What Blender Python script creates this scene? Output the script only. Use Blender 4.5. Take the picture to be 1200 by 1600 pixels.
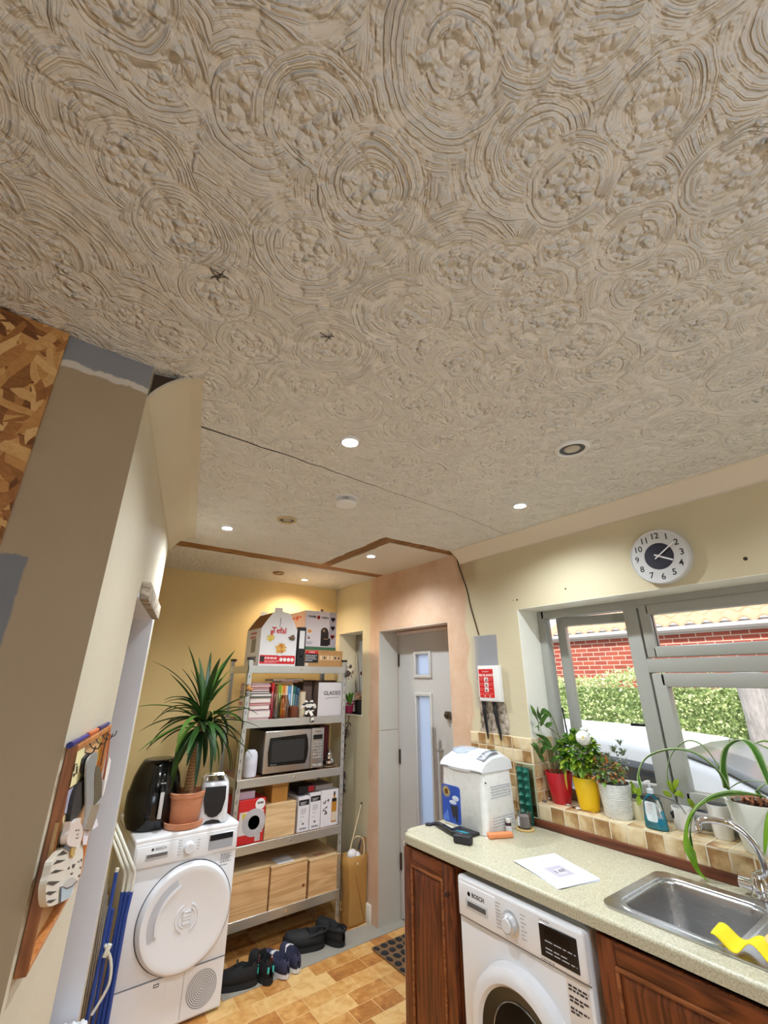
import bpy, bmesh, math, random
from mathutils import Vector, Matrix
for _o in list(bpy.data.objects): bpy.data.objects.remove(_o)
SC = bpy.context.scene
COL = SC.collection
PI = math.pi
H = 1.61
ZC = 2.45
# ---------------------------------------------------------------- camera
YAW, PIT, FPX = math.radians(36.67), math.radians(21.08), 673.25
_f = Vector((math.sin(YAW)*math.cos(PIT), math.cos(YAW)*math.cos(PIT), math.sin(PIT)))
_r = Vector((math.cos(YAW), -math.sin(YAW), 0)); _u = _r.cross(_f)
cd = bpy.data.cameras.new('camera'); cam = bpy.data.objects.new('camera', cd); COL.objects.link(cam)
cd.sensor_fit = 'HORIZONTAL'; cd.sensor_width = 36; cd.lens = FPX/1200*36; cd.clip_start = .02
cam.matrix_world = Matrix(((_r.x,_u.x,-_f.x,0),(_r.y,_u.y,-_f.y,0),(_r.z,_u.z,-_f.z,H),(0,0,0,1)))
SC.camera = cam
# ---------------------------------------------------------------- light and exposure
SC.view_settings.view_transform = 'Standard'; SC.view_settings.look = 'None'
SC.view_settings.gamma = 1; SC.view_settings.use_curve_mapping = False
SC.view_settings.exposure = 0.15
W = bpy.data.worlds.new('world'); SC.world = W; W.use_nodes = True
bgn = W.node_tree.nodes['Background']
bgn.inputs[0].default_value = (.86, .93, 1, 1); bgn.inputs[1].default_value = 1.55
def lamp(name, kind, loc, energy, color, **kw):
    l = bpy.data.lights.new(name, kind); l.energy = energy; l.color = color
    o = bpy.data.objects.new(name, l); COL.objects.link(o); o.location = loc
    for k, v in kw.items():
        if k == 'dirv': o.rotation_euler = Vector(v).to_track_quat('-Z', 'Y').to_euler()
        else: setattr(l, k, v)
    return o
lamp('sun', 'SUN', (-6, 2, 9), 5.4, (1, .96, .88), dirv=(.62, .20, -.75), angle=.02)
SPOTS = [(.748,1.22,66),(1.80,1.24,64),(.70,2.50,66),(1.75,2.51,78),(1.73,3.53,58),(.80,-.055,22),(1.80,-.05,34)]     # the lit downlights
for _x, _y, _e in SPOTS:
    lamp('downlight_beam', 'SPOT', (_x, _y, ZC-.012), _e, (.86, .94, 1) if _y < 3.3 else (1, .84, .60),
         spot_size=math.radians(150), spot_blend=.9, shadow_soft_size=.03)
# fill lamps added unseen behind the camera to brighten walls and appliances
lamp('fill_lamp', 'AREA', (-.3, -1.6, 1.05), 21, (.78, .90, 1), shape='DISK', size=.7, dirv=(.74, .66, -.12))
lamp('fill_lamp', 'AREA', (.6, -.9, 2.38), 5, (.86, .94, 1), shape='DISK', size=.5, dirv=(.1, .4, -.9))
# ---------------------------------------------------------------- materials
def lin(c): 
    c = c/255
    return c/12.92 if c <= .04045 else ((c+.055)/1.055)**2.4
def rgb(*c): return (lin(c[0]), lin(c[1]), lin(c[2]), 1)
class NT:
    def __init__(s, name):
        s.m = bpy.data.materials.new(name); s.m.use_nodes = True; s.t = s.m.node_tree
        s.b = s.t.nodes['Principled BSDF']; s.out = s.t.nodes['Material Output']
    def n(s, ty, **kw):
        d = s.t.nodes.new(ty)
        for k, v in kw.items(): setattr(d, k, v)
        return d
    def put(s, inp, v):
        if hasattr(v, 'links') or isinstance(v, bpy.types.NodeSocket): s.t.links.new(v, inp)
        else: inp.default_value = v
    def math(s, op, a, b=0.0, c=0.0, clamp=False):
        d = s.n('ShaderNodeMath', operation=op, use_clamp=clamp)
        s.put(d.inputs[0], a); s.put(d.inputs[1], b); s.put(d.inputs[2], c)
        return d.outputs[0]
    def mix(s, f, a, b):
        d = s.n('ShaderNodeMix', data_type='RGBA'); s.put(d.inputs[0], f); s.put(d.inputs[6], a); s.put(d.inputs[7], b)
        return d.outputs[2]
    def fmix(s, f, a, b):
        d = s.n('ShaderNodeMix', data_type='FLOAT'); s.put(d.inputs[0], f); s.put(d.inputs[2], a); s.put(d.inputs[3], b)
        return d.outputs[0]
    def ramp(s, v, stops):
        d = s.n('ShaderNodeValToRGB'); s.put(d.inputs[0], v); e = d.color_ramp.elements
        while len(e) < len(stops): e.new(.5)
        for i, (p, c) in enumerate(stops): e[i].position = p; e[i].color = c
        return d.outputs[0]
    def xyz(s, v):
        d = s.n('ShaderNodeSeparateXYZ'); s.put(d.inputs[0], v); return d.outputs
    def comb(s, x=0., y=0., z=0.):
        d = s.n('ShaderNodeCombineXYZ'); s.put(d.inputs[0], x); s.put(d.inputs[1], y); s.put(d.inputs[2], z); return d.outputs[0]
    def co(s): return s.n('ShaderNodeTexCoord').outputs['Object']
    def noise(s, v, sc, det=4, rough=.55, dist=0., out=0):
        d = s.n('ShaderNodeTexNoise'); s.put(d.inputs['Vector'], v); d.inputs['Scale'].default_value = sc
        d.inputs['Detail'].default_value = det; d.inputs['Roughness'].default_value = rough; d.inputs['Distortion'].default_value = dist
        return d.outputs[out]
    def vmul(s, v, k):
        d = s.n('ShaderNodeVectorMath', operation='MULTIPLY'); s.put(d.inputs[0], v); s.put(d.inputs[1], k); return d.outputs[0]
    def vadd(s, v, k, op='ADD'):
        d = s.n('ShaderNodeVectorMath', operation=op); s.put(d.inputs[0], v); s.put(d.inputs[1], k); return d.outputs[0]
    def step(s, v, a, b):   # smooth 0..1 between a and b
        d = s.n('ShaderNodeMapRange', interpolation_type='SMOOTHSTEP'); s.put(d.inputs[0], v)
        d.inputs[1].default_value = a; d.inputs[2].default_value = b; return d.outputs[0]
    def box(s, X, Z, x0, x1, z0, z1, e=.01):
        r = s.math('MULTIPLY', s.step(X, x0-e, x0+e), s.math('SUBTRACT', 1., s.step(X, x1-e, x1+e)))
        q = s.math('MULTIPLY', s.step(Z, z0-e, z0+e), s.math('SUBTRACT', 1., s.step(Z, z1-e, z1+e)))
        return s.math('MULTIPLY', r, q)
    def bump(s, h, dist=.01, strength=1.):
        d = s.n('ShaderNodeBump'); s.put(d.inputs['Height'], h); d.inputs['Distance'].default_value = dist
        d.inputs['Strength'].default_value = strength; s.t.links.new(d.outputs[0], s.b.inputs['Normal'])
    def fin(s, col=None, rough=.6, metal=0., spec=.5, **kw):
        if col is not None: s.put(s.b.inputs['Base Color'], col)
        s.put(s.b.inputs['Roughness'], rough); s.put(s.b.inputs['Metallic'], metal)
        s.put(s.b.inputs['Specular IOR Level'], spec)
        for k, v in kw.items(): s.put(s.b.inputs[k.replace('_', ' ')], v)
        return s.m
_mc = {}
def pm(r, g, b, rough=.5, metal=0., var=.012, sc=30., name=None, **kw):
    """a plain paint / plastic / metal with slight procedural unevenness"""
    key = (r, g, b, rough, metal, var, sc, tuple(kw.items()))
    if key in _mc: return _mc[key]
    t = NT(name or 'paint_%d_%d_%d' % (r, g, b)); f = t.noise(t.co(), sc, 3)
    c = rgb(r, g, b)
    a = tuple(x*(1-var) for x in c[:3])+(1,); d = tuple(min(1, x*(1+var)) for x in c[:3])+(1,)
    col = t.mix(f, a, d)
    _mc[key] = t.fin(col, t.fmix(f, max(rough-.04, 0), min(1, rough+.04)), metal, **kw)
    return _mc[key]
def emit(r, g, b, st):
    t = NT('lamp_glow'); t.b.inputs['Emission Color'].default_value = rgb(r, g, b); t.b.inputs['Emission Strength'].default_value = st
    return t.fin(rgb(r, g, b))
def clear_glass(tint=(1, 1, 1), refl=.08, name='clear_glass'):
    t = NT(name); tr = t.n('ShaderNodeBsdfTransparent'); tr.inputs[0].default_value = (*tint, 1)
    gl = t.n('ShaderNodeBsdfGlossy'); gl.inputs['Roughness'].default_value = .03
    lw = t.n('ShaderNodeLayerWeight'); lw.inputs[0].default_value = .35
    mx = t.n('ShaderNodeMixShader'); t.put(mx.inputs[0], t.math('MULTIPLY', lw.outputs[0], refl*3))
    t.t.links.new(tr.outputs[0], mx.inputs[1]); t.t.links.new(gl.outputs[0], mx.inputs[2]); t.t.links.new(mx.outputs[0], t.out.inputs[0])
    return t.m
def artex():
    """hand-swirled textured plaster: overlapping combed fans with clumpy middles"""
    t = NT('swirled_plaster_ceiling'); co = t.co()
    n9 = t.n('ShaderNodeTexNoise'); t.put(n9.inputs['Vector'], co); n9.inputs['Scale'].default_value = 9; n9.inputs['Detail'].default_value = 3
    A = t.xyz(n9.outputs['Color'])
    n26 = t.n('ShaderNodeTexNoise'); t.put(n26.inputs['Vector'], co); n26.inputs['Scale'].default_value = 26; n26.inputs['Detail'].default_value = 3
    B = t.xyz(n26.outputs['Color'])
    p0 = t.vadd(co, t.vmul(t.vadd(n9.outputs['Color'], (-.5,-.5,-.5)), (.03,.03,0)))
    wob = t.math('MULTIPLY', t.math('SUBTRACT', A[2], .5), .022)
    amp = t.math('MULTIPLY_ADD', t.step(B[1], .36, .60), .7, .3)
    vc = t.n('ShaderNodeTexVoronoi', feature='F1'); t.put(vc.inputs['Vector'], t.vadd(co, t.vmul(n26.outputs['Color'], (.03,.03,0)))); vc.inputs['Scale'].default_value = 58
    clump = t.math('MULTIPLY', t.math('MULTIPLY', t.math('SUBTRACT', 1.15, vc.outputs['Distance']), B[0]), CLUMP)
    ragged = t.math('MULTIPLY', t.math('SUBTRACT', B[2], .5), .15)
    h = None
    for k, (off, sc) in enumerate((((0,0,0),5.0),((.113,.071,0),5.0),((.041,.137,0),4.2))):
        p = t.vadd(p0, off)
        v = t.n('ShaderNodeTexVoronoi', voronoi_dimensions='2D', feature='F1'); t.put(v.inputs['Vector'], p)
        v.inputs['Scale'].default_value = sc; v.inputs['Randomness'].default_value = .75
        rr = t.math('MULTIPLY_ADD', v.outputs['Distance'], 1/sc, wob)
        nrm = t.n('ShaderNodeVectorMath', operation='NORMALIZE'); t.put(nrm.inputs[0], t.vadd(p, v.outputs['Position'], 'SUBTRACT'))
        cr = t.xyz(v.outputs['Color'])
        sv = t.vadd(t.vmul(nrm.outputs[0], (1.3,1.3,0)), t.comb(t.math('MULTIPLY', cr[0], 40.), cr[1], t.math('MULTIPLY', rr, 135.)))
        fine = t.math('MULTIPLY', amp, t.noise(sv, 1.15, 2, .55))
        mid = t.math('SUBTRACT', 1., t.step(t.math('ADD', rr, ragged), .030, .060))
        hk = t.math('MULTIPLY_ADD', rr, 4.5, t.fmix(mid, fine, clump))
        if h is None: h = hk
        else:
            e = t.math('SUBTRACT', rr, t.math('MULTIPLY_ADD', cr[2], .04, .072))
            msk = t.math('MULTIPLY', t.math('GREATER_THAN', cr[1], .36), t.math('SUBTRACT', 1., t.step(e, -.008, .004)))
            h = t.fmix(msk, h, hk)
    h = t.math('MULTIPLY_ADD', A[0], .5, h)
    t.bump(h, BUMPD, 1.)
    col = t.mix(A[1], rgb(232,230,226), rgb(238,237,233))
    return t.fin(col, .82, spec=.35)
CLUMP, BUMPD = 1.7, .020
def plaster_paint(name, base, var=.05, scale=2.2, b=.0015):
    t = NT(name); co = t.co(); f = t.noise(co, scale, 5, .6)
    c = rgb(*base); a = tuple(x*(1-var*2) for x in c[:3])+(1,); d = tuple(min(1, x*(1+var)) for x in c[:3])+(1,)
    t.bump(t.noise(co, 45, 5), b, .6); return t.fin(t.mix(f, a, d), .55, spec=.35)
def wall_right_mat():
    t = NT('painted_and_bare_plaster'); co = t.co(); X = t.xyz(co)
    nz = t.math('MULTIPLY', t.math('SUBTRACT', t.noise(co, 6, 5), .5), .12)
    Y = t.math('ADD', X[1], nz); Z = t.math('ADD', X[2], t.math('MULTIPLY', nz, .4)); Ys = t.math('ADD', X[1], t.math('MULTIPLY', nz, .12)); Zs = t.math('ADD', X[2], t.math('MULTIPLY', nz, .12))
    cream = t.mix(t.noise(co, 1.6, 4), rgb(200,188,156), rgb(210,199,168))
    pv = t.noise(co, 3.3, 6, .62)
    pink = t.ramp(pv, [(.3, rgb(192,156,128)), (.48, rgb(206,172,144)), (.7, rgb(216,188,164))])
    pale = t.step(t.noise(t.vmul(co, (1,3,1)), 4.2, 5, .7), .60, .72)
    pink = t.mix(t.math('MULTIPLY', pale, .45), pink, rgb(226,202,172))
    col = t.mix(t.box(Y, Z, 2.06, 3.20, -.5, 3.1, .015), cream, pink)
    stain = t.box(Y, Z, 1.93, 2.12, 2.22, 2.40, .05)
    col = t.mix(t.math('MULTIPLY', stain, .45), col, rgb(150,116,80))
    # grey filler patch above the fire blanket, mottled bare patch beneath
    col = t.mix(t.box(Ys, Zs, 1.822, 2.005, 1.60, 1.866, .004), col, rgb(148,148,152))
    col = t.mix(t.math('MULTIPLY', t.box(Ys, Zs, 1.985, 2.035, 1.44, 1.86, .02), .55), col, rgb(178,170,160))
    mot = t.ramp(t.noise(co, 38, 6, .7), [(.38, rgb(96,84,76)), (.5, rgb(170,154,136)), (.66, rgb(206,196,180))])
    col = t.mix(t.box(Y, Z, 1.80, 2.00, 1.302, 1.50, .012), col, mot)
    # old screw holes
    for (hy, hz, hr) in ((1.636,2.055,.006),(1.665,2.056,.003),(1.31,2.072,.005),(.496,2.07,.008)):
        dv = t.n('ShaderNodeVectorMath', operation='DISTANCE'); t.put(dv.inputs[0], t.comb(0., X[1], X[2])); dv.inputs[1].default_value = (0, hy, hz)
        col = t.mix(t.math('LESS_THAN', dv.outputs['Value'], hr), col, rgb(60,46,34))
    t.bump(t.noise(co, 30, 5), .0022, .6)
    return t.fin(col, .6, spec=.3)
def tile_mat(name, ax, pitch=.0625, o=(0., 0.)):
    """hand-glazed beige wall tiles, mottled, with pale grout"""
    t = NT(name); co = t.co(); X = t.xyz(co)
    u = t.math('DIVIDE', t.math('SUBTRACT', X[ax[0]], o[0]), pitch); v = t.math('DIVIDE', t.math('SUBTRACT', X[ax[1]], o[1]), pitch)
    cell = t.comb(t.math('FLOOR', u), t.math('FLOOR', v), 0.)
    wn = t.n('ShaderNodeTexWhiteNoise'); t.put(wn.inputs['Vector'], cell); r = t.xyz(wn.outputs['Color'])
    fu = t.math('FRACT', u); fv = t.math('FRACT', v)
    g = t.math('MINIMUM', t.math('MINIMUM', fu, t.math('SUBTRACT', 1., fu)), t.math('MINIMUM', fv, t.math('SUBTRACT', 1., fv)))
    ty = t.math('ADD', t.math('MULTIPLY', fu, t.math('SUBTRACT', r[0], .5)), t.math('MULTIPLY', fv, t.math('SUBTRACT', r[1], .5)))
    mott = t.math('ADD', t.math('MULTIPLY', t.noise(co, 26, 4, .6), .75), t.math('ADD', ty, t.math('MULTIPLY', r[2], .30)))
    col = t.ramp(mott, [(.2, rgb(226,208,172)), (.45, rgb(212,186,142)), (.62, rgb(188,154,106)), (.85, rgb(150,112,70))])
    gm = t.math('SUBTRACT', 1., t.step(g, .022, .05))
    col = t.mix(gm, col, rgb(216,202,174))
    t.bump(t.math('ADD', t.math('MULTIPLY', t.step(g, .02, .12), .8), t.math('MULTIPLY', t.noise(co, 14, 3), .35)), .002, 1.)
    return t.fin(col, t.fmix(gm, .22, .8), spec=.5)
def floor_mat():
    t = NT('patchwork_vinyl_floor'); co = t.co()
    br = t.n('ShaderNodeTexBrick', offset=.37, squash=1.5, squash_frequency=2); t.put(br.inputs['Vector'], co)
    br.inputs['Scale'].default_value = 1; br.inputs['Brick Width'].default_value = .15; br.inputs['Row Height'].default_value = .115
    br.inputs['Mortar Size'].default_value = .0016; br.inputs['Mortar Smooth'].default_value = .3
    br.inputs['Color1'].default_value = (0,0,0,1); br.inputs['Color2'].default_value = (1,1,1,1); br.inputs['Mortar'].default_value = (.5,.5,.5,1)
    n = t.noise(co, 17, 5, .62, .4)
    f = t.math('ADD', t.math('MULTIPLY', t.xyz(br.outputs['Color'])[0], .42), t.math('MULTIPLY', n, .72))
    col = t.ramp(f, [(.22, rgb(150,92,44)), (.42, rgb(190,128,66)), (.58, rgb(214,160,92)), (.78, rgb(232,192,128))])
    col = t.mix(br.outputs['Fac'], col, rgb(234,200,146))
    t.bump(t.noise(co, 60, 3), .0008, .5)
    return t.fin(col, .34, spec=.5)
def wood(name, c0, c1, axis=2, sc=1., rough=.45, rings=7., knots=False, bump=.0008):
    t = NT(name); co = t.co(); k = [9*sc, 9*sc, 9*sc]; k[axis] = .8*sc
    oi = t.n('ShaderNodeObjectInfo'); v = t.vadd(t.vmul(co, tuple(k)), t.vmul(t.comb(oi.outputs['Random'], oi.outputs['Random'], oi.outputs['Random']), (13., 7., 5.)))
    n = t.noise(v, 1.3, 3, .5, .5)
    ring = t.math('FRACT', t.math('MULTIPLY', n, rings)); ring = t.math('ABSOLUTE', t.math('SUBTRACT', ring, .5))
    fib = t.noise(t.vmul(co, tuple(60*sc if i != axis else 2.5*sc for i in range(3))), 3, 3)
    f = t.math('ADD', t.math('MULTIPLY', ring, 1.1), t.math('MULTIPLY', fib, .5))
    col = t.ramp(f, [(.15, rgb(*c0)), (.75, rgb(*c1))])
    if knots:
        vo = t.n('ShaderNodeTexVoronoi'); t.put(vo.inputs['Vector'], t.vadd(t.vmul(co, (1.,1.,1.25)), t.comb(oi.outputs['Random'], oi.outputs['Random'], oi.outputs['Random']))); vo.inputs['Scale'].default_value = 8.5
        kk = t.math('MULTIPLY', t.math('GREATER_THAN', t.xyz(vo.outputs['Color'])[0], .55), t.math('SUBTRACT', 1., t.step(vo.outputs['Distance'], .06, .13))); col = t.mix(kk, col, rgb(120,66,28))
    t.bump(fib, bump, .5); return t.fin(col, rough, spec=.4)
def osb():
    t = NT('oriented_strand_board'); co = t.co(); col = None
    X = t.xyz(t.vadd(co, t.vmul(t.noise(co, 5, 2, out=1), (.06,.06,.06)))); f = None
    for k, an in enumerate((.5, 1.9, 2.8, 1.2)):
        ca, sa = math.cos(an), math.sin(an)
        u = t.math('ADD', t.math('MULTIPLY', X[0], ca), t.math('MULTIPLY', X[2], sa)); w = t.math('SUBTRACT', t.math('MULTIPLY', X[2], ca), t.math('MULTIPLY', X[0], sa))
        v = t.n('ShaderNodeTexVoronoi', voronoi_dimensions='2D'); t.put(v.inputs['Vector'], t.comb(t.math('MULTIPLY', u, 13.), t.math('MULTIPLY', w, 52.), 0.)); v.inputs['Scale'].default_value = 1.; q = t.xyz(v.outputs['Color'])
        f = q[0] if f is None else t.fmix(t.math('GREATER_THAN', q[1], .52), f, q[0])
    f = t.math('ADD', t.math('MULTIPLY', f, .7), t.math('MULTIPLY', t.noise(t.vmul(co, (30,1,60)), 3, 3), .3))
    col = t.ramp(f, [(.15, rgb(110,64,28)), (.4, rgb(168,112,58)), (.62, rgb(200,146,84)), (.85, rgb(226,184,124))])
    t.bump(f, .002, .7); return t.fin(col, .7)
def worktop_mat():
    t = NT('speckled_cream_laminate'); co = t.co()
    f = t.noise(co, 190, 4, .7); g = t.noise(co, 22, 4)
    col = t.ramp(f, [(.34, rgb(150,143,118)), (.48, rgb(190,184,160)), (.66, rgb(212,208,186))])
    col = t.mix(t.math('MULTIPLY', g, .25), col, rgb(178,173,144))
    return t.fin(col, .32, spec=.5)
def brushed(r, g, b, axis=0, rough=.3):
    t = NT('brushed_steel'); co = t.co(); k = [140., 140., 140.]; k[axis] = 3.
    f = t.noise(t.vmul(co, tuple(k)), 2, 3); c = rgb(r, g, b)
    return t.fin(t.mix(f, tuple(x*.94 for x in c[:3])+(1,), c), t.fmix(f, rough*.9, rough*1.1), 1.)
def leafm(name, c0, c1, sc=20., trans=.25, stripe=None):
    t = NT(name); co = t.co(); f = t.noise(co, sc, 3); col = t.mix(f, rgb(*c0), rgb(*c1))
    if stripe:
        uv = t.n('ShaderNodeUVMap').outputs[0]; U = t.xyz(uv)
        m = t.step(t.math('ABSOLUTE', t.math('SUBTRACT', U[0], .5)), .30, .40); col = t.mix(m, col, rgb(*stripe))
    m = t.fin(col, .42, spec=.45)
    if trans:
        tl = t.n('ShaderNodeBsdfTranslucent'); t.put(tl.inputs[0], col); mx = t.n('ShaderNodeMixShader'); mx.inputs[0].default_value = trans
        t.t.links.new(t.b.outputs[0], mx.inputs[1]); t.t.links.new(tl.outputs[0], mx.inputs[2]); t.t.links.new(mx.outputs[0], t.out.inputs[0])
    return m
def brickwork():
    t = NT('red_brickwork'); co = t.co(); X = t.xyz(co)
    br = t.n('ShaderNodeTexBrick'); t.put(br.inputs['Vector'], t.comb(X[1], X[2], 0.))
    br.inputs['Scale'].default_value = 1; br.inputs['Brick Width'].default_value = .225; br.inputs['Row Height'].default_value = .075
    br.inputs['Mortar Size'].default_value = .007; br.inputs['Color1'].default_value = rgb(150,60,44); br.inputs['Color2'].default_value = rgb(178,82,58)
    br.inputs['Mortar'].default_value = rgb(214,190,172)
    col = t.mix(t.math('MULTIPLY', t.noise(co, 3, 4), .35), br.outputs['Color'], rgb(150,96,92))
    return t.fin(col, .85)
def pantiles():
    t = NT('clay_roof_tiles'); co = t.co()
    return t.fin(t.mix(t.noise(co, 8, 3), rgb(196,134,104), rgb(220,170,140)), .8)
M = dict(
 cream=plaster_paint('cream_wall_paint', (214,206,186)), warm=plaster_paint('warm_cream_wall_paint', (220,196,142)),
 tan=plaster_paint('tan_bare_plaster', (176,156,130)), white=pm(236,236,236,.35), lav=pm(232,233,242,.5), ceilwhite=plaster_paint('smooth_ceiling_board', (218,210,196)),
 upvc=pm(164,164,157,.3), chrome=pm(235,235,238,.08,1.,.02), steel=brushed(200,200,205), galv=brushed(226,229,227,0,.42),
 black=pm(16,16,18,.35), gloss=pm(10,10,11,.12), rubber=pm(28,28,30,.75), grey=pm(120,122,126,.5), dark=pm(48,44,42,.6),
 apph=pm(236,237,242,.22), red=pm(200,26,26,.4), paper=pm(238,236,240,.7), card=pm(172,128,84,.8), terr=pm(214,146,110,.75),
 timber=wood('rough_timber_batten', (112,74,38), (168,122,74), 0, 1., .8), osb=osb(), oak=wood('dark_stained_oak', (64,30,14), (124,66,34), 2, 1.3, .38),
 oakx=wood('dark_stained_oak_rail', (64,30,14), (124,66,34), 1, 1.3, .38),
 pine=wood('knotty_pine', (196,148,96), (224,184,134), 0, .8, .55, 6., True), pale=wood('pale_smooth_wood', (204,166,118), (228,196,150), 0, .8, .55),
 honey=wood('honey_pine_frame', (176,104,52), (206,140,80), 2, 1., .45), glass=clear_glass(), worktop=worktop_mat())
# ---------------------------------------------------------------- mesh helpers
class MB:
    def __init__(s): s.b = bmesh.new(); s.uv = None
    def _t(s, vs, m):
        if m is not None: bmesh.ops.transform(s.b, matrix=m, verts=vs)
    def box(s, a, c, bev=0., seg=2, m=None):
        vs = [s.b.verts.new((x, y, z)) for x in (a[0], c[0]) for y in (a[1], c[1]) for z in (a[2], c[2])]
        fs = [s.b.faces.new([vs[i] for i in q]) for q in ((0,1,3,2),(4,6,7,5),(0,4,5,1),(2,3,7,6),(0,2,6,4),(1,5,7,3))]
        if bev:
            es = list({e for f in fs for e in f.edges}); r = bmesh.ops.bevel(s.b, geom=es, offset=bev, segments=seg, affect='EDGES', profile=.5)
            vs = list({v for f in r['faces'] for v in f.verts} | {v for v in vs if v.is_valid})
        s._t(vs, m); return s
    def prism(s, pts, a, c, plane='xy', m=None, holes=()):
        """polygon pts in the plane, extruded from a to c on the third axis"""
        f = {'xy': lambda u, v, w: (u, v, w), 'xz': lambda u, v, w: (u, w, v), 'yz': lambda u, v, w: (w, u, v)}[plane]
        lo = [s.b.verts.new(f(u, v, a)) for u, v in pts]; hi = [s.b.verts.new(f(u, v, c)) for u, v in pts]; n = len(pts)
        if not holes:
            s.b.faces.new(lo[::-1]); s.b.faces.new(hi)
        for i in range(n): s.b.faces.new((lo[i], lo[(i+1)%n], hi[(i+1)%n], hi[i]))
        allv = lo+hi
        if holes:
            for w, ring in ((a, lo), (c, hi)):
                es = [s.b.edges.get((ring[i], ring[(i+1)%n])) for i in range(n)]; hr = []
                for h in holes:
                    r = [s.b.verts.new(f(u, v, w)) for u, v in h]; es += [s.b.edges.new((r[i], r[(i+1)%len(r)])) for i in range(len(r))]; hr.append(r); allv += r
                bmesh.ops.triangle_fill(s.b, use_beauty=True, edges=es)
                if w == a: low = hr
                else:
                    for A, B in zip(low, hr):
                        for i in range(len(A)): s.b.faces.new((A[i], A[(i+1)%len(A)], B[(i+1)%len(A)], B[i]))
        s._t(allv, m); return s
    def cyl(s, p0, p1, r0, r1=None, seg=24, caps=True, m=None):
        r1 = r0 if r1 is None else r1; p0 = Vector(p0); p1 = Vector(p1); q = (p1-p0).to_track_quat('Z', 'Y')
        A = [s.b.verts.new(p0+q@Vector((r0*math.cos(2*PI*i/seg), r0*math.sin(2*PI*i/seg), 0))) for i in range(seg)]
        B = [s.b.verts.new(p1+q@Vector((r1*math.cos(2*PI*i/seg), r1*math.sin(2*PI*i/seg), 0))) for i in range(seg)]
        for i in range(seg): s.b.faces.new((A[i], A[(i+1)%seg], B[(i+1)%seg], B[i]))
        if caps: s.b.faces.new(A[::-1]); s.b.faces.new(B)
        s._t(A+B, m); return s
    def lathe(s, prof, c=(0,0,0), seg=32, axis='z', m=None, sx=1., sy=1.):
        rings = []
        for r, h in prof:
            rg = []
            for i in range(seg):
                a = 2*PI*i/seg; x, y = r*math.cos(a)*sx, r*math.sin(a)*sy
                p = {'z': (x, y, h), 'x': (h, x, y), 'y': (x, h, y)}[axis]
                rg.append(s.b.verts.new((p[0]+c[0], p[1]+c[1], p[2]+c[2])))
            rings.append(rg)
        for A, B in zip(rings, rings[1:]):
            for i in range(seg): s.b.faces.new((A[i], A[(i+1)%seg], B[(i+1)%seg], B[i]))
        if prof[0][0] > 0: s.b.faces.new(rings[0][::-1])
        if prof[-1][0] > 0: s.b.faces.new(rings[-1])
        s._t([v for r in rings for v in r], m); return s
    def tube(s, pts, r, seg=10, m=None):
        pts = [Vector(p) for p in pts]; rs = r if isinstance(r, (list, tuple)) else [r]*len(pts); rings = []; up = None
        for i, p in enumerate(pts):
            d = (pts[min(i+1, len(pts)-1)]-pts[max(i-1, 0)]).normalized()
            if up is None: up = d.orthogonal().normalized()
            up = (up-d*up.dot(d)); up = up.normalized() if up.length > 1e-6 else d.orthogonal().normalized()
            w = d.cross(up)
            rings.append([s.b.verts.new(p+(up*math.cos(2*PI*k/seg)+w*math.sin(2*PI*k/seg))*rs[i]) for k in range(seg)])
        for A, B in zip(rings, rings[1:]):
            for i in range(seg): s.b.faces.new((A[i], A[(i+1)%seg], B[(i+1)%seg], B[i]))
        s.b.faces.new(rings[0][::-1]); s.b.faces.new(rings[-1]); s._t([v for q in rings for v in q], m); return s
    def loft(s, rings, cap=True, closed=True, m=None):
        R = [[s.b.verts.new(p) for p in q] for q in rings]; n = len(R[0])
        for A, B in zip(R, R[1:]):
            for i in range(n if closed else n-1): s.b.faces.new((A[i], A[(i+1)%n], B[(i+1)%n], B[i]))
        if cap and closed: s.b.faces.new(R[0][::-1]); s.b.faces.new(R[-1])
        s._t([v for q in R for v in q], m); return s
    def leaf(s, pts, w, fold=.25, up=(0,0,1), nseg=12, shape=None, thick=.0006):
        """a blade following a smooth path, tapering, folded along its midrib"""
        P = spline(pts, nseg); uvl = s.b.loops.layers.uv.verify(); rows = []; n = len(P); upv = Vector(up)
        for i, p in enumerate(P):
            d = (P[min(i+1, n-1)]-P[max(i-1, 0)]).normalized(); t = i/(n-1)
            sd = d.cross(upv); sd = sd.normalized() if sd.length > 1e-4 else d.orthogonal().normalized(); nn = sd.cross(d)
            ww = w*(shape(t) if shape else (min(1, .35+t*3)*(1-t**3)**.8+.015))
            rows.append([s.b.verts.new(p+sd*ww*k+nn*abs(k)*ww*fold) for k in (-1, -.5, 0, .5, 1)])
        for i in range(n-1):
            for j in range(4):
                f = s.b.faces.new((rows[i][j], rows[i][j+1], rows[i+1][j+1], rows[i+1][j]))
                for l, uvv in zip(f.loops, ((j/4, i/n), ((j+1)/4, i/n), ((j+1)/4, (i+1)/n), (j/4, (i+1)/n))): l[uvl].uv = uvv
        return s
def spline(pts, n=12):
    pts = [Vector(p) for p in pts]
    if len(pts) == 2: return [pts[0].lerp(pts[1], i/n) for i in range(n+1)]
    P = [pts[0]*2-pts[1]]+pts+[pts[-1]*2-pts[-2]]; out = []; k = max(2, n//(len(pts)-1))
    for i in range(1, len(P)-2):
        for j in range(k):
            t = j/k; a, b, c, d = P[i-1], P[i], P[i+1], P[i+2]
            out.append(.5*((2*b)+(c-a)*t+(2*a-5*b+4*c-d)*t*t+(-a+3*b-3*c+d)*t**3))
    return out+[pts[-1]]
_MW = {}
def mw(o):
    return _MW.get(o.name, Matrix.Identity(4)) if o else Matrix.Identity(4)
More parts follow.
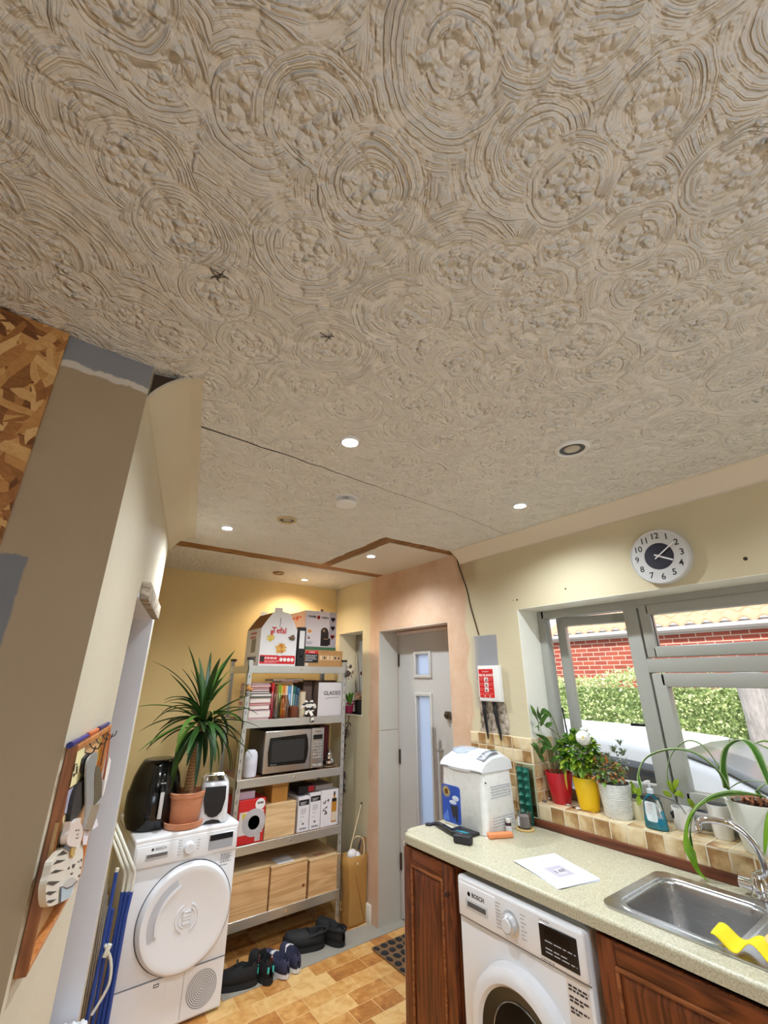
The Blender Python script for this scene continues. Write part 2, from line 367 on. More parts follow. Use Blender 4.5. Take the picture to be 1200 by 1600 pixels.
def obj(name, mb, mat, parent=None, world=False, smooth=True, ang=35, solid=0.):
    me = bpy.data.meshes.new(name)
    bmesh.ops.remove_doubles(mb.b, verts=mb.b.verts, dist=1e-6)
    if world and parent: bmesh.ops.transform(mb.b, matrix=mw(parent).inverted(), verts=mb.b.verts)
    if not solid: bmesh.ops.recalc_face_normals(mb.b, faces=mb.b.faces)
    mb.b.to_mesh(me); mb.b.free(); me.materials.append(mat)
    if smooth:
        me.polygons.foreach_set('use_smooth', [True]*len(me.polygons)); me.set_sharp_from_angle(angle=math.radians(ang))
    o = bpy.data.objects.new(name, me); COL.objects.link(o)
    if parent: o.parent = parent; _MW[o.name] = mw(parent)
    if solid:
        sm = o.modifiers.new('thickness', 'SOLIDIFY'); sm.thickness = solid; sm.offset = 0
    return o
def tag(o, label, cat, group=None, kind=None):
    if label: o['label'] = label
    if cat: o['category'] = cat
    if group: o['group'] = group
    if kind: o['kind'] = kind
    return o
def thing(name, label, cat, loc=(0,0,0), rotz=0., group=None):
    o = bpy.data.objects.new(name, None); COL.objects.link(o); o.empty_display_size = .05
    o.location = loc; o.rotation_euler = (0, 0, rotz); _MW[o.name] = Matrix.Translation(loc)@Matrix.Rotation(rotz, 4, 'Z')
    return tag(o, label, cat, group)
def struct(name, mb, mat, parent=None, **kw):
    o = obj(name, mb, mat, parent, **kw)
    if not parent: o['kind'] = 'structure'
    return o
def text(name, s, size, org, right, up, mat, parent=None, ext=.0006, world=False, align='CENTER', font_off=0.):
    cu = bpy.data.curves.new('t', 'FONT'); cu.body = s; cu.size = size; cu.extrude = ext; cu.align_x = align; cu.align_y = 'CENTER'; cu.offset = font_off; cu.resolution_u = 2
    to = bpy.data.objects.new('t', cu); COL.objects.link(to); dg = bpy.context.evaluated_depsgraph_get(); dg.update()
    me = bpy.data.meshes.new_from_object(to.evaluated_get(dg)); bpy.data.objects.remove(to); bpy.data.curves.remove(cu)
    r = Vector(right).normalized(); u = Vector(up).normalized(); n = r.cross(u); o3 = Vector(org)
    me.transform(Matrix(((r.x,u.x,n.x,o3.x),(r.y,u.y,n.y,o3.y),(r.z,u.z,n.z,o3.z),(0,0,0,1))))
    if world and parent: me.transform(mw(parent).inverted())
    me.materials.clear(); me.materials.append(mat)
    o = bpy.data.objects.new(name, me); COL.objects.link(o)
    if parent: o.parent = parent
    return o
def ray(px, py): return ((px-600)*_r-(py-800)*_u+FPX*_f).normalized()
def at(px, py, ax, v):      # where the line of sight through a point of the photograph meets a real plane x, y or z = v
    d = ray(px, py); i = 'xyz'.index(ax); k = (v-(H if i == 2 else 0))/d[i]; p = d*k; return Vector((p.x, p.y, p.z+H))
def rrect(x0, y0, x1, y1, r, n=6):
    out = []
    for cx, cy, a0 in ((x1-r, y1-r, 0), (x0+r, y1-r, 90), (x0+r, y0+r, 180), (x1-r, y0+r, 270)):
        for i in range(n+1): a = math.radians(a0+90*i/n); out.append((cx+r*math.cos(a), cy+r*math.sin(a)))
    return out
def copy_tree(o, parent=None):
    c = o.copy(); COL.objects.link(c)
    if parent: c.parent = parent
    for ch in [q for q in bpy.data.objects if q.parent == o]: copy_tree(ch, c)
    return c
def disc(c, r, axis, t, seg=40, rr=None):
    return MB().cyl(c, tuple(c[i]+(t if 'xyz'[i] == axis else 0) for i in range(3)), r, rr, seg)
random.seed(4)
# ================================================================ THE ROOM
XR, YB = 2.23, 3.80
def rough_edge(a, b, n, amp):
    a = Vector(a); b = Vector(b); d = (b-a); p = Vector((-d.y, d.x)).normalized()
    return [tuple(a+d*(i/n)+p*random.uniform(-amp, amp)) for i in range(n)]
struct('floor', MB().box((-1.6,-2.6,-.1), (XR,YB,0)).box((XR,2.244,-.1), (2.53,3.065,0)), floor_mat())
ax = artex()
poly = [(-1.6,-2.6),(XR,-2.6)]+rough_edge((XR,2.085),(1.575,2.10),14,.006)+rough_edge((1.575,2.10),(1.585,2.965),18,.007)+rough_edge((1.585,2.965),(.40,2.965),24,.006)+[(.40,2.965),(-1.6,2.965)]
struct('ceiling', MB().prism(poly, ZC, ZC+.004), ax)
poly = rough_edge((1.675,2.185),(XR,2.175),12,.004)+[(XR,2.175),(XR,2.985)]+rough_edge((1.675,2.985),(1.675,2.185),14,.004)
struct('ceiling', MB().prism(poly, ZC, ZC+.004), M['ceilwhite'])
poly = [(.40,YB),(.40,3.105)]+rough_edge((.40,3.105),(XR,3.105),30,.005)+[(XR,3.105),(XR,YB)]
struct('ceiling', MB().prism(poly, ZC, ZC+.004), ax)
struct('trim_1', MB().box((.40,2.91,ZC+.0042), (XR,3.15,ZC+.05)), M['timber'])
struct('trim_2', MB().box((1.50,2.0,ZC+.0046), (1.72,3.1,ZC+.049)).box((1.5,2.0,ZC+.0050), (XR,2.25,ZC+.048)), wood('rough_timber_batten_lengthwise', (100,66,34), (150,108,62), 1, 1., .8))
struct('ceiling', MB().box((-3,-3,ZC+.05), (XR+.3,5,ZC+.2)), M['cream'])
# thin cracks along the plasterboard joints
def crack(name, pts, w, mat):
    m = MB(); P = []
    for a, b in zip(pts, pts[1:]):
        for i in range(8): P.append(Vector(a).lerp(Vector(b), i/8)+Vector((random.uniform(-.006,.006), random.uniform(-.006,.006), 0)))
    P.append(Vector(pts[-1])); n = len(P)
    for i in range(n-1):
        wa, wb = (w[0]+(w[1]-w[0])*k/n for k in (i, i+1)); d = (P[i+1]-P[i]).normalized(); s = Vector((-d.y, d.x, 0))
        m.prism([tuple((P[i]+s*wa)[:2]), tuple((P[i]-s*wa)[:2]), tuple((P[i+1]-s*wb)[:2]), tuple((P[i+1]+s*wb)[:2])], ZC-.0012, ZC+.001)
    o = struct(name, m, mat, smooth=False)
crack('trim_3', [(.20,1.455,0),(.60,1.47,0),(1.06,1.50,0)], (.0038,.0012), M['dark'])
crack('trim_4', [(1.06,1.50,0),(1.60,1.53,0),(2.15,1.60,0)], (.0012,.0007), pm(140,124,104,.8))
for k, (qx, qy) in enumerate(((.125,.785),(.413,.802))):
    m = MB()
    for a in range(3 if k else 5):
        an = random.uniform(0, PI); L = .018; dx, dy = math.cos(an)*L, math.sin(an)*L; ox, oy = random.uniform(-.006,.006), random.uniform(-.006,.006)
        m.prism([(qx+ox-dx-dy*.04, qy+oy-dy+dx*.04),(qx+ox-dx+dy*.04, qy+oy-dy-dx*.04),(qx+ox+dx+dy*.04, qy+oy+dy-dx*.04),(qx+ox+dx-dy*.04, qy+oy+dy+dx*.04)], ZC-.0042, ZC-.003)
    tag(obj('pencil_mark', m, pm(70,62,56,.9), smooth=False), ('dense scribbled pencil cross on the swirled ceiling above the broken cornice' if k == 0 else 'small dark pencil cross on the ceiling, further from the left wall'), 'mark')
# ---- window wall (right)
yw0, yw1, zw0, zw1 = -.35, 1.645, 1.0, 2.0
yd0, yd1, zd1 = 2.244, 3.065, 1.985
ys0, ys1, zs0, zs1 = 3.31, 3.72, 1.32, 2.01
m = MB(); XO = 2.53; T_ = ZC+.2
for a, b, c, d in ((-2.7,yw0,-.1,T_),(yw0,yw1,-.1,zw0),(yw0,yw1,zw1,T_),(yw1,yd0,-.1,T_),(yd0,yd1,zd1,T_),(yd1,ys0,-.1,T_),(ys0,ys1,-.1,zs0),(ys0,ys1,zs1,T_),(ys1,YB+.1,-.1,T_)):
    m.box((XR, a, c), (XO, b, d))
struct('wall_right', m, wall_right_mat(), smooth=False)
struct('wall_back', MB().box((.28,YB,-.1), (XR,YB+.12,T_)), M['warm'])
struct('wall_left', MB().box((.28,2.80,-.1), (.40,YB,T_)), M['warm'])
struct('wall_rear', MB().box((-1.7,-2.7,-.1), (XR,-2.6,T_)), M['cream'])
struct('wall_left', MB().box((-1.7,-2.6,-.1), (-1.6,3.9,T_)), M['cream'])
# ---- projecting wall facing the room, grey strip where the cornice was, grey patch
def nib_mat():
    t = NT('shaded_cream_with_grey_primer'); co = t.co(); X = t.xyz(co); nz = t.math('MULTIPLY', t.math('SUBTRACT', t.noise(co, 24, 4), .5), .03)
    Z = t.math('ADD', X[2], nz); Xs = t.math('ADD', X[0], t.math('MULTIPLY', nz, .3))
    f = t.noise(co, 3.2, 5); col = t.mix(f, rgb(168,148,122), rgb(178,160,134))  # cream darkened to tan; shade from facing away from the window is painted in
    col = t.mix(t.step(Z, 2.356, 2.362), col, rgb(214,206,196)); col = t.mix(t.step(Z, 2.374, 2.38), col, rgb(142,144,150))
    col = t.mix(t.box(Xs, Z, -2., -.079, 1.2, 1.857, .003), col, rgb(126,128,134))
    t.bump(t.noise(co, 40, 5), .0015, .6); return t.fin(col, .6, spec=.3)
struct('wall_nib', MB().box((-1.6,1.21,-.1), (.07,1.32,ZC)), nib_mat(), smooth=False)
o = obj('strand_board', MB().box((-1.3,1.192,1.875), (-.131,1.2095,2.446)), M['osb'], smooth=False)
tag(o, 'brown strand board sheet fixed to the projecting wall beneath the ceiling', 'board')
# ---- slanting left wall with a doorway
ang = math.radians(13.7); CW = Vector((.07, 1.21, 0)); us = Vector((math.sin(ang), math.cos(ang), 0)); nr = Vector((math.cos(ang), -math.sin(ang), 0))
WL = Matrix(((us.x, nr.x, 0, CW.x), (us.y, nr.y, 0, CW.y), (0, 0, 1, 0), (0, 0, 0, 1)))     # (along, out into room, up)
S0, S1, SE, ZH = .655, 1.45, 1.60, 1.915
m = MB()
m.box((0,-.11,-.1), (S0,0,ZC), m=WL).box((S0,-.11,ZH), (S1,0,ZC), m=WL).box((S1,-.11,-.1), (SE-.03,0,ZC), m=WL)
m.cyl((SE-.03,-.03,-.1), (SE-.03,-.03,ZC), .03, seg=24, m=WL).box((SE-.03,-.11,-.1), (SE,-.03,ZC), m=WL)
struct('wall_left', m, M['cream'])
struct('wall_left', MB().box((-.02,-.3,-.1), (.02,-.02,T_), m=WL@Matrix.Translation((SE-.03,0,0))), M['cream'])
m = MB().box((S1-.022,-.135,0), (S1,.004,ZH), m=WL); struct('door_2', m, M['lav'])
m = MB().box((S0,-.125,ZH-.02), (S1-.022,.0,ZH), m=WL); struct('trim_5', m, M['lav'])
m = MB().box((S0,-.125,0), (S0+.02,-.004,ZH-.02), m=WL); struct('trim_6', m, M['lav'])
struct('wall_hall', MB().box((-1.6,3.3,-.1), (.3,3.4,T_)), M['cream'])
def cove(u0, u1, mt, name, mat, w=.11, h=.11):
    arc = [(i/12, (1-math.cos(i/12*PI/2)), math.sin(i/12*PI/2)) for i in range(13)]       # thin shell, hollow behind
    fc_ = [(.002+(w-.008)*(.62*k+.38*a), -h+.008+(h-.012)*(.62*k+.38*b)) for k, a, b in arc]
    prof = [(0,-h),(.006,-h)]+fc_+[(w,-.004),(w,0),(w-.016,0)]+[(max(.001, x-.003), min(-.001, z+.008)) for x, z in fc_[::-1][1:-1]]+[(0,-h+.012)]
    rings = [[(u, p[0], ZC+p[1]) for p in prof] for u in (u0, u1)]
    return struct(name, MB().loft(rings, m=mt), mat)
struct('cove_shade_strip', MB().prism([(.002,-.085),(.03,-.045),(.085,-.003),(.002,-.003)], .03, 1.60, 'xy', m=WL@Matrix(((0,0,1,0),(1,0,0,0),(0,1,0,ZC),(0,0,0,1)))), pm(74,58,44,.9))  # dark strip paints in the shade seen inside the hollow cove end
cove(.01, 1.70, WL, 'trim_7', M['cream'], .105, .11)
cove(-2.6, -2.09+4.18, Matrix(((0,-1,0,XR),(1,0,0,0),(0,0,1,0),(0,0,0,1))), 'trim_8', pm(226,214,196,.6), .09, .085)
# lighter flat band of ceiling beside the left cornice
struct('trim_9', MB().box((0,.105,ZC-.004), (1.72,.135,ZC), m=WL), M['cream'])
# ---- wall tiles
tw = tile_mat('glazed_wall_tiles', (1,2), .0625, (2.084,1.3025))
tws = tile_mat('glazed_sill_front_tiles', (1,2), .076, (1.645,1.0))
m = MB().box((XR-.008,1.645,.90), (XR,2.084,1.3025), .002, 1); struct('trim_10', m, tw)
struct('trim_11', MB().box((XR-.008,-.35,.90), (XR,1.645,1.004), .002, 1), tws)
struct('trim_12', MB().box((XR,-.35,.992), (2.42,1.645,1.004)), tile_mat('glazed_sill_top_tiles', (1,0), .076, (1.645,2.222)))
struct('trim_13', MB().box((XR-.006,1.637,1.004), (2.42,1.645,1.3025)), tile_mat('glazed_reveal_tiles', (0,2), .0625, (2.222,1.3025)))
struct('trim_14', MB().box((XR-.03,-.9,.90), (XR-.008,1.70,.934), .004, 2), wood('brown_upstand_wood', (70,34,20), (110,60,38), 1, 1., .4))
# smooth white reveal of the window and the door opening
struct('trim_15', MB().box((XR+.001,1.641,1.3025), (2.42,1.645,zw1)).box((XR+.001,-.35,zw1-.003), (2.42,1.641,zw1)), pm(236,234,222,.5))
struct('trim_16', MB().box((XR+.002,yd1-.006,.0), (2.425,yd1,1.221)).box((XR+.002,yd1-.006,1.225), (2.425,yd1,zd1)), pm(196,193,184,.55))
struct('trim_17', MB().box((XR+.002,yd0,zd1-.006), (2.30,yd1-.007,zd1)).box((2.40,yd0+.02,1.955), (2.43,yd1-.02,1.979)), pm(222,206,196,.55))
struct('trim_18', MB().box((1.15,2.985,0), (2.50,3.165,.004)), plaster_paint('grey_concrete_threshold', (168,162,150), .1, 6., .004))
# ---------------------------------------------------------------- window
XF = 2.42
uP = M['upvc']
def frame_rect(m, x0, x1, y0, y1, z0, z1, w, bev=.004, mt=None):
    m.box((x0,y0,z0), (x1,y0+w,z1), bev, 2, mt).box((x0,y1-w,z0), (x1,y1,z1), bev, 2, mt).box((x0,y0+w*.6,z0), (x1,y1-w*.6,z0+w), bev, 2, mt).box((x0,y0+w*.6,z1-w), (x1,y1-w*.6,z1), bev, 2, mt)
    return m
win = thing('window_1', None, None, (XF, .65, 1.0)); win['kind'] = 'structure'; win.pop('label', None)
m = frame_rect(MB(), XF, XF+.065, -.35, yw1, 1.004, zw1, .05)
m.box((XF-.002,1.045,1.01), (XF+.066,1.115,1.99), .004, 2).box((XF,-.34,1.635), (XF+.066,1.05,1.70), .004, 2)
obj('window_frame', m, uP, win, world=True)
o = obj('window_sash', frame_rect(MB(), XF-.008, XF+.05, -.32, 1.035, 1.705, 1.962, .052, .008), uP, win, world=True)
obj('pane', MB().box((XF+.02,-.28,1.75), (XF+.026,.99,1.92)), M['glass'], o, world=True)
o = obj('window_sash', frame_rect(MB(), XF-.008, XF+.05, -.32, 1.035, 1.078, 1.632, .062, .008), uP, win, world=True)
obj('pane', MB().box((XF+.02,-.27,1.13), (XF+.026,.98,1.58)), M['glass'], o, world=True)
gas = MB(); frame_rect(gas, XF+.012, XF+.019, -.262, .979, 1.136, 1.574, .004, 0); frame_rect(gas, XF+.012, XF+.019, -.27, .985, 1.752, 1.916, .004, 0)
obj('gasket', gas, M['rubber'], win, world=True)
HM = Matrix.Translation((XF+.075, 1.565, 0))@Matrix.Rotation(math.radians(11), 4, 'Z')       # casement swung open
m = frame_rect(MB(), 0, .055, -.455, 0, 1.06, 1.958, .052, .008, HM)
o = obj('window_sash', m, uP, win, world=True)
obj('pane', MB().box((.026,-.41,1.10), (.032,-.045,1.91), m=HM), M['glass'], o, world=True)
obj('gasket', frame_rect(MB(), .018, .025, -.408, -.047, 1.107, 1.911, .004, 0, HM), M['rubber'], o, world=True)
obj('window_stay', MB().tube([(XF+.06,1.59,1.45),(XF+.075,1.585,1.25),(XF+.08,1.57,1.15)], .004).box((XF+.06,1.578,1.16), (XF+.075,1.60,1.22), .003), M['black'], win, world=True)
obj('window_handle', MB().box((-.03,-.44,1.37), (0.0,-.415,1.40), .005, 2, HM).box((-.042,-.43,1.378), (-.028,-.33,1.392), .005, 2, HM), M['black'], o, world=True)
# small window past the door
w2 = thing('window_2', None, None, (XF, 3.5, zs0)); w2['kind'] = 'structure'
obj('window_frame', frame_rect(MB(), XF, XF+.06, ys0, ys1, zs0, zs1, .055).box((XF,3.49,zs0+.03), (XF+.06,3.54,zs1-.03), .004), uP, w2, world=True)
obj('pane', MB().box((XF+.028,3.35,1.36), (XF+.034,3.68,1.97)), M['glass'], w2, world=True)
struct('trim_19', MB().box((XR-.004,3.30,zs0-.012), (XF,3.73,zs0)).box((XR+.001,3.3105,zs0), (XF,3.315,zs1)).box((XR+.001,3.715,zs0), (XF,3.7195,zs1)).box((XR+.001,3.315,zs1-.004), (XF,3.715,zs1-.0005)), pm(232,226,206,.5))
# ---------------------------------------------------------------- front door
d = thing('door_1', None, None, (2.46, 2.65, 0)); d['kind'] = 'structure'
fr = pm(190,188,186,.45)
XD = 2.43
ga = (2.665,2.822,1.636,1.788); gb = (2.668,2.826,.40,1.477)
leaf = [(yd0+.03,.02),(yd1-.022,.02),(yd1-.022,1.955),(yd0+.03,1.955)]
hole = lambda g: [(g[0],g[2]),(g[1],g[2]),(g[1],g[3]),(g[0],g[3])]
obj('door_leaf', MB().prism(leaf, XD, XD+.045, 'yz', holes=[hole(ga), hole(gb)]), fr, d, world=True, smooth=False)
for g in (ga, gb):
    m = MB(); w = .026; a, b, c, e = g[0]-w, g[1]+w, g[2]-w, g[3]+w
    frame_rect(m, XD-.014, XD+.01, a, b, c, e, w, .007)
    o = obj('glazing_bead', m, fr, d, world=True)
    gm = NT('frosted_glass'); gm.fin(rgb(150,160,176), .25)
    tl = gm.n('ShaderNodeBsdfTranslucent'); tl.inputs[0].default_value = rgb(232,240,255); mx = gm.n('ShaderNodeMixShader'); mx.inputs[0].default_value = .88
    gm.t.links.new(gm.b.outputs[0], mx.inputs[1]); gm.t.links.new(tl.outputs[0], mx.inputs[2]); gm.t.links.new(mx.outputs[0], gm.out.inputs[0])
    obj('pane', MB().box((XD+.022,g[0],g[2]), (XD+.026,g[1],g[3])), gm.m, o, world=True)
m = MB(); m.box((XD+.003,yd0,.0), (XD+.06,yd0+.028,zd1-.002)).box((XD+.003,yd1-.02,0), (XD+.06,yd1,zd1-.002)).box((XD+.003,yd0,1.957), (XD+.06,yd1,zd1-.001))
obj('door_frame', m, pm(196,192,186,.5), d, world=True)
m = MB().tube([(XD-.06,2.575,.32),(XD-.06,2.575,1.275)], .0145, 16)
for zz in (.52, 1.13): m.cyl((XD-.06,2.575,zz), (XD+.002,2.555,zz), .009, seg=12)
obj('door_handle', m, M['steel'], d, world=True)
obj('door_lock', MB().box((XD-.022,2.45,1.335), (XD,2.50,1.385), .006, 2).cyl((XD-.04,2.475,1.36), (XD-.02,2.475,1.36), .012), pm(120,108,92,.35,1.), d, world=True)
for zz in (.30, .98, 1.70):
    obj('hinge', MB().cyl((XD-.006,yd1-.020,zz), (XD-.006,yd1-.020,zz+.10), .008, seg=12), pm(70,56,44,.5,.6), d, world=True)
# skirting stub and broken plaster by the door jamb
struct('baseboard_right', MB().box((XR-.018,3.14,0), (XR,3.30,.11), .005), pm(226,222,210,.5))
struct('baseboard_left', MB().box((.01,0,0), (S0-.02,.016,.10), .004, m=WL), pm(236,236,232,.45))
# cable running down from the ceiling corner to the grey patch
P = [at(px, py, 'x', XR-.004) for px, py in ((713,867),(716,882),(721,897),(729,920),(735,947),(741,968),(748,992))]
tag(obj('wall_cable', MB().tube(spline(P, 24), .0038, 8), pm(84,62,46,.7)), 'thin brown cable trailing down the wall from the ceiling corner to the grey patch', 'cable')
# ---------------------------------------------------------------- ceiling fittings
def downlight(x, y, r, lit, label, group=None, rimc=None, tint=(235,244,255)):
    t = thing('ceiling_downlight', label, 'ceiling light', (x, y, ZC), 0, 'recessed ceiling downlights')
    obj('rim', MB().lathe([(r*.70,.0),(r*.72,-.006),(r*.86,-.012),(r*.97,-.008),(r,-.001),(r,.0)], seg=36), rimc or M['white'], t)
    if lit: obj('bulb', MB().lathe([(0,-.009),(r*.5,-.0085),(r*.69,-.004),(r*.7,.0)], seg=28), emit(*tint, 26), t)
    else:
        obj('bulb', MB().lathe([(0,-.008),(r*.25,-.010),(r*.42,-.006),(r*.5,-.001),(r*.5,.0)], seg=28), pm(190,180,166,.15), t)
        obj('recess', MB().lathe([(r*.50,-.001),(r*.60,-.003),(r*.71,-.004)], seg=28), M['black'], t)
    return t
downlight(.748, 1.22, .036, 1, 'lit white downlight in the middle of the swirled plaster')
downlight(.80, -.055, .036, 1, 'lit downlight at the upper right edge of the ceiling, closest to the camera')
downlight(1.80, 1.24, .036, 1, 'lit downlight near the window-side cornice, beyond the big unlit one')
downlight(.70, 2.50, .036, 1, 'lit downlight nearest the left cornice')
downlight(1.75, 2.51, .036, 1, 'lit downlight in the smooth panel framed by timber above the door')
downlight(1.73, 3.53, .034, 1, 'small warm downlight over the boxes on the metal shelving', tint=(255,226,176))
downlight(1.478, .752, .066, 0, 'large unlit downlight with white rim and dark ring, nearest the window')
downlight(.93, 2.17, .056, 0, 'unlit brass-rimmed downlight between the smoke alarm and the timber strip', rimc=pm(206,190,150,.3,.5))
downlight(1.44, 3.44, .05, 0, 'unlit dark bronze downlight against the back strip of ceiling', rimc=pm(130,100,66,.4,.6))
t = thing('smoke_alarm', 'round white smoke alarm with slotted side on the ceiling', 'smoke alarm', (1.033, 1.705, ZC))
obj('base', MB().lathe([(.056,0),(.056,-.008),(.050,-.010)], seg=40), M['white'], t)
m = MB()
for i in range(36):
    a = 2*PI*i/36; m.box((.042,-.0016,-.030), (.0515,.0016,-.010), m=Matrix.Rotation(a, 4, 'Z'))
obj('grille', m, M['white'], t); obj('sensor_core', MB().lathe([(.041,-.009),(.041,-.031)], seg=30), pm(96,84,70,.7), t)
obj('cover', MB().lathe([(.0525,-.028),(.053,-.034),(.046,-.040),(.02,-.042),(0,-.042)], seg=40), M['white'], t)
# ---------------------------------------------------------------- wall clock
cc = Vector((XR, .80, 2.142)); RCk = .129
t = thing('wall_clock', 'round silver wall clock with dark blue centre above the window', 'clock', tuple(cc))
obj('rim', MB().lathe([(RCk*.93,-.001),(RCk,-.001),(RCk,-.030),(RCk*.965,-.036),(RCk*.93,-.032)], axis='x', seg=64), pm(206,206,206,.25), t)
obj('dial', MB().lathe([(0,-.031),(RCk*.94,-.031),(RCk*.94,-.002)], axis='x', seg=64), pm(176,178,184,.4,.2,.15,300), t)
obj('dial_centre', MB().lathe([(0,-.033),(RCk*.485,-.033),(RCk*.485,-.030)], axis='x', seg=48), pm(30,30,48,.4), t)
rt, up = (0,-1,0), (0,0,1)
for i in range(1, 13):
    a = math.radians(30*i); q = RCk*.75
    text('numeral', str(i), .040, (-.0318, -q*math.sin(a), q*math.cos(a)), rt, up, pm(20,20,22,.5), t, .0006, font_off=.0006)
for an, L, w in ((118, .062, .0035), (56, .092, .0028)):
    a = math.radians(an); R = Matrix.Rotation(a, 4, 'X')
    obj('clock_hand', MB().box((-.0385 if an < 100 else -.0365,-w,-.020), (-.0375 if an < 100 else -.0355,w,L), m=R), pm(236,236,236,.3), t)
obj('clock_hand', MB().cyl((-.0405,0,0), (-.033,0,0), .006), pm(226,226,226,.3), t)
# ================================================================ APPLIANCES AND SHELVING (left)
def spots_text(parent, o, rt, up, rows, w, mat, h=.004, gap=.008, world=False):
    """rows of tiny printed marks, too small in the photo to read"""
    m = MB(); rt = Vector(rt); up = Vector(up); n = rt.cross(up); o = Vector(o); rnd = random.Random(len(rows)*7+int(w*1000))
    for i, L in enumerate(rows):
        x = 0
        while x < L*w:
            k = rnd.uniform(.006, .016)*w/.06; a = o+rt*x-up*(i*gap); b = rt*min(k, L*w-x)
            vs = [m.b.verts.new(p+n*.0004) for p in (a, a+b, a+b+up*h, a+up*h)]; m.b.faces.new(vs); x += k+.003*w/.06
    return obj('printed_lines', m, mat, parent, world=world, smooth=False)
apw = M['apph']; silver = pm(190,192,196,.3,.6); dkp = pm(26,27,32,.25); txg = pm(120,122,128,.5)
# ---- tumble dryer
DX0, DX1, DY, DZ = .578, 1.120, 2.93, .826; DW = DX1-DX0
t = thing('tumble_dryer', 'white front-loading tumble dryer with round door below the plants', 'tumble dryer', ((DX0+DX1)/2, DY+.29, 0))
L = lambda x, z, y=0.: (x, DY+y, z)
obj('body', MB().box((DX0,DY+.006,.012), (DX1,DY+.58,DZ-.03), .006, 2), apw, t, world=True)
obj('top_panel', MB().box((DX0-.002,DY-.004,DZ-.032), (DX1+.002,DY+.585,DZ), .012, 4), pm(240,240,244,.14), t, world=True)
m = MB().box((DX0+.002,DY-.006,DZ-.135), (DX1-.002,DY+.02,DZ-.018), .010, 3); obj('control_panel', m, apw, t, world=True)
m = MB().box((DX0+.012,DY-.010,DZ-.128), (DX0+.215,DY,DZ-.036), .004, 2); o = obj('water_drawer', m, apw, t, world=True)
m = MB().box((DX0+.058,DY-.0125,DZ-.100), (DX0+.168,DY-.005,DZ-.070), .003, 2); obj('drawer_pull', m, pm(196,198,204,.4), o, world=True)
obj('drawer_slot', MB().box((DX0+.064,DY-.0132,DZ-.088), (DX0+.162,DY-.012,DZ-.074)), pm(120,122,130,.3,.5), o, world=True)
text('lettering', 'BOSCH', .017, (DX0+.128,DY-.0107,DZ-.054), (1,0,0), (0,0,1), txg, o, .0004, True)
obj('emblem', MB().lathe([(.0045,0),(.0045,-.0008),(.0062,-.0008),(.0062,0)], (DX0+.088,DY-.0103,DZ-.054), 20, 'y'), txg, o, world=True)
KX = DX0+.272
obj('dial_knob', MB().lathe([(.030,0),(.030,-.003),(.027,-.004),(.026,-.022),(.022,-.026),(0,-.026)], (KX,DY-.006,DZ-.078), 40, 'y').box((KX-.003,DY-.034,DZ-.078), (KX+.003,DY-.030,DZ-.054), .001, 1), pm(228,229,234,.2), t, world=True)
spots_text(t, (KX-.058,DY-.0066,DZ-.040), (1,0,0), (0,0,1), [.6,.5,.6,.45,.6,.5], .032, txg, .0025, .0125, True)
spots_text(t, (KX+.042,DY-.0066,DZ-.052), (1,0,0), (0,0,1), [.5,.4,.5,.4], .032, txg, .0025, .0140, True)
o = obj('display', MB().box((DX0+.378,DY-.0085,DZ-.112), (DX1-.030,DY-.003,DZ-.040), .002, 1), pm(170,174,182,.15), t, world=True)
obj('display_window', MB().box((DX0+.382,DY-.0095,DZ-.070), (DX1-.033,DY-.0082,DZ-.043)), dkp, o, world=True)
spots_text(t, (DX1-.085,DY-.0005+.006,DZ-.150), (1,0,0), (0,0,1), [1,.8,1,.9,.8,1,.0,.7], .06, txg, .0035, .0072, True)
# round door with moulded handle recess and raised emblem
DC = (.880, DY+.006, .446); DR = .234
prof = [(0,-.030),(DR*.80,-.031),(DR*.86,-.035),(DR*.93,-.033),(DR*.985,-.020),(DR,-.004),(DR,.002)]
o = obj('door', MB().lathe(prof, DC, 96, 'y'), apw, t, world=True)
obj('door_gap', MB().lathe([(DR+.004,-.0005),(DR+.004,-.0015),(DR-.004,-.0015)], DC, 80, 'y'), pm(70,72,78,.5), t, world=True)
def arc_ring(c, r0, r1, a0, a1, y0, y1, n=40, taper=0.):
    m = MB(); rings = []
    for i in range(n+1):
        a = math.radians(a0+(a1-a0)*i/n); k = 1-taper*i/n; mid = (r0+r1)/2; hw = (r1-r0)/2*k
        rings.append([(c[0]+math.cos(a)*r, c[1]+y, c[2]+math.sin(a)*r) for r, y in ((mid-hw,y0),(mid-hw,y1),(mid+hw,y1),(mid+hw,y0))])
    return m.loft(rings)
ho = obj('handle_recess', arc_ring(DC, DR*.64, DR*.80, 112, 200, -.0290, -.0325), pm(196,199,208,.35), o, world=True)
obj('handle_lip', arc_ring(DC, DR*.60, DR*.655, 110, 198, -.029, -.0375), apw, o, world=True)
for r in (.058, .043):
    obj('raised_emblem', arc_ring(DC, r-.0035, r, -70 if r > .05 else -60, 70 if r > .05 else 60, -.030, -.0345), apw, o, world=True)
    obj('raised_emblem', arc_ring(DC, r-.0035, r, 110, 250, -.030, -.0345), apw, o, world=True)
m = MB(); 
for zz in (-.026,.022,-.008,.006): m.box((DC[0]-.022,DC[1]-.0345,DC[2]+zz), (DC[0]+.022,DC[1]-.03,DC[2]+zz+.003))
for xx in (-.022,.019): m.box((DC[0]+xx,DC[1]-.0345,DC[2]-.026), (DC[0]+xx+.003,DC[1]-.03,DC[2]+.025))
obj('raised_emblem', m, apw, o, world=True)
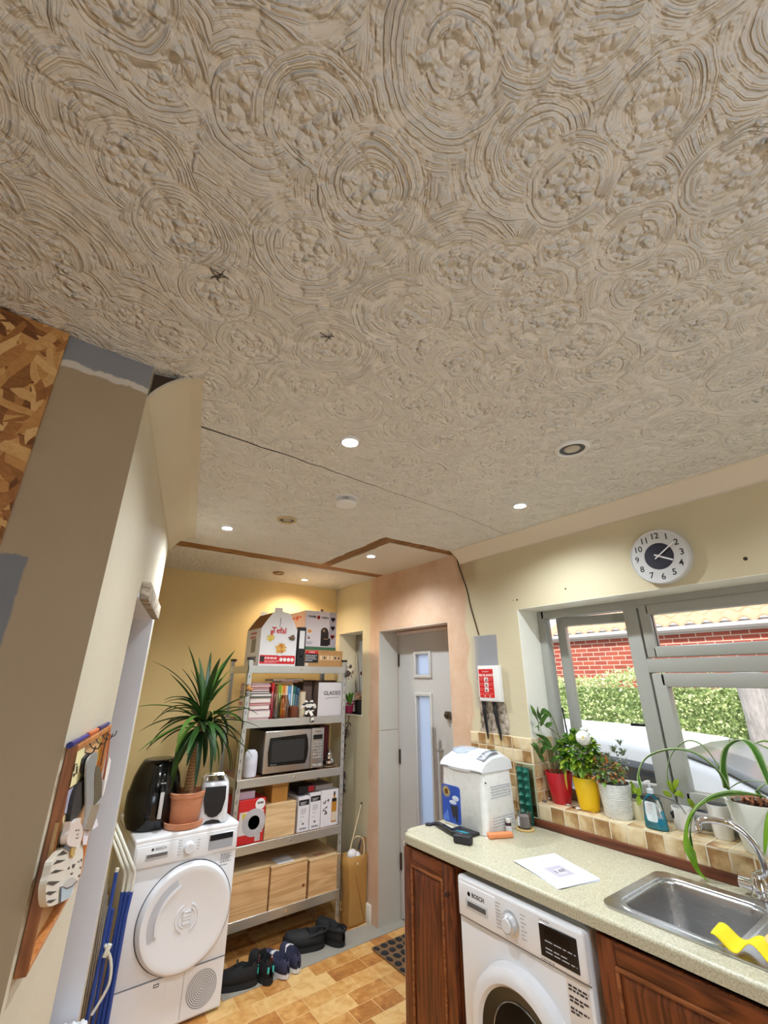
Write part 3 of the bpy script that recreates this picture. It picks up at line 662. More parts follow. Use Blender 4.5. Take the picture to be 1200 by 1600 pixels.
# lower panel with round vent
o = obj('filter_flap', MB().box((DX0+.004,DY+.002,.02), (DX1-.004,DY+.008,.218), .002, 1).box((DX0+.25,DY+.0012,.02), (DX0+.252,DY+.0022,.218)), apw, t, world=True)
obj('flap_seam', MB().box((DX0+.003,DY+.0015,.2185), (DX1-.003,DY+.007,.2215)).box((DX0+.335,DY+.001,.03), (DX0+.3365,DY+.0022,.215)), pm(120,122,128,.5), t, world=True)
obj('latch', frame_rect(MB(), 0, .002, -.012, .012, -.006, .006, .002, 0, Matrix.Translation((DX0+.205,DY,.196))@Matrix.Rotation(PI/2, 4, 'Z')), dkp, t, world=True)
m = MB(); vc = (DX1-.110, DY+.0015, .118)
for k in range(9):
    r = .008+k*.0082; n = max(6, int(2*PI*r/.0068))
    for i in range(n):
        a = 2*PI*i/n; m.box((vc[0]+math.cos(a)*r-.0019, vc[1]-.0006, vc[2]+math.sin(a)*r-.0021), (vc[0]+math.cos(a)*r+.0019, vc[1]+.0004, vc[2]+math.sin(a)*r+.0021))
obj('vent_holes', m, pm(88,90,98,.6), o, world=True, smooth=False)
obj('base', MB().box((DX0+.02,DY+.03,0), (DX1-.02,DY+.56,.014)), M['grey'], t, world=True)
TZ = DZ
# ---- air fryer
t = thing('air_fryer', 'glossy black egg-shaped air fryer on the dryer, left of the potted yucca', 'air fryer', (.680,3.16,TZ), math.radians(-8))
prof = [(.105,0),(.122,.006),(.138,.05),(.142,.11),(.138,.18),(.124,.25),(.104,.300),(.092,.322),(.075,.334),(.04,.336),(0,.336)]
obj('body', MB().lathe(prof, seg=56, sy=1.12), M['gloss'], t)
obj('top_panel', MB().lathe([(.060,.3345),(.082,.332),(.088,.328),(.080,.336),(.060,.338)], seg=40), pm(62,64,66,.25), t)
m = MB().loft([[(x*.072*k+.0, -.085-.075*s_+.0*k, .245+.095*s_*1.0-.0) for x in (-1,-.5,0,.5,1)]+[(x*.072*k, -.078-.07*s_, .25+.095*s_) for x in (1,.5,0,-.5,-1)] for s_, k in ((.0,1.),)]*1) if False else None
obj('basket_front', MB().lathe([(.1415,.075),(.1435,.08),(.1440,.13),(.1425,.17),(.140,.182)], seg=56, sy=1.12), pm(16,16,18,.2), t)
o = obj('handle', MB().tube(spline([(.028,-.150,.215),(.028,-.182,.195),(.028,-.186,.13),(.028,-.176,.062)], 14), [.013]*13+[.011], 12), pm(24,24,26,.2), t)
obj('handle_trim', MB().box((.018,-.2030,.070), (.038,-.196,.195), .003, 2), pm(206,206,208,.3), o)
obj('top_display', MB().prism([(-.052,-.07),(.052,-.07),(.03,-.02),(0,.0),(-.03,-.02)], .3362, .3372), pm(86,92,90,.2), t)
obj('printed_mark', MB().box((.014,-.1592,.228), (.042,-.1580,.234)), pm(170,170,172,.4), t)
# ---- toaster
t = thing('toaster', 'white two-slot toaster with black shield-shaped end, beside the terracotta pot', 'toaster', (1.005,3.10,TZ), math.radians(-14))
m = MB(); rings = []
for z, k in ((0,.94),(.006,1.),(.05,.99),(.13,.965),(.185,.94),(.198,.91),(.205,.85)):
    rings.append([(x*k, y*k, z) for x, y in rrect(-.082,-.14,.082,.14,.03,5)])
obj('body', m.loft(rings), pm(232,232,236,.25), t)
pts = [(-.058,.186),(.058,.186),(.060,.12),(.046,.06),(.022,.038),(0,.033),(-.022,.038),(-.046,.06),(-.060,.12)]
obj('end_panel', MB().prism(pts, -.1455, -.128, 'xz'), dkp, t)
obj('base_vent', MB().prism([(-.05,.004),(.05,.004),(.034,.018),(0,.024),(-.034,.018)], -.1425, -.13, 'xz'), dkp, t)
obj('slot_surround', MB().box((-.052,-.105,.203), (.052,.105,.208), .003, 2), pm(150,152,158,.2,.8), t)
obj('slot', MB().box((-.038,-.095,.2075), (-.012,.095,.2085)).box((.012,-.095,.2075), (.038,.095,.2085)), M['black'], t)
obj('warming_rack', MB().tube([(-.05,-.09,.208),(-.05,-.09,.226),(-.05,.09,.226),(-.05,.09,.208)], .0025, 8).tube([(.05,-.09,.208),(.05,-.09,.226),(.05,.09,.226),(.05,.09,.208)], .0025, 8).tube([(-.05,-.03,.226),(.05,-.03,.226)], .0025, 8).tube([(-.05,.03,.226),(.05,.03,.226)], .0025, 8), M['chrome'], t)
# ---- yucca
t = thing('potted_yucca', 'tall spiky green yucca in a terracotta pot standing on the dryer', 'plant', (.832,3.03,TZ))
obj('saucer', MB().lathe([(0,0),(.090,0),(.100,.004),(.108,.032),(.102,.034),(.094,.010),(0,.010)], seg=48), M['terr'], t)
obj('pot', MB().lathe([(0,.012),(.072,.012),(.075,.016),(.092,.150),(.098,.150),(.101,.172),(.096,.176),(.090,.172),(.086,.148),(0,.140)], seg=48), M['terr'], t)
obj('soil', MB().lathe([(.086,.146),(.05,.154),(0,.158)], seg=30), pm(70,48,32,.95,0.,.3,60), t)
def bark():
    b = NT('ringed_yucca_bark'); co = b.co(); X = b.xyz(co)
    f = b.math('FRACT', b.math('ADD', b.math('MULTIPLY', X[2], 62.), b.math('MULTIPLY', b.noise(co, 40, 3), .9)))
    b.bump(f, .004, .8); return b.fin(b.mix(f, rgb(112,74,44), rgb(182,142,96)), .85)
TX, TYY = .028, .02
obj('trunk', MB().tube(spline([(.0,0,.14),(.004,.0,.26),(.016,.004,.38),(.024,.008,.53)], 14), [.026,.026,.025,.025,.024,.024,.023,.023,.019,.018,.018,.018,.018,.018,.018][:len(spline([(.0,0,.14),(.004,.0,.26),(.016,.004,.38),(.024,.008,.53)], 14))], 14), bark(), t)
rn = random.Random(12); yl = [leafm('yucca_leaf', (24,52,20), (62,104,40), 9, .15), leafm('yucca_leaf_deep', (18,40,22), (44,82,38), 9, .12), leafm('yucca_leaf_bright', (70,120,44), (112,160,64), 9, .3)]
CR = Vector((TX, .012, .565)); k = 0
specs = []
for i in range(58):
    el = rn.choice([75,62,50,40,30,18,8,-5,-20,-38])+rn.uniform(-7, 7); az = i*137.5+rn.uniform(-20, 20)
    specs.append((az, el, rn.uniform(.24, .37)))
specs += [(200,78,.45),(268,72,.40),(160,60,.45),(182,32,.40),(176,14,.34),(5,38,.40),(12,24,.36),(-12,12,.36),(35,70,.44),(75,80,.42),(-20,-12,.34),(190,-8,.36),(205,-30,.33)]
for az, el, ln in specs:
    a = math.radians(az); e = math.radians(el); dz = .13*(1-(el+40)/125) + rn.uniform(-.05,.03)
    base = CR+Vector((math.cos(a)*.012, math.sin(a)*.012, -dz*.8+.02)); hd = Vector((math.cos(a), math.sin(a), 0))
    P = [base]; cur = base.copy(); ee = e; st = ln/6; sag = (.10 if el > 55 else .17 if el > 20 else .20)*rn.uniform(.4, 1.5)
    for j in range(6):
        cur = cur+(hd*math.cos(ee)+Vector((0,0,1))*math.sin(ee))*st; P.append(cur.copy()); ee = max(ee-sag, -1.45)
    if max(p.y for p in P) > .70: continue
    mt = yl[2] if rn.random() < .12 else yl[1] if rn.random() < .45 else yl[0]
    obj('leaf', MB().leaf(P, rn.uniform(.0145, .021), .35, nseg=12), mt, t, ang=80, solid=.0008)
obj('dry_leaf', MB().leaf([CR+Vector((.02,-.03,-.02)), CR+Vector((.03,-.05,.03)), CR+Vector((.045,-.06,.0)), CR+Vector((.048,-.06,-.07))], .012), leafm('dry_leaf', (196,180,110), (222,206,140)), t, solid=.0008)
# ---------------------------------------------------------------- metal shelving
RX0, RX1, RY0, RY1 = 1.200, 2.045, 3.27, 3.67
LV = [1.695, 1.330, .966, .590, .205]
t = thing('metal_shelving', 'five-tier galvanised metal shelving unit against the back wall', 'shelving unit', (1.62,3.47,0))
for x, sx in ((RX0,1),(RX1,-1)):
    for y, sy in ((RY0,1),(RY1,-1)):
        m = MB(); a, b = sorted((x, x+.034*sx)); c, e = sorted((y, y+.034*sy))
        m.box((a, min(y, y+.003*sy), 0), (b, max(y, y+.003*sy), 1.742)).box((min(x, x+.003*sx), c, 0), (max(x, x+.003*sx), e, 1.742))
        o = obj('upright', m, M['galv'], t, world=True, smooth=False)
        h = MB()
        for q in range(28):
            zz = .05+q*.06; h.box((min(x+.013*sx, x+.021*sx), y-.0008 if sy > 0 else y+.0002, zz), (max(x+.013*sx, x+.021*sx), y+.0004 if sy > 0 else y+.0008, zz+.022))
        obj('slot_holes', h, pm(140,142,140,.5), o, world=True, smooth=False)
        obj('end_cap', MB().box((a-.003,c-.003,1.735), (b+.003,e+.003,1.752), .003, 2), M['dark'], o, world=True)
mdf = pm(140,104,74,.75,0.,.1,40)
for lz in LV:
    m = MB()
    for y0, y1 in ((RY0-.004,RY0+.003),(RY1-.003,RY1+.004)): m.box((RX0+.006,y0,lz-.048), (RX1-.006,y1,lz+.002), .0015, 1)
    m.box((RX0+.006,RY0-.004,lz-.050), (RX1-.006,RY0+.020,lz-.047)).box((RX0+.003,RY0,lz-.048), (RX0+.008,RY1,lz)).box((RX1-.008,RY0,lz-.048), (RX1-.003,RY1,lz))
    o = obj('shelf', m, M['galv'], t, world=True)
    obj('shelf_board', MB().box((RX0+.008,RY0+.003,lz-.010), (RX1-.008,RY1-.003,lz-.001)), mdf, o, world=True)
    obj('screw', MB().cyl((1.625,RY0-.008,lz-.022), (1.625,RY0-.003,lz-.022), .007), M['chrome'], o, world=True)
FR, UP = (1,0,0), (0,0,1)
def pbox(name, label, cat, x0, x1, y0, z0, z1, dep, mat, group=None, rot=0., bev=.001):
    t = thing(name, label, cat, ((x0+x1)/2, y0+dep/2, z0), rot, group); w = (x1-x0)/2
    obj('carton' if 'box' in name else 'body', MB().box((-w,-dep/2,0), (w,dep/2,z1-z0), bev, 1), mat, t); t['hw'] = w; t['hd'] = dep/2
    return t
def face(t, x, z, w, h, mat, name='printed_panel', off=.0008):     # flat print on the front of a box thing (x, z from the lower left corner)
    hw, hd = t['hw'], t['hd']; return obj(name, MB().box((-hw+x,-hd-off,z), (-hw+x+w,-hd,z+h)), mat, t, smooth=False)
def food(t, x, z, r, cols, n=18, seed=3, off=.0012, name='printed_picture'):
    hw, hd = t['hw'], t['hd']; rn = random.Random(seed)
    obj(name, MB().cyl((-hw+x,-hd-off,z), (-hw+x,-hd,z), r*1.25, seg=28), pm(226,226,228,.4), t, smooth=False)
    for c in cols:
        m = MB()
        for i in range(n):
            a = rn.uniform(0, 2*PI); q = r*math.sqrt(rn.random())*.85; s = r*rn.uniform(.14,.26); an = rn.uniform(0, PI)
            m.box((-s*1.5,-.0002,-s*.5), (s*1.5,.0006,s*.5), m=Matrix.Translation((-hw+x+math.cos(a)*q, -hd-off-.0008-rn.random()*.0006, z+math.sin(a)*q*.8))@Matrix.Rotation(an, 4, 'Y'))
        obj(name, m, pm(*c, .5), t, smooth=False)
Z1 = LV[0]+.0005
# gable-topped fryer carton
t = thing('appliance_box', 'white gable-topped fryer carton with red bottom band on the shelving top', 'box', (1.4325,3.445,Z1))
hw, hd, ht = .150, .150, .276; t['hw'] = hw; t['hd'] = hd
gab = [(-hw,0),(hw,0),(hw,ht),(-.150+.215,.418),(-.150+.142,.428),(-.150+.140,.452),(-.150+.092,.450),(-.150+.088,.425),(-hw+.035,.33),(-hw,ht)]
gab = [(-hw,0),(hw,0),(hw,ht),(.075,.402),(.012,.412),(.010,.440),(-.052,.438),(-.056,.408),(-.105,.345),(-hw,ht)]
wc = pm(232,230,232,.55)
obj('front_panel', MB().prism(gab, -hd, -hd+.004, 'xz'), wc, t, smooth=False)
obj('back_panel', MB().prism(gab, hd-.004, hd, 'xz'), wc, t, smooth=False)
obj('side_panel', MB().box((-hw,-hd+.004,0), (-hw+.004,hd-.004,ht)), wc, t); obj('side_panel', MB().box((hw-.004,-hd+.004,0), (hw,hd-.004,ht)), wc, t)
obj('roof_flap', MB().prism([(-hw,ht),(-.060,.400),(-.060,.396),(-hw+.005,ht-.003)], -hd+.004, hd-.004, 'xz'), pm(150,104,62,.8), t)
obj('roof_flap', MB().prism([(hw,ht),(.060,.400),(.060,.396),(hw-.005,ht-.003)], -hd+.004, hd-.004, 'xz'), pm(150,104,62,.8), t)
obj('handle_slot', MB().box((-.003,-hd-.001,.285), (.001,-hd,.362)), M['dark'], t)
text('lettering', 'Tefal', .062, (-.005,-hd-.0009,.262), FR, UP, pm(196,40,44,.5), t, .0006, font_off=.0016)
face(t, .006, .016, .288, .062, pm(206,34,38,.5)); 
spots_text(t, (-.105,-hd-.0012,.050), FR, UP, [1], .10, pm(240,200,200,.5), .014, .02)
spots_text(t, (-.105,-hd-.0012,.034), FR, UP, [1,.8], .12, pm(236,190,190,.5), .004, .009)
m = MB()
for i in range(4): m.cyl((.028+i*.031,-hd-.0016,.048), (.028+i*.031,-hd-.0009,.048), .014, seg=20)
obj('printed_badge', m, pm(232,226,224,.5), t)
obj('printed_badge', MB().box((-hw+.010,-hd-.0016,.030), (-hw+.042,-hd-.0009,.070)), pm(50,36,40,.5), t)
food(t, .078, .205, .032, [(212,176,30),(226,196,60)], 12, 1); food(t, .255, .212, .028, [(90,54,34),(120,70,36),(70,84,40)], 14, 2); food(t, .165, .130, .045, [(216,156,60),(232,184,90),(186,112,46)], 22, 3)
obj('printed_picture', MB().box((-.075,-hd-.0016,.225), (-.055,-hd-.0009,.262)), pm(196,60,50,.5), t)
spots_text(t, (-hw-.0002,.06,.235), (0,-1,0), UP, [1,.9], .12, pm(190,70,60,.5), .016, .03)
obj('side_picture', MB().box((-hw-.001,-.06,.10), (-hw,.03,.20)).box((-hw-.001,-.09,.03), (-hw,.09,.07)), pm(150,146,132,.6), t)
# lever arch file
t = thing('lever_arch_file', 'black lever arch file with a blank white spine label, upright between the boxes', 'file', (1.626,3.445,Z1))
obj('cover', MB().box((-.034,-.150,0), (-.030,.135,.300)).box((.030,-.150,0), (.034,.135,.300)).box((-.034,-.155,0), (.034,-.150,.300), .002, 1), pm(24,24,28,.45), t)
obj('pages', MB().box((-.026,-.12,.004), (.026,.13,.292)), M['paper'], t)
obj('spine_label', MB().box((-.022,-.1562,.135), (.022,-.155,.272)), pm(228,228,228,.6), t)
obj('finger_ring', MB().lathe([(.006,-.1552),(.007,-.158),(.011,-.158),(.012,-.1552)], (0,0,.075), 24, 'y'), pm(60,62,66,.3,.8), t)
# air fryer carton over flat brown carton
t = pbox('appliance_box', 'flat brown carton with black print panel beneath the taller fryer carton', 'box', 1.664, 2.018, 3.30, Z1, Z1+.128, .30, pm(176,132,80,.75))
face(t, .004, .030, .118, .070, pm(26,24,26,.5)); face(t, .004, .100, .118, .022, pm(196,34,40,.5)); text('lettering', 'TOWER', .015, (-.115,-.1512,.111), FR, UP, pm(240,220,220,.5), t)
spots_text(t, (-.168,-.1512,.082), FR, UP, [1,.9,1,.6], .10, pm(200,200,200,.5), .006, .013); face(t, .006, .004, .030, .024, pm(206,196,180,.6))
for i, c in enumerate(((214,186,150),(40,34,30),(214,186,150),(214,186,150),(50,40,34),(40,34,30))): face(t, .135+i*.034, .052, .024, .036, pm(214,186,150,.6)); 
for i in (1,4,5): face(t, .140+i*.034, .058, .014, .024, pm(40,34,30,.6), off=.0014)
spots_text(t, (-.03,-.1512,.112), FR, UP, [1], .08, pm(120,84,50,.6), .005, .01)
t = pbox('appliance_box', 'tall white air fryer carton with grey side stripe, right of the black file', 'box', 1.664, 1.962, 3.325, Z1+.1285, Z1+.1285+.318, .295, pm(214,206,210,.55))
o = face(t, .0, .0, .298, .028, pm(66,104,74,.5)); face(t, .228, .03, .068, .288, pm(170,162,170,.5))
text('lettering', 'TOWER', .021, (-.090,-.1486,.268), FR, UP, pm(60,50,58,.5), t, .0006, font_off=.001); text('lettering', 'VORTX', .021, (.034,-.1486,.266), FR, UP, pm(60,50,58,.5), t, .0006, font_off=.001)
obj('printed_badge', MB().lathe([(.009,-.1476),(.009,-.1492),(.016,-.1492),(.016,-.1476)], (-.028,0,.266), 28, 'y'), pm(200,60,50,.5), t)
m = MB().lathe([(0,-.1486),(.036,-.1486),(.036,-.1476)], (.035,0,.150), 30, 'y').box((.0,-.1488,.035), (.075,-.1476,.15)).box((.055,-.1489,.045), (.092,-.1476,.10)); obj('printed_picture', m, pm(24,18,22,.3), t)
obj('printed_picture', MB().box((.03,-.1494,.090), (.07,-.1488,.096)).lathe([(0,-.1494),(.012,-.1494),(.012,-.1488)], (.028,0,.160), 20, 'y'), pm(150,120,90,.3), t)
food(t, .042, .150, .022, [(204,130,60),(226,160,80)], 14, 5, .0004); food(t, .040, .098, .016, [(140,60,50),(120,50,40)], 10, 6, .0004)
for i, c in enumerate(((50,40,60),(40,32,40),(150,70,50))):
    m = MB(); zc = .256-i*.072
    m.lathe([(0,-.1494),(.0125,-.1494),(.0125,-.1486)], (.104,0,zc+.006), 18, 'y').lathe([(0,-.1494),(.0125,-.1494),(.0125,-.1486)], (.122,0,zc+.006), 18, 'y').prism([(.092,zc+.003),(.113,zc-.024),(.134,zc+.003),(.113,zc+.01)], -.1494, -.1486, 'xz'); obj('printed_badge', m, pm(*c, .5), t)
spots_text(t, (-.13,-.1486,.062), FR, UP, [1,.8,.9], .06, txg, .004, .008); spots_text(t, (-.1492,.10,.262), (0,-1,0), UP, [1], .17, pm(206,110,90,.5), .016, .02)
obj('printed_badge', MB().lathe([(.010,-.1492),(.010,-.1500),(.020,-.1500),(.020,-.1492)], (0,.01,.266), 26, 'x'), pm(206,90,80,.5), t)
obj('carton_flap', MB().box((-.01,-.1475,.3175), (.012,-.13,.336)), pm(96,66,50,.7), t)
# ---- second tier: books, vases, glasses box
Z2 = LV[1]+.0005
def book(name, label, x0, x1, y0, z0, z1, dep, col, group, spine='front', tilt=0., flat=False):
    """flat: lying down; otherwise upright. Cover in colour, page block pale"""
    t = thing(name, label, 'book', ((x0+x1)/2, y0+dep/2, z0), tilt, group); w, h = x1-x0, z1-z0; c = pm(*col, .45)
    e = .0022
    if flat: m = MB().box((-w/2,-dep/2,0), (w/2,dep/2,e)).box((-w/2,-dep/2,h-e), (w/2,dep/2,h)).box((w/2-e,-dep/2,0), (w/2,dep/2,h)); pg = MB().box((-w/2+.004,-dep/2+.004,e), (w/2-e,dep/2-.004,h-e))
    else: m = MB().box((-w/2,-dep/2,0), (-w/2+e,dep/2,h)).box((w/2-e,-dep/2,0), (w/2,dep/2,h)).box((-w/2,-dep/2-.002,0), (w/2,-dep/2+e,h), .001, 1); pg = MB().box((-w/2+e,-dep/2+e,.003), (w/2-e,dep/2-.005,h-.004))
    obj('cover', m, c, t, smooth=False); obj('pages', pg, pm(226,214,206,.8), t, smooth=False)
    if not flat and w > .011: obj('spine_print', MB().box((-w*.22,-dep/2-.0026,h*.25), (w*.22,-dep/2-.002,h*.75)), pm(*[min(255, int(v*.45+130)) for v in col], .5), t, smooth=False)
    return t
G2 = 'books lying in a flat stack'
z = Z2
stack = [(.013,(200,150,156),.165,'thin pink book at the very bottom of the flat stack'),(.050,(196,170,190),.170,'thickest pale book, low in the flat stack'),(.004,(60,50,54),.150,'thin dark booklet above the thickest book of the flat stack'),
 (.030,(206,150,160),.160,'cream-paged book with pink cover in the lower half of the flat stack'),(.012,(190,50,66),.172,'red-covered book jutting out low in the flat stack'),(.036,(150,90,84),.168,'thick brown-pink book at the middle of the flat stack'),
 (.009,(60,96,80),.176,'thin green-edged book at the middle of the flat stack'),(.020,(104,110,108),.170,'grey book just above the green-edged one in the flat stack'),(.015,(66,68,78),.160,'dark slate book in the upper half of the flat stack'),
 (.016,(140,50,74),.150,'narrow plum-covered book in the upper half of the flat stack'),(.013,(206,130,146),.150,'rose-covered book third from the top of the flat stack'),(.016,(176,40,60),.160,'crimson-edged book second from the top of the flat stack'),(.010,(190,164,176),.150,'thin pale mauve book topmost of the flat stack')]
for h, c, w, lab in stack:
    x0 = 1.246+random.uniform(-.002,.003); book('book', lab, x0, x0+w*.97, 3.300+random.uniform(0,.006), z, z+h-.0006, .215, c, G2, flat=True); z += h
ups = [(.022,(196,40,44),.245,'tall bright red book next to the flat stack'),(.018,(120,54,34),.225,'brown-red upright book beside the tall bright red one'),(.014,(186,120,56),.222,'slim tan upright book left of the green one'),(.026,(130,160,40),.232,'lime green upright book'),(.012,(214,190,70),.226,'thin yellow upright book right of the lime green one'),(.020,(214,120,36),.230,'orange upright book behind the narrow bottle'),
 (.022,(214,190,160),.226,'beige upright book behind the round vase'),(.030,(84,140,186),.222,'light blue upright book'),(.012,(226,222,210),.230,'thin white upright book right of the light blue one'),(.022,(30,96,84),.220,'dark teal upright book'),(.016,(34,60,86),.214,'navy upright book right of the dark teal one'),(.020,(48,96,128),.205,'steel blue upright book, shorter than the navy one'),(.016,(196,150,60),.190,'mustard upright book at the right end of the row')]
x = 1.424
for w, c, h, lab in ups:
    book('book', lab, x, x+w-.001, 3.335, Z2, Z2+h, .19, c, 'books standing upright in a row'); x += w
book('book', 'thin red book laid flat across the upright books', 1.50, 1.640, 3.335, Z2+.2462, Z2+.258, .19, (180,36,40), 'books laid across the row', flat=True)
book('book', 'white paperback laid flat across the upright books', 1.43, 1.60, 3.335, Z2+.2588, Z2+.272, .17, (226,214,220), 'books laid across the row', flat=True)
book('book', 'dark blue book laid flat on top of the red one', 1.603, 1.69, 3.345, Z2+.2588, Z2+.276, .15, (34,44,60), 'books laid across the row', flat=True)
tg = clear_glass((.92,.80,.70), .25, 'amber_tinted_glass'); cg = clear_glass((.93,.95,.94), .25, 'thin_clear_glass')
t = thing('glass_vase', 'rounded amber glass vase in front of the books', 'vase', (1.520,3.305,Z2)); obj('body', MB().lathe([(0,0),(.030,0),(.034,.004),(.043,.05),(.044,.085),(.034,.125),(.024,.150),(.026,.160),(.0235,.160),(.0215,.150),(.031,.124),(.041,.084),(.040,.05),(.030,.006),(0,.006)], seg=36), tg, t)
t = thing('glass_bottle', 'tall slender clear bottle in front of the green and yellow books', 'bottle', (1.456,3.300,Z2)); obj('body', MB().lathe([(0,0),(.020,0),(.022,.01),(.020,.10),(.008,.17),(.008,.235),(.011,.24),(.009,.242),(.006,.235),(.006,.17),(.017,.10),(.018,.01),(0,.006)], seg=28), cg, t)
t = thing('bottle_vase', 'narrow-necked glass bottle vase behind the amber vase', 'vase', (1.536,3.318,Z2+.000)) if False else None
t = thing('candle_holder', 'squat brown candle holder with a silver tealight', 'candle holder', (1.600,3.303,Z2)); obj('body', MB().lathe([(0,0),(.030,0),(.034,.006),(.034,.075),(.028,.082),(.026,.078),(.028,.05),(0,.05)], seg=30), pm(110,58,36,.4), t); obj('tealight', MB().lathe([(0,.0505),(.018,.0505),(.019,.064),(0,.062)], seg=24), M['chrome'], t)
t = thing('ceramic_vase', 'tall mottled beige cylinder vase right of the blue books', 'vase', (1.668,3.306,Z2)); obj('body', MB().lathe([(0,0),(.022,0),(.025,.006),(.025,.182),(.021,.184),(.021,.02),(0,.02)], seg=30), pm(206,190,162,.6,0.,.2,26), t); obj('rim', MB().lathe([(.0215,.180),(.026,.180),(.026,.188),(.0215,.188)], seg=30), pm(120,70,50,.5), t)
# black and white ornament with trailing ribbon
t = thing('ribbon_ornament', 'black and white striped bow ornament hanging over the shelf edge', 'ornament', (1.716,3.291,Z2)); bw = NT('black_and_white_stripes'); q = bw.math('FRACT', bw.math('MULTIPLY', bw.math('ADD', bw.xyz(bw.co())[2], bw.math('MULTIPLY', bw.noise(bw.co(), 18, 2), .06)), 22.)); bw.fin(bw.mix(bw.step(q, .62, .7), rgb(222,216,206), rgb(40,38,40)), .6)
def blob(m, c, r, sx=1., sy=1., sz=1., seg=20, n=10):
    m.lathe([(r*math.sin(PI*i/n), -r*math.cos(PI*i/n)) for i in range(n+1)], (0,0,0), seg, m=Matrix.Translation(c)@Matrix.Diagonal((sx,sy,sz,1))); return m
m = MB()
for sx_ in (-1, 1):
    m.leaf([(0,-.006,.060),(sx_*.030,-.012,.088),(sx_*.052,-.008,.070),(sx_*.040,.004,.048),(sx_*.004,.0,.052)], .015, .1, up=(0,-1,.3), shape=lambda q: .5+.5*math.sin(PI*q))
    m.leaf([(0,-.006,.055),(sx_*.020,-.014,.030),(sx_*.034,-.010,.004)], .012, .1, up=(0,-1,.2), shape=lambda q: .7+.3*q)
    m.leaf([(0,-.004,.062),(sx_*.012,-.010,.100),(sx_*.030,-.006,.112),(sx_*.028,.0,.080)], .010, .1, up=(0,-1,.2), shape=lambda q: .8)
obj('bow', m, bw.m, t, solid=.0015, ang=70); obj('knot', blob(MB(), (0,-.010,.056), .013, 1, .7, .9), bw.m, t)
obj('ribbon_tail', MB().leaf([(.012,-.018,.035),(.018,-.040,.008),(.022,-.044,-.035)], .012, .1, up=(0,-1,.2), shape=lambda q: 1.), bw.m, t, solid=.0015)
gb = pbox('storage_box', 'white box marked GLASSES at the right end of the book shelf', 'box', 1.802, 2.030, 3.295, Z2, Z2+.246, .33, pm(206,200,200,.7))
text('lettering', 'GLASSES', .042, (.012,-.1656,.165), FR, (.03,0,1), pm(24,22,24,.5), gb, .0006, font_off=.0004); obj('drawn_line', MB().tube(spline([(-.05,-.1655,.125),(.0,-.1655,.131),(.075,-.1655,.134)], 8), .0015, 6), pm(24,22,24,.5), gb)
obj('carton_side', MB().box((-.1148,-.1645,.001), (-.114,.1645,.2455)), pm(124,104,92,.8), gb); text('lettering', 'YS', .060, (-.1152,.060,.105), (0,-1,0), UP, pm(30,26,26,.5), gb, .0004, font_off=.001)
o = obj('carton_lid', MB().box((-.1145,-.165,.246), (.1145,.165,.2475)), pm(110,80,62,.8), gb)
t = pbox('storage_box', 'dark flat carton lying on top of the GLASSES box', 'box', 1.80, 1.98, 3.33, Z2+.2482, Z2+.262, .24, pm(84,54,44,.7))
t = pbox('storage_box', 'dark brown low box behind the striped bow, under the flat strip of light', 'box', 1.700, 1.778, 3.36, Z2, Z2+.252, .20, pm(92,74,64,.75))
# hanging small orchids and dried posy on the right upright
t = thing('dried_posy', 'small dried flower posy tied to the top right corner of the shelving', 'ornament', (2.060,3.262,1.655)); rn = random.Random(5)
m = MB(); m2 = MB()
for i in range(14):
    c = (rn.gauss(0,.016), rn.uniform(-.016,.0), rn.gauss(0,.020)); blob(m if i % 3 else m2, c, rn.uniform(.009,.016), seg=10, n=6)
obj('petals', m, pm(190,178,160,.8,0.,.3,60), t); obj('dark_berries', m2, pm(70,52,44,.7), t)
m = MB()
for i in range(6):
    a = rn.uniform(0, 2*PI); m.leaf([(0,-.01,0),(math.cos(a)*.03,-.014,math.sin(a)*.03),(math.cos(a)*.045,-.01,math.sin(a)*.045-.01)], .005)
obj('leaves', m, pm(74,62,46,.8), t, solid=.0008)
t = thing('dried_posy', 'small orange dried bud clipped to the left front upright beside the yucca', 'ornament', (1.215,3.256,1.545)); m = MB(); blob(m, (0,0,0), .018, 1, .6, 1.1); blob(m, (.02,0,-.012), .012); obj('bud', m, pm(196,140,80,.7), t); obj('leaves', MB().leaf([(0,0,.01),(-.03,-.01,.02),(-.055,0,.015)], .008).leaf([(0,0,0),(-.02,-.01,-.03),(-.01,0,-.06)], .007), pm(70,40,30,.8), t, solid=.0008)
# ---- third tier: microwave, smart speaker, spirit kettle
Z3 = LV[2]+.0005
t = thing('microwave_oven', 'stainless steel microwave oven on the middle shelf', 'microwave', (1.628,3.45,Z3)); w, dp, h0, h1 = .240, .155, .014, .284
obj('body', MB().box((-w,-dp+.012,h0), (w,dp,h1), .005, 2), pm(70,68,64,.5,.3), t)
for x in (-.2,.2):
    for y in (-.12,.12): obj('foot', MB().cyl((x,y,0), (x,y,h0+.002), .014, seg=16), M['rubber'], t)
dd = MB().box((-w,-dp-.010,h0), (.128,-dp+.012,h1), .006, 3); o = obj('door', dd, brushed(206,200,194,0,.32), t)
obj('door_window', MB().prism([(-.205,h0+.045),(.085,h0+.040),(.100,h0+.08),(.106,(h0+h1)/2),(.100,h1-.075),(.085,h1-.035),(-.205,h1-.045),(-.214,(h0+h1)/2)], -dp-.0118, -dp-.009, 'xz'), pm(16,16,18,.12), o)
obj('window_mesh', MB().box((-.185,-dp-.0124,h0+.065), (.072,-dp-.0116,h1-.065)), pm(46,46,48,.3,0.,.3,200), o)
text('lettering', 'Panasonic', .012, (-.165,-dp-.0126,h0+.053), FR, UP, pm(160,160,160,.4), o)
obj('control_panel', MB().box((.131,-dp-.008,h0), (w,-dp+.012,h1), .004, 2), brushed(196,192,188,0,.35), t)
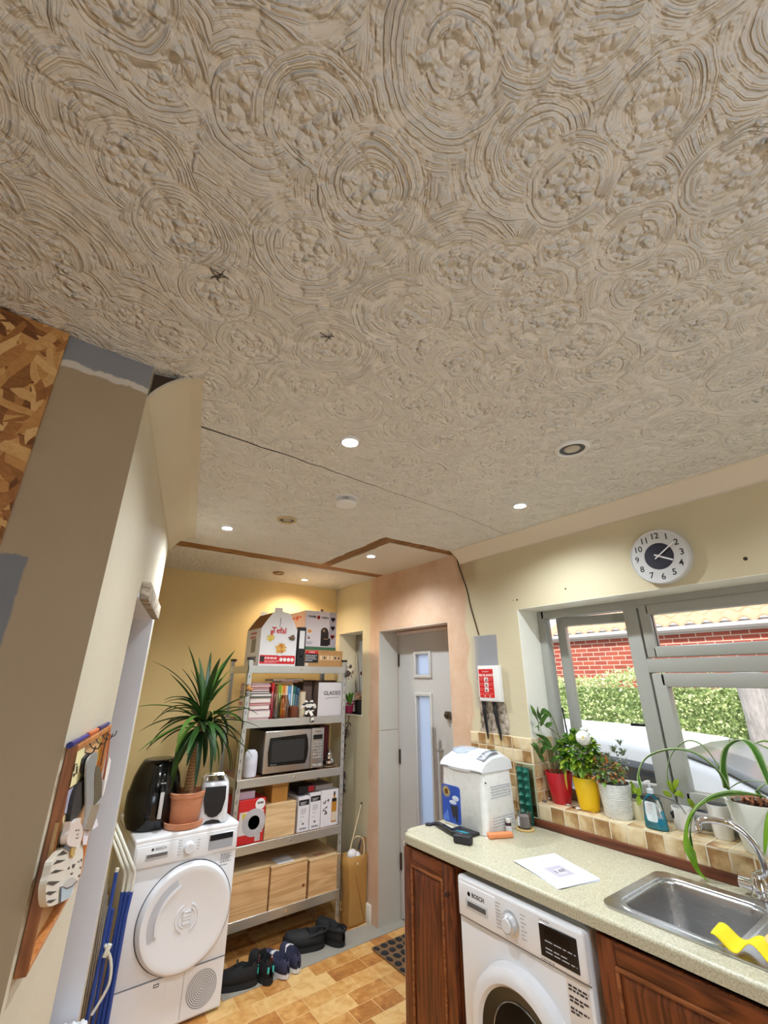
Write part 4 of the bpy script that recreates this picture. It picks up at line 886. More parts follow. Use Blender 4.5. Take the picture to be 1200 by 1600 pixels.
obj('display', MB().box((.146,-dp-.0095,h1-.078), (.224,-dp-.0075,h1-.046)), M['black'], t); text('lettering', 'Panasonic', .012, (.185,-dp-.0088,h1-.022), FR, UP, pm(60,60,60,.4), t)
for r in range(6):
    for c in range(4): obj('keypad_button', MB().box((.146+c*.0205,-dp-.0098,h1-.106-r*.020), (.160+c*.0205,-dp-.0075,h1-.094-r*.020), .0015, 1), pm(168,164,160,.4), t)
obj('start_button', MB().box((.146,-dp-.0098,h0+.012), (.183,-dp-.0075,h0+.028), .002, 1), pm(176,172,168,.4), t); obj('start_button', MB().box((.188,-dp-.0098,h0+.012), (.226,-dp-.0075,h0+.028), .002, 1), pm(176,172,168,.4), t)
t = thing('smart_speaker', 'white rounded speaker at the left end of the microwave shelf', 'speaker', (1.312,3.335,Z3)); obj('body', MB().lathe([(0,0),(.038,0),(.045,.008),(.047,.05),(.047,.125),(.042,.152),(.028,.168),(0,.172)], seg=40), pm(222,222,232,.7), t); obj('base', MB().lathe([(0,0),(.036,0),(.036,.004)], seg=30), M['grey'], t)
t = thing('spirit_kettle', 'small silver kettle on a stacked saucer right of the microwave', 'kettle', (1.945,3.335,Z3))
obj('saucer', MB().lathe([(0,0),(.030,0),(.052,.010),(.054,.014),(.030,.006),(0,.006)], seg=36), pm(206,190,160,.4), t); obj('saucer', MB().lathe([(0,.007),(.030,.007),(.048,.020),(.050,.024),(.030,.014),(0,.014)], seg=36), pm(90,70,54,.4), t)
obj('body', MB().lathe([(0,.016),(.030,.016),(.046,.030),(.047,.046),(.034,.058),(.024,.062),(.026,.072),(.024,.098),(.012,.106),(.006,.112),(.010,.120),(.0,.126)], seg=36), M['chrome'], t)
t = pbox('wine_box', 'deep red upright box behind the silver kettle', 'box', 1.915, 2.005, 3.45, Z3, Z3+.28, .12, pm(96,20,30,.5)); t = thing('spray_bottle', 'blue-topped clear bottle squeezed between microwave and kettle', 'bottle', (1.893,3.385,Z3)); obj('body', MB().lathe([(0,0),(.020,0),(.021,.10),(.010,.13),(.010,.15)], seg=24), cg, t); obj('cap', MB().lathe([(.012,.145),(.012,.180),(0,.182)], seg=20), pm(60,96,150,.4), t)
# ---- fourth tier
Z4 = LV[3]+.0005
rb = pbox('appliance_box', 'red and white raclette carton at the left end of the fourth shelf', 'box', 1.246, 1.432, 3.29, Z4, Z4+.250, .24, pm(204,36,36,.5))
face(rb, .010, .052, .166, .130, pm(222,216,214,.5)); obj('printed_picture', MB().lathe([(.040,-.1218),(.040,-.1226),(.080,-.1226),(.080,-.1218)], (.02,0,.115), 40, 'y'), pm(190,186,190,.4), rb)
face(rb, .036, .096, .045, .050, pm(60,24,24,.5), off=.0014); face(rb, .030, .140, .030, .034, pm(226,196,50,.5), off=.0018); face(rb, .082, .064, .040, .024, pm(120,116,50,.5), off=.0014); face(rb, .142, .070, .022, .060, pm(30,26,26,.5), off=.0014)
obj('printed_badge', MB().lathe([(0,-.1208),(.034,-.1208),(.034,-.12)], (.055,0,.216), 30, 'y'), pm(232,232,232,.5), rb); spots_text(rb, (.034,-.1212,.218), FR, UP, [1], .042, pm(40,30,34,.5), .012, .01)
face(rb, .128, .008, .036, .040, pm(230,226,222,.5)); spots_text(rb, (.037,-.1216,.044), FR, UP, [1]*6, .034, pm(30,30,30,.5), .002, .006)
t = pbox('storage_box', 'small lilac box lying on the red carton', 'box', 1.250, 1.360, 3.315, Z4+.2505, Z4+.296, .14, pm(206,186,206,.6))
wb = pbox('wooden_crate', 'pale wooden box on the fourth shelf beneath the small honey-coloured box', 'box', 1.438, 1.662, 3.285, Z4, Z4+.192, .34, M['pale']); obj('lid', MB().box((-.114,-.172,.1925), (.114,.172,.199), .001, 1), M['pale'], wb)
t = pbox('wooden_box', 'small honey-coloured wooden box stacked on the pale crate', 'box', 1.492, 1.612, 3.33, Z4+.2, Z4+.318, .16, pm(196,140,66,.6)); obj('lid_seam', MB().box((-.0605,-.0806,.092), (.0605,-.079,.0945)), M['dark'], t)
labs = ['white carton with black label band, next to the pale crate', 'white carton with black label band, second along from the crate', 'white carton printed with dark leaves and a bottle at the right end']
for i, (xa, xb, hh) in enumerate(((1.686,1.776,.212),(1.781,1.868,.225),(1.873,2.022,.228))):
    t = pbox('gift_box', labs[i], 'box', xa, xb, 3.295, Z4, Z4+hh, .25, pm(228,224,228,.5)); wd = xb-xa
    if i < 2:
        face(t, .004, hh-.052, wd-.008, .034, pm(26,24,28,.5)); spots_text(t, (-wd/2+.016,-.1262,hh-.036), FR, UP, [1,.8], .05, pm(220,220,220,.5), .004, .009); spots_text(t, (-wd/2+.022,-.1256,hh-.078), FR, UP, [1,.9,1,.7,0,.6,0,0,.4], .044, txg, .003, .009); face(t, wd/2-.008, .042, .014, .010, pm(60,56,60,.5)); spots_text(t, (-wd/2+.018,-.1256,.014), FR, UP, [1], .055, txg, .010, .01)
    else:
        rn = random.Random(2); m = MB()
        for j in range(9):
            cx, cz = -.055+rn.random()*.04, .05+rn.random()*.12; a = rn.uniform(0, PI); m.prism([(cx-math.cos(a)*.014,cz-math.sin(a)*.014),(cx+math.sin(a)*.005,cz-math.cos(a)*.005),(cx+math.cos(a)*.014,cz+math.sin(a)*.014),(cx-math.sin(a)*.005,cz+math.cos(a)*.005)], -.1262, -.125, 'xz')
        obj('printed_leaves', m, pm(60,60,64,.5), t, smooth=False); obj('printed_picture', MB().prism([(.014,.02),(.058,.02),(.058,.15),(.044,.17),(.044,.20),(.028,.20),(.028,.17),(.014,.15)], -.1262, -.125, 'xz'), pm(190,130,44,.4), t, smooth=False)
        obj('printed_picture', MB().box((.016,-.1268,.150), (.056,-.1262,.172)).box((.03,-.1268,.19), (.043,-.1262,.215)), M['black'], t, smooth=False); obj('printed_picture', MB().box((.016,-.1268,.03), (.056,-.1262,.085)), pm(214,200,180,.5), t, smooth=False)
t = pbox('storage_box', 'black box with a red end lying on the white cartons', 'box', 1.70, 1.83, 3.33, Z4+.2255, Z4+.272, .16, pm(28,24,28,.5)); face(t, .078, .006, .048, .036, pm(176,30,40,.5)); 
t = pbox('storage_box', 'grey flat box lying on the leaf-printed carton', 'box', 1.84, 1.985, 3.33, Z4+.2288, Z4+.262, .18, pm(150,140,134,.6))
# ---- fifth tier: three pine crates
Z5 = LV[4]+.0005
for i, (xa, xb, hh, lab) in enumerate(((1.240,1.492,.236,'knotty pine crate at the left end of the bottom shelf, beside the dryer'),(1.505,1.772,.222,'pine crate in the middle of the bottom shelf with a white sheet on it'),(1.790,2.036,.205,'pine crate at the right end of the bottom shelf, below the white cartons'))):
    t = pbox('wooden_crate', lab, 'box', xa, xb, 3.272, Z5, Z5+hh, .36, M['pine'], 'pine crates on the bottom shelf'); wd = (xb-xa)/2
    obj('lid', MB().box((-wd-.003,-.183,hh+.0002), (wd+.003,.183,hh+.008), .001, 1), M['pale'], t)
tag(obj('paper_sheet', MB().box((1.56,3.29,Z5+.2305), (1.68,3.42,Z5+.2312), m=Matrix.Rotation(0, 4, 'Z')), M['paper'], smooth=False), 'white paper sheet lying on the middle pine crate', 'paper')
tag(obj('address_label', MB().box((1.70,3.33,Z5+.2305), (1.752,3.40,Z5+.2312)), pm(196,170,150,.6), smooth=False), 'small printed label right of the paper sheet on the middle pine crate', 'label')
tag(obj('address_label', MB().box((1.85,3.30,Z5+.2135), (1.94,3.36,Z5+.2142)), pm(206,150,110,.6), smooth=False), 'orange and white sticker on the lid of the right pine crate', 'label')
# ================================================================ FLOOR ITEMS, SMALL WINDOW, LEFT WALL
def shoe(m_up, m_sole, m_in, L, Wd, hh, ht, op0, op1, toe=.5, sole=.022, n=22, k=13):
    """upper as one skin over a sole outline; toe towards +Y, opening between op0 and op1 of the length (0 = heel)"""
    hw = lambda t: Wd/2*(.80+.20*math.sin(PI*min(1, t*.9)))*(math.sqrt(max(0, 1-((abs(t-.5)*2)**(3.2)))))**.9*(1.0+.10*math.sin(PI*(t-.35)*1.6) if t > .35 else 1.)
    hgt = lambda t: ht+(hh-ht)*(1-NTs(t, .30, .78))
    rings = []
    for i in range(n+1):
        t = i/n; w = max(.004, hw(min(max(t, .004), .996))); h = hgt(t)*(1 if .05 < t < .93 else .80 if t > .02 and t < .98 else .55); y = -L/2+L*t; row = []
        o = 1 if op0 < t < op1 else 0; ow = w*.60*math.sin(PI*min(1, max(0, (t-op0)/(op1-op0))))**.5 if o else 0
        for j in range(k):
            a = PI*j/(k-1); x = -math.cos(a); z = math.sin(a)**.75
            px, pz = w*(abs(x)**.72)*(1 if x > 0 else -1), sole+h*z
            if z > .55: px *= 1-.22*(z-.55)*(1.6 if h > ht*1.1 else .4)
            if o and abs(px) < ow: pz = sole+.012; px *= .9
            row.append((px, y, pz))
        rings.append(row)
    up = MB(); up.loft(rings, cap=False, closed=False); so = MB()
    out = [( hw(t)*1.04+.001, -L/2+L*t) for t in [max(.002, min(.998, i/n)) for i in range(n+1)]]; pts = [(a, b) for a, b in out]+[(-a, b) for a, b in out[::-1]]
    so.prism(pts, 0, sole, 'xy'); return up, so, hw
def NTs(t, a, b):
    t = max(0, min(1, (t-a)/(b-a))); return t*t*(3-2*t)
def trainer(x, y, rz, label, group, sc=1.):
    t = thing('trainer', label, 'shoe', (x,y,.0045), math.radians(rz), group)
    t.scale = (sc, sc, sc); up, so, hw = shoe(0,0,0, .285, .100, .088, .050, .06, .46, sole=.030)
    obj('upper', up, pm(20,21,24,.8,0.,.35,60), t, ang=60, solid=.003); obj('sole', so, pm(34,34,36,.85), t)
    l = MB()
    for q in range(5): yy = .012+q*.017; zz = .103-q*.0105; l.tube([(-.024,yy,zz-.008),(0,yy+.004,zz),(.024,yy,zz-.008)], .0028, 6)
    obj('laces', l, pm(16,16,18,.7), t); obj('heel_tab', MB().box((-.022,-.1425,.055), (-.010,-.136,.085), .002, 1).box((.010,-.1425,.055), (.022,-.136,.085), .002, 1), pm(60,196,190,.5), t)
    obj('pull_loop', MB().tube(spline([(-.006,-.138,.105),(-.006,-.142,.135),(.006,-.142,.135),(.006,-.138,.105)], 12), .0025, 6), pm(110,50,36,.6), t)
    obj('tongue', MB().box((-.025,-.012,.080), (.025,.0,.122), .004, 2), pm(18,18,20,.8), t)
trainer(1.238, 3.062, 66, 'chunky black trainer lying side-on, nearest the dryer', 'black trainers', .88); trainer(1.398, 3.085, 2, 'black trainer with turquoise heel tabs and red loop, heel towards the room', 'black trainers', .92)
def sneaker(x, y, rz, label):
    t = thing('canvas_sneaker', label, 'shoe', (x,y,.0045), math.radians(rz), 'navy canvas sneakers')
    up, so, hw = shoe(0,0,0, .255, .086, .066, .040, .06, .50, sole=.020)
    obj('upper', up, pm(50,52,78,.85,0.,.15,80), t, ang=60, solid=.0025); obj('sole', so, pm(222,220,222,.6), t)
    l = MB(); 
    for q in range(5): yy = .012+q*.016; zz = .078-q*.0068; l.tube([(-.022,yy,zz-.006),(0,yy+.004,zz+.002),(.022,yy,zz-.006)], .0032, 6)
    l.tube(spline([(0,.01,.082),(-.03,.0,.075),(-.038,-.02,.05)], 8), .0028, 6); obj('laces', l, pm(232,230,234,.8), t)
    obj('toe_cap', MB().lathe([(.034,0),(.033,.014),(.024,.026),(.010,.031),(0,.032)], (0,.092,.018), 24, sy=.9), pm(224,222,224,.6), t); obj('insole', MB().lathe([(0,0),(.026,0)], (0,-.055,.034), 20, sy=1.9), pm(40,38,44,.9), t)
sneaker(1.487, 3.070, 7, 'navy canvas sneaker with white laces, the left one next to the black trainers'); sneaker(1.582, 3.080, -4, 'navy canvas sneaker with white laces, the right one nearer the clogs')
def clog(x, y, rz, label):
    t = thing('clog', label, 'shoe', (x,y,.0045), math.radians(rz), 'black clogs')
    up, so, hw = shoe(0,0,0, .265, .108, .070, .062, .05, .50, sole=.028); m = pm(24,24,26,.7)
    obj('upper', up, m, t, ang=60, solid=.004); obj('sole', so, m, t)
    h = MB()
    for q in range(3):
        for p in (-1, 0, 1): h.cyl((p*.018,.035+q*.022,.085-q*.004), (p*.018,.035+q*.022,.0935-q*.004-abs(p)*.003), .0045, seg=10)
    obj('vent_hole', h, M['black'], t); s = MB(); s.tube(spline([(-.046,.0,.062),(-.044,-.08,.082),(-.02,-.135,.086),(.02,-.135,.086),(.044,-.08,.082),(.046,.0,.062)], 20), .007, 8); obj('heel_strap', s, m, t)
clog(1.715, 3.160, 64, 'black rubber clog turned side-on under the bottom shelf'); clog(1.900, 3.150, 10, 'black rubber clog with its heel to the room, nearest the paper bag')
# paper bag with bits in it
t = thing('paper_bag', 'tall brown paper bag between the shelving and the door wall', 'bag', (2.140,3.235,.0))
rings = []
for z, w, d_, o in ((.0,.070,.045,0),(.02,.074,.048,0),(.20,.072,.046,.004),(.33,.078,.050,-.004),(.405,.080,.052,0)):
    rings.append([(x+o, y, z) for x, y in ((-w,-d_),(-w*.05,-d_-.010),(w,-d_),(w+.004,0),(w,d_),(0,d_+.004),(-w,d_),(-w-.003,0))])
obj('body', MB().loft(rings, cap=False), pm(176,130,66,.75,0.,.12,12), t, ang=20, solid=.0015); obj('base', MB().box((-.069,-.045,.0005), (.069,.045,.002)), pm(176,130,66,.75), t)
obj('crease', MB().tube([(-.055,-.052,.39),(-.02,-.0565,.27),(.03,-.0565,.10),(.06,-.051,.02)], .0018, 5), pm(120,84,40,.8), t)
obj('liner_bag', blob(blob(blob(MB(), (-.035,-.018,.405), .040, 1, .8, .9), (.0,-.02,.385), .036), (-.01,-.036,.36), .026), pm(222,218,218,.6), t, ang=70)
obj('bag_handle', MB().tube(spline([(-.03,.02,.40),(.0,.03,.48),(.05,.02,.495),(.075,.0,.47),(.06,-.03,.42)], 18), .004, 8).tube(spline([(.02,-.05,.36),(.045,-.055,.42),(.05,-.03,.49),(.03,.0,.50)], 16), .004, 8), pm(214,190,150,.7), t)
tag(obj('brush_handle', MB().tube([(2.150,3.20,.435),(2.188,3.225,.500)], .008, 10), pm(22,22,24,.5)), 'black tool handle poking out of the paper bag', 'tool handle')
t = thing('wooden_stick', 'thin pale wooden stick leaning out of the paper bag against the wall', 'stick', (2.12,3.24,.40)); obj('shaft', MB().tube([(2.09,3.235,.415),(2.215,3.270,.700)], .0045, 8), pm(206,186,150,.6), t, world=True); obj('tip', MB().cyl((2.2125,3.2693,.694), (2.217,3.2706,.708), .006), M['dark'], t, world=True)
tag(obj('round_sieve', MB().lathe([(.050,-.003),(.054,-.003),(.054,.003),(.050,.003)], (2.2,3.215,.445), 30, 'y'), pm(150,120,84,.7)), 'thin round hoop hanging over the right edge of the paper bag', 'hoop')
# door mat
t = thing('door_mat', 'brown door mat with black pebble pattern in front of the white door', 'mat', (2.235,2.60,.0)); obj('backing', MB().box((-.175,-.30,.0008), (.175,.30,.010), .003, 1), pm(122,92,62,.95,0.,.2,120), t)
m = MB(); rn = random.Random(9)
for i in range(6):
    for j in range(9):
        cx = -.150+i*.0595+(j % 2)*.014-.007; cy = -.268+j*.067; ra = rn.uniform(.021,.026); rb_ = rn.uniform(.024,.030); an = rn.uniform(-.4,.4)
        if abs(cx) > .16: continue
        m.lathe([(1,.0098),(1,.012),(.8,.0135),(0,.0137)], (0,0,0), 14, m=Matrix.Translation((cx,cy,0))@Matrix.Rotation(an,4,'Z')@Matrix.Diagonal((min(ra,.173-abs(cx)),rb_,1,1)))
obj('pebble_pattern', m, M['rubber'], t)
# ---- small window plants
Zs = zs0+.0005
t = thing('orchid_pot', 'withered orchid in a black pot in the small window', 'plant', (2.300,3.440,Zs)); obj('pot', MB().lathe([(0,0),(.040,0),(.052,.105),(.055,.108),(.050,.112),(.046,.1),(0,.095)], seg=30), M['black'], t)
obj('dry_roots', (lambda m, r: [m.tube(spline([(r.uniform(-.03,.03), r.uniform(-.03,.03), .10), (r.uniform(-.05,.05), r.uniform(-.05,.05), r.uniform(.12,.17)), (r.uniform(-.06,.06), r.uniform(-.06,.04), r.uniform(.10,.20))], 8), .004, 6) for _ in range(14)] and m)(MB(), random.Random(3)), pm(206,160,130,.8), t)
obj('flower_stem', MB().tube(spline([(0,0,.1),(-.015,.0,.3),(-.03,.01,.48),(-.02,.01,.60)], 12), .0028, 7).tube(spline([(.01,0,.1),(.02,-.01,.24),(.0,-.02,.38)], 10), .0025, 7).tube(spline([(-.01,0,.1),(-.05,-.01,.20),(-.07,-.02,.27)], 8), .0025, 7), pm(84,50,44,.7), t)
obj('dried_bloom', blob(blob(MB(), (.002,-.02,.33), .018), (.03,-.01,.17), .026, 1, .7, 1.2), pm(92,44,36,.8), t)
t = thing('pink_orchid', 'magenta flowering plant with green leaves hanging beside the right upright of the shelving', 'plant', (2.215,3.49,Zs-.03)); fm = MB(); rn = random.Random(8)
t.location = (2.272,3.575,Zs); _MW[t.name] = Matrix.Translation(t.location)
obj('pot', MB().lathe([(0,0),(.034,0),(.040,.060),(.036,.06),(0,.055)], seg=26), pm(160,30,70,.4), t)
for i in range(16):
    a = rn.uniform(0, 2*PI); e = rn.uniform(-.3, 1.0); c = Vector((math.cos(a)*.045-.025, math.sin(a)*.045-.03, .065+e*.045))
    fm.leaf([c, c+Vector((math.cos(a)*.02, math.sin(a)*.02, .01)), c+Vector((math.cos(a)*.035, math.sin(a)*.035, -.008))], .014, .2)
obj('petals', fm, leafm('magenta_petal', (150,20,80), (206,60,120), 30, .3), t, solid=.0008); m = MB()
for i in range(8):
    a = i*2.4; m.leaf([(0,-.01,.06),(math.cos(a)*.03,math.sin(a)*.03,.13),(math.cos(a)*.06,math.sin(a)*.05,.17)], .016)
obj('leaf', m, leafm('bright_green_leaf', (74,130,50), (130,180,70), 20, .35), t, solid=.0008)
obj('label_stick', MB().tube([(-.02,-.02,.05),(-.06,.04,.21)], .003, 6), M['white'], t)
t = thing('dried_vine', 'long dark dried vine trailing down the wall behind the right upright', 'plant', (2.16,3.52,1.28)); m = MB(); rn = random.Random(10); st = spline([(2.205,3.46,1.31),(2.185,3.48,1.15),(2.170,3.50,.98),(2.19,3.50,.80),(2.165,3.52,.60)], 26)
m.tube(st, .003, 6)
for i in range(60):
    p = st[rn.randrange(2, len(st))]; a = rn.uniform(0, 2*PI); L_ = rn.uniform(.02,.05); m.leaf([p, p+Vector((math.cos(a)*L_*.3-.005, math.sin(a)*L_*.6, -.01)), p+Vector((math.cos(a)*L_*.4-.01, math.sin(a)*L_, -.03))], .008)
obj('stem_and_leaves', m, pm(56,36,34,.85,0.,.3,40), t, world=True, solid=.0008)
# ---- lintel board above the left doorway
t = thing('wooden_head_board', 'short weathered wooden board fixed above the left doorway', 'board', tuple(WL@Vector((1.05,.01,1.885)))); obj('plank', MB().box((.72,.0005,1.895), (1.40,.032,1.965), .004, 2, WL), wood('weathered_grey_wood', (110,92,76), (206,194,176), 0, 1., .8), t, world=True)
# ---- wall-mounted key and letter rack
KR = thing('key_rack', 'honey pine key and letter rack on the slanting left wall', 'key rack', tuple(WL@Vector((.27,.0,1.10)))); hn = M['honey']; pb = M['pale']
def atW(px, py, tt):
    d_ = ray(px, py); n3 = WL.to_3x3()@Vector((0,1,0)); o3 = WL@Vector((0,tt,0)); k_ = (o3-Vector((0,0,H))).dot(n3)/d_.dot(n3); return WL.inverted()@(Vector((0,0,H))+d_*k_)
def wpoly(name, pts, tt, th, mat, parent):       # flat hanging item with its own outline and thickness, parallel to the wall
    if len(pts) > 8 and name not in ('painted_line',): pts = [tuple(v)[:2] for v in spline([(x, y, 0) for x, y in list(pts)+[pts[0]]], 3*len(pts))[:-1]]
    P = [atW(x, y, tt) for x, y in pts]; return obj(name, MB().prism([(p.x, p.z) for p in P], tt-th, tt, 'xz', m=WL), mat, parent, world=True, smooth=False)
ka, kb, kz0, kz1, kd = .030, .505, 1.096, 1.474, .021
obj('side_board', MB().box((ka,.001,kz0), (ka+.012,kd,kz1), .001, 1, WL), wood('brown_frame_side', (124,70,32), (160,98,52), 2, 1., .45), KR, world=True); obj('side_board', MB().box((kb-.012,.001,kz0), (kb,kd,kz1), .001, 1, WL), hn, KR, world=True)
obj('top_rail', MB().box((ka+.0122,.001,kz1-.012), (kb-.0122,kd,kz1), .001, 1, WL), hn, KR, world=True); obj('bottom_rail', MB().box((ka+.0122,.001,kz0), (kb-.0122,kd,kz0+.012), .001, 1, WL), hn, KR, world=True)
obj('back_board', MB().box((ka+.012,.0008,kz0+.012), (kb-.012,.004,kz1-.012), m=WL), pm(220,176,124,.6), KR, world=True)
for s_ in (.13,.21,.30,.40,.48): obj('hook', MB().tube(spline([(s_,.012,kz1-.012),(s_,.022,kz1-.026),(s_,.036,kz1-.028),(s_,.040,kz1-.014)], 10), .0014, 6, WL), M['dark'], KR, world=True)
def zk(o, s_, pts): return [(o[0]+x/s_, o[1]+y/s_) for x, y in pts]
A_ = ((80,1100), 7.27); B_ = ((60,1260), 8.57)
ht_ = 'items hanging on the key rack'
tag(wpoly('paper_note', zk(*A_, [(380,490),(300,545),(215,950),(395,832),(372,760)]), .024, .0006, pm(232,222,170,.7), None), 'pale yellow handwritten note pinned at the left of the key rack', 'note')
nt = bpy.data.objects['paper_note']; 
for k_, q in enumerate(([(255,760),(262,770),(275,690),(268,680)],[(280,800),(296,790),(305,700),(290,706)],[(250,800),(256,835),(275,800),(268,782)],[(282,680),(300,676),(300,690),(284,694)])): wpoly('handwriting', zk(*A_, q), .0248, .0004, M['dark'], nt)
tag(wpoly('key_wallet', zk(*A_, [(455,555),(380,620),(362,770),(400,790),(395,850),(330,890),(262,1050),(220,1320),(255,1330),(330,1230),(400,1080),(400,870),(430,650)]), .030, .008, pm(34,32,34,.5), None), 'black leather key holder hanging beside the yellow note', 'key holder')
tag(wpoly('id_badge', zk(*A_, [(480,560),(420,640),(400,800),(400,1200),(372,1390),(400,1400),(480,1160),(490,800),(520,640),(528,570),(510,548)]), .038, .004, pm(170,172,172,.3,.2,.35,60), None), 'grey patterned strap hanging from the middle hook of the key rack', 'strap')
tag(wpoly('key_wallet', zk(*A_, [(500,700),(488,1150),(470,1180),(570,1060),(580,900),(562,720),(530,700)]), .036, .008, pm(92,82,58,.6,0.,.25,60), None), 'olive fabric pouch on the key rack right of the patterned strap', 'pouch')
tag(wpoly('key_tag', zk(*A_, [(478,1150),(555,1135),(462,1440),(405,1425)]), .042, .004, pm(150,134,112,.6), None), 'brown rectangular tag at the end of the longest hanging strap', 'key tag')
tag(wpoly('paper_slip', zk(*A_, [(660,598),(680,640),(660,760),(600,1010),(580,1060),(625,760),(650,660)]), .040, .001, pm(232,226,222,.7), None), 'narrow white paper edge at the right end of the key rack', 'paper')
tag(wpoly('key_tag', zk(*A_, [(520,1300),(535,1380),(485,1420),(440,1440),(400,1600),(360,1600),(372,1430),(470,1420)]), .036, .0008, pm(226,220,232,.7), None), 'pale folded paper hanging lowest, behind the cat plaque', 'paper')
tag(wpoly('postcard', zk(*A_, [(300,905),(200,985),(152,1240),(215,1250),(262,1050),(310,960)]), .022, .001, pm(170,168,196,.6,0.,.3,60), None), 'lilac grey postcard tucked in beneath the yellow note', 'postcard')
tag(obj('loop_cord', MB().tube([tuple(atW(*zk(*A_, [p])[0], .034)) for p in ((560,380),(545,520),(530,640))], .0016, 6, WL), pm(206,196,70,.5)), 'thin yellow cord looped over a hook at the middle of the key rack', 'cord')
tag(obj('loop_cord', MB().tube([tuple(atW(*zk(*A_, [p])[0], .034)) for p in ((640,335),(600,500),(560,700))], .0016, 6, WL), M['dark']), 'thin black cord on the key rack between the yellow and orange cords', 'cord')
tag(obj('lanyard', MB().tube([tuple(atW(*zk(*A_, [p])[0], .034)) for p in ((668,330),(640,560),(610,760),(590,860))], .0024, 6, WL), pm(196,110,70,.6)), 'orange cord hanging at the right end of the key rack', 'cord')
for lab, pa, pb_, c in (('blue pen lying on the key rack, nearest the camera', (225,455), (400,372), (44,44,140)),('orange crayon on the top edge of the key rack between the blue pens', (418,352), (520,304), (216,110,60)),('dark blue pen lying on the top edge, furthest along the key rack', (540,290), (645,228), (50,46,130))):
    a3, b3 = (WL@atW(*zk(*A_, [q])[0], .012) for q in (pa, pb_)); a3.z = b3.z = kz1+.006; tp = thing('pen', lab, 'pen', tuple((a3+b3)/2)); obj('barrel', MB().cyl(a3, b3, .0055, seg=14), pm(*c, .3), tp, world=True); obj('cap', MB().cyl(a3.lerp(b3, -.06), a3.lerp(b3, .28), .0064, seg=14), pm(*[max(0, v-18) for v in c], .3), tp, world=True)
cp = wpoly('letter_rest', zk(*B_, [(275,215),(340,215),(240,670),(165,690)]), .018, .006, pm(176,140,90,.6), KR); wpoly('letter_rest', zk(*B_, [(320,105),(435,105),(395,330),(350,480),(240,668),(330,250)]), .020, .003, pm(226,206,160,.6), KR)
cat = thing('cat_plaque', 'white ceramic cat plaque with black stripes and blue pocket, hung on the key rack', 'ornament', tuple(WL@Vector((.15,.025,1.13)))); wh = pm(226,218,204,.35); bk = pm(52,44,36,.5)
wpoly('body', zk(*B_, [(345,545),(430,580),(520,560),(585,470),(600,640),(590,760),(560,930),(520,1010),(480,1080),(440,1200),(290,1290),(130,1335),(100,1180),(110,1040),(150,900),(190,740),(240,670)]), .032, .012, wh, cat)
wpoly('head', zk(*B_, [(430,200),(470,225),(520,170),(572,155),(565,215),(590,270),(597,340),(585,430),(550,500),(490,540),(420,530),(385,490),(392,400),(420,300)]), .037, .012, pm(228,214,206,.35), cat)
for q in ([(250,660),(330,590),(395,630),(330,650)],[(200,780),(250,720),(370,715),(300,750)],[(155,900),(230,850),(345,850),(240,890)],[(112,1040),(140,1005),(295,1000),(200,1060)],[(100,1170),(130,1140),(250,1135),(160,1190)],[(115,1290),(130,1260),(245,1240),(170,1295)],[(455,780),(500,765),(480,820),(455,830)],[(395,830),(420,800),(425,830),(400,850)],[(425,900),(470,880),(450,920)],[(525,740),(550,725),(540,755)],[(560,720),(590,690),(585,740)],[(550,820),(580,800),(570,840)],[(530,930),(565,900),(550,950)]): wpoly('painted_stripe', zk(*B_, q), .0326, .0008, bk, cat)
wpoly('collar', zk(*B_, [(365,515),(445,555),(430,600),(345,560)]), .034, .002, pm(96,108,130,.4), cat); wpoly('collar_tag', zk(*B_, [(445,555),(500,540),(490,640),(460,690),(440,640)]), .036, .003, pm(196,160,80,.4), cat)
pk = wpoly('pocket', zk(*B_, [(305,1075),(385,1100),(450,1060),(525,990),(470,1080),(440,1180),(430,1215),(292,1290)]), .034, .002, pm(176,196,206,.4), cat); wpoly('pocket_opening', zk(*B_, [(310,1072),(380,985),(450,942),(520,985),(515,1000),(450,1070),(385,1095)]), .0342, .0015, pm(196,190,186,.4), cat)
for q in ([(305,1075),(312,1080),(300,1290),(290,1290)],[(310,1068),(385,1090),(450,1062),(522,992),(526,1002),(450,1078),(385,1105)]): wpoly('painted_line', zk(*B_, q), .0348, .0006, pm(60,60,84,.5), cat)
for q in ([(500,315),(518,308),(516,330),(502,332)],[(532,312),(550,306),(548,326),(534,328)],[(515,370),(540,365),(528,382)],[(505,420),(545,412),(530,424),(512,430)]): wpoly('face_marking', zk(*B_, q), .0378, .0008, pm(70,80,50,.5), cat)
# ---- folded clothes airer
t = thing('clothes_airer', 'folded clothes airer with blue tubes and white rails beside the dryer', 'clothes airer', (.50,2.86,0))
bl = pm(38,70,150,.35); wt = pm(222,220,208,.4)
def ay(px, py, y): return at(px, py, 'y', y)
for i, (dx, yy) in enumerate(((0,2.875),(8.5,2.865),(17,2.855))):
    p = [ay(163+dx,1285,yy+.12), ay(176+dx*.9,1312,yy+.05), ay(190+dx*.9,1348,yy), ay(195.5+dx*.85,1362,yy), ay(194+dx*.8,1378,yy), ay(191.5+dx*.8,1393,yy)]
    obj('white_rail', MB().tube(spline(p, 20), .0075, 10), wt, t, world=True)
    q = [p[-1], ay(186+dx*.6,1430,yy), Vector((p[-1].x-.012, yy-.005, .02))]
    obj('blue_tube', MB().tube(q, .0095, 10), bl, t, world=True)
p = [ay(182,1362,2.84), ay(160,1480,2.83), Vector((.475,2.82,.012))]; obj('blue_tube', MB().tube(p, .0085, 10), bl, t, world=True); obj('end_plug', MB().cyl(p[0], p[0]+Vector((.002,0,.014)), .0085, seg=12), wt, t, world=True)
obj('blue_tube', MB().tube([ay(176,1420,2.85), Vector((.512,2.84,.012))], .0085, 10), bl, t, world=True)
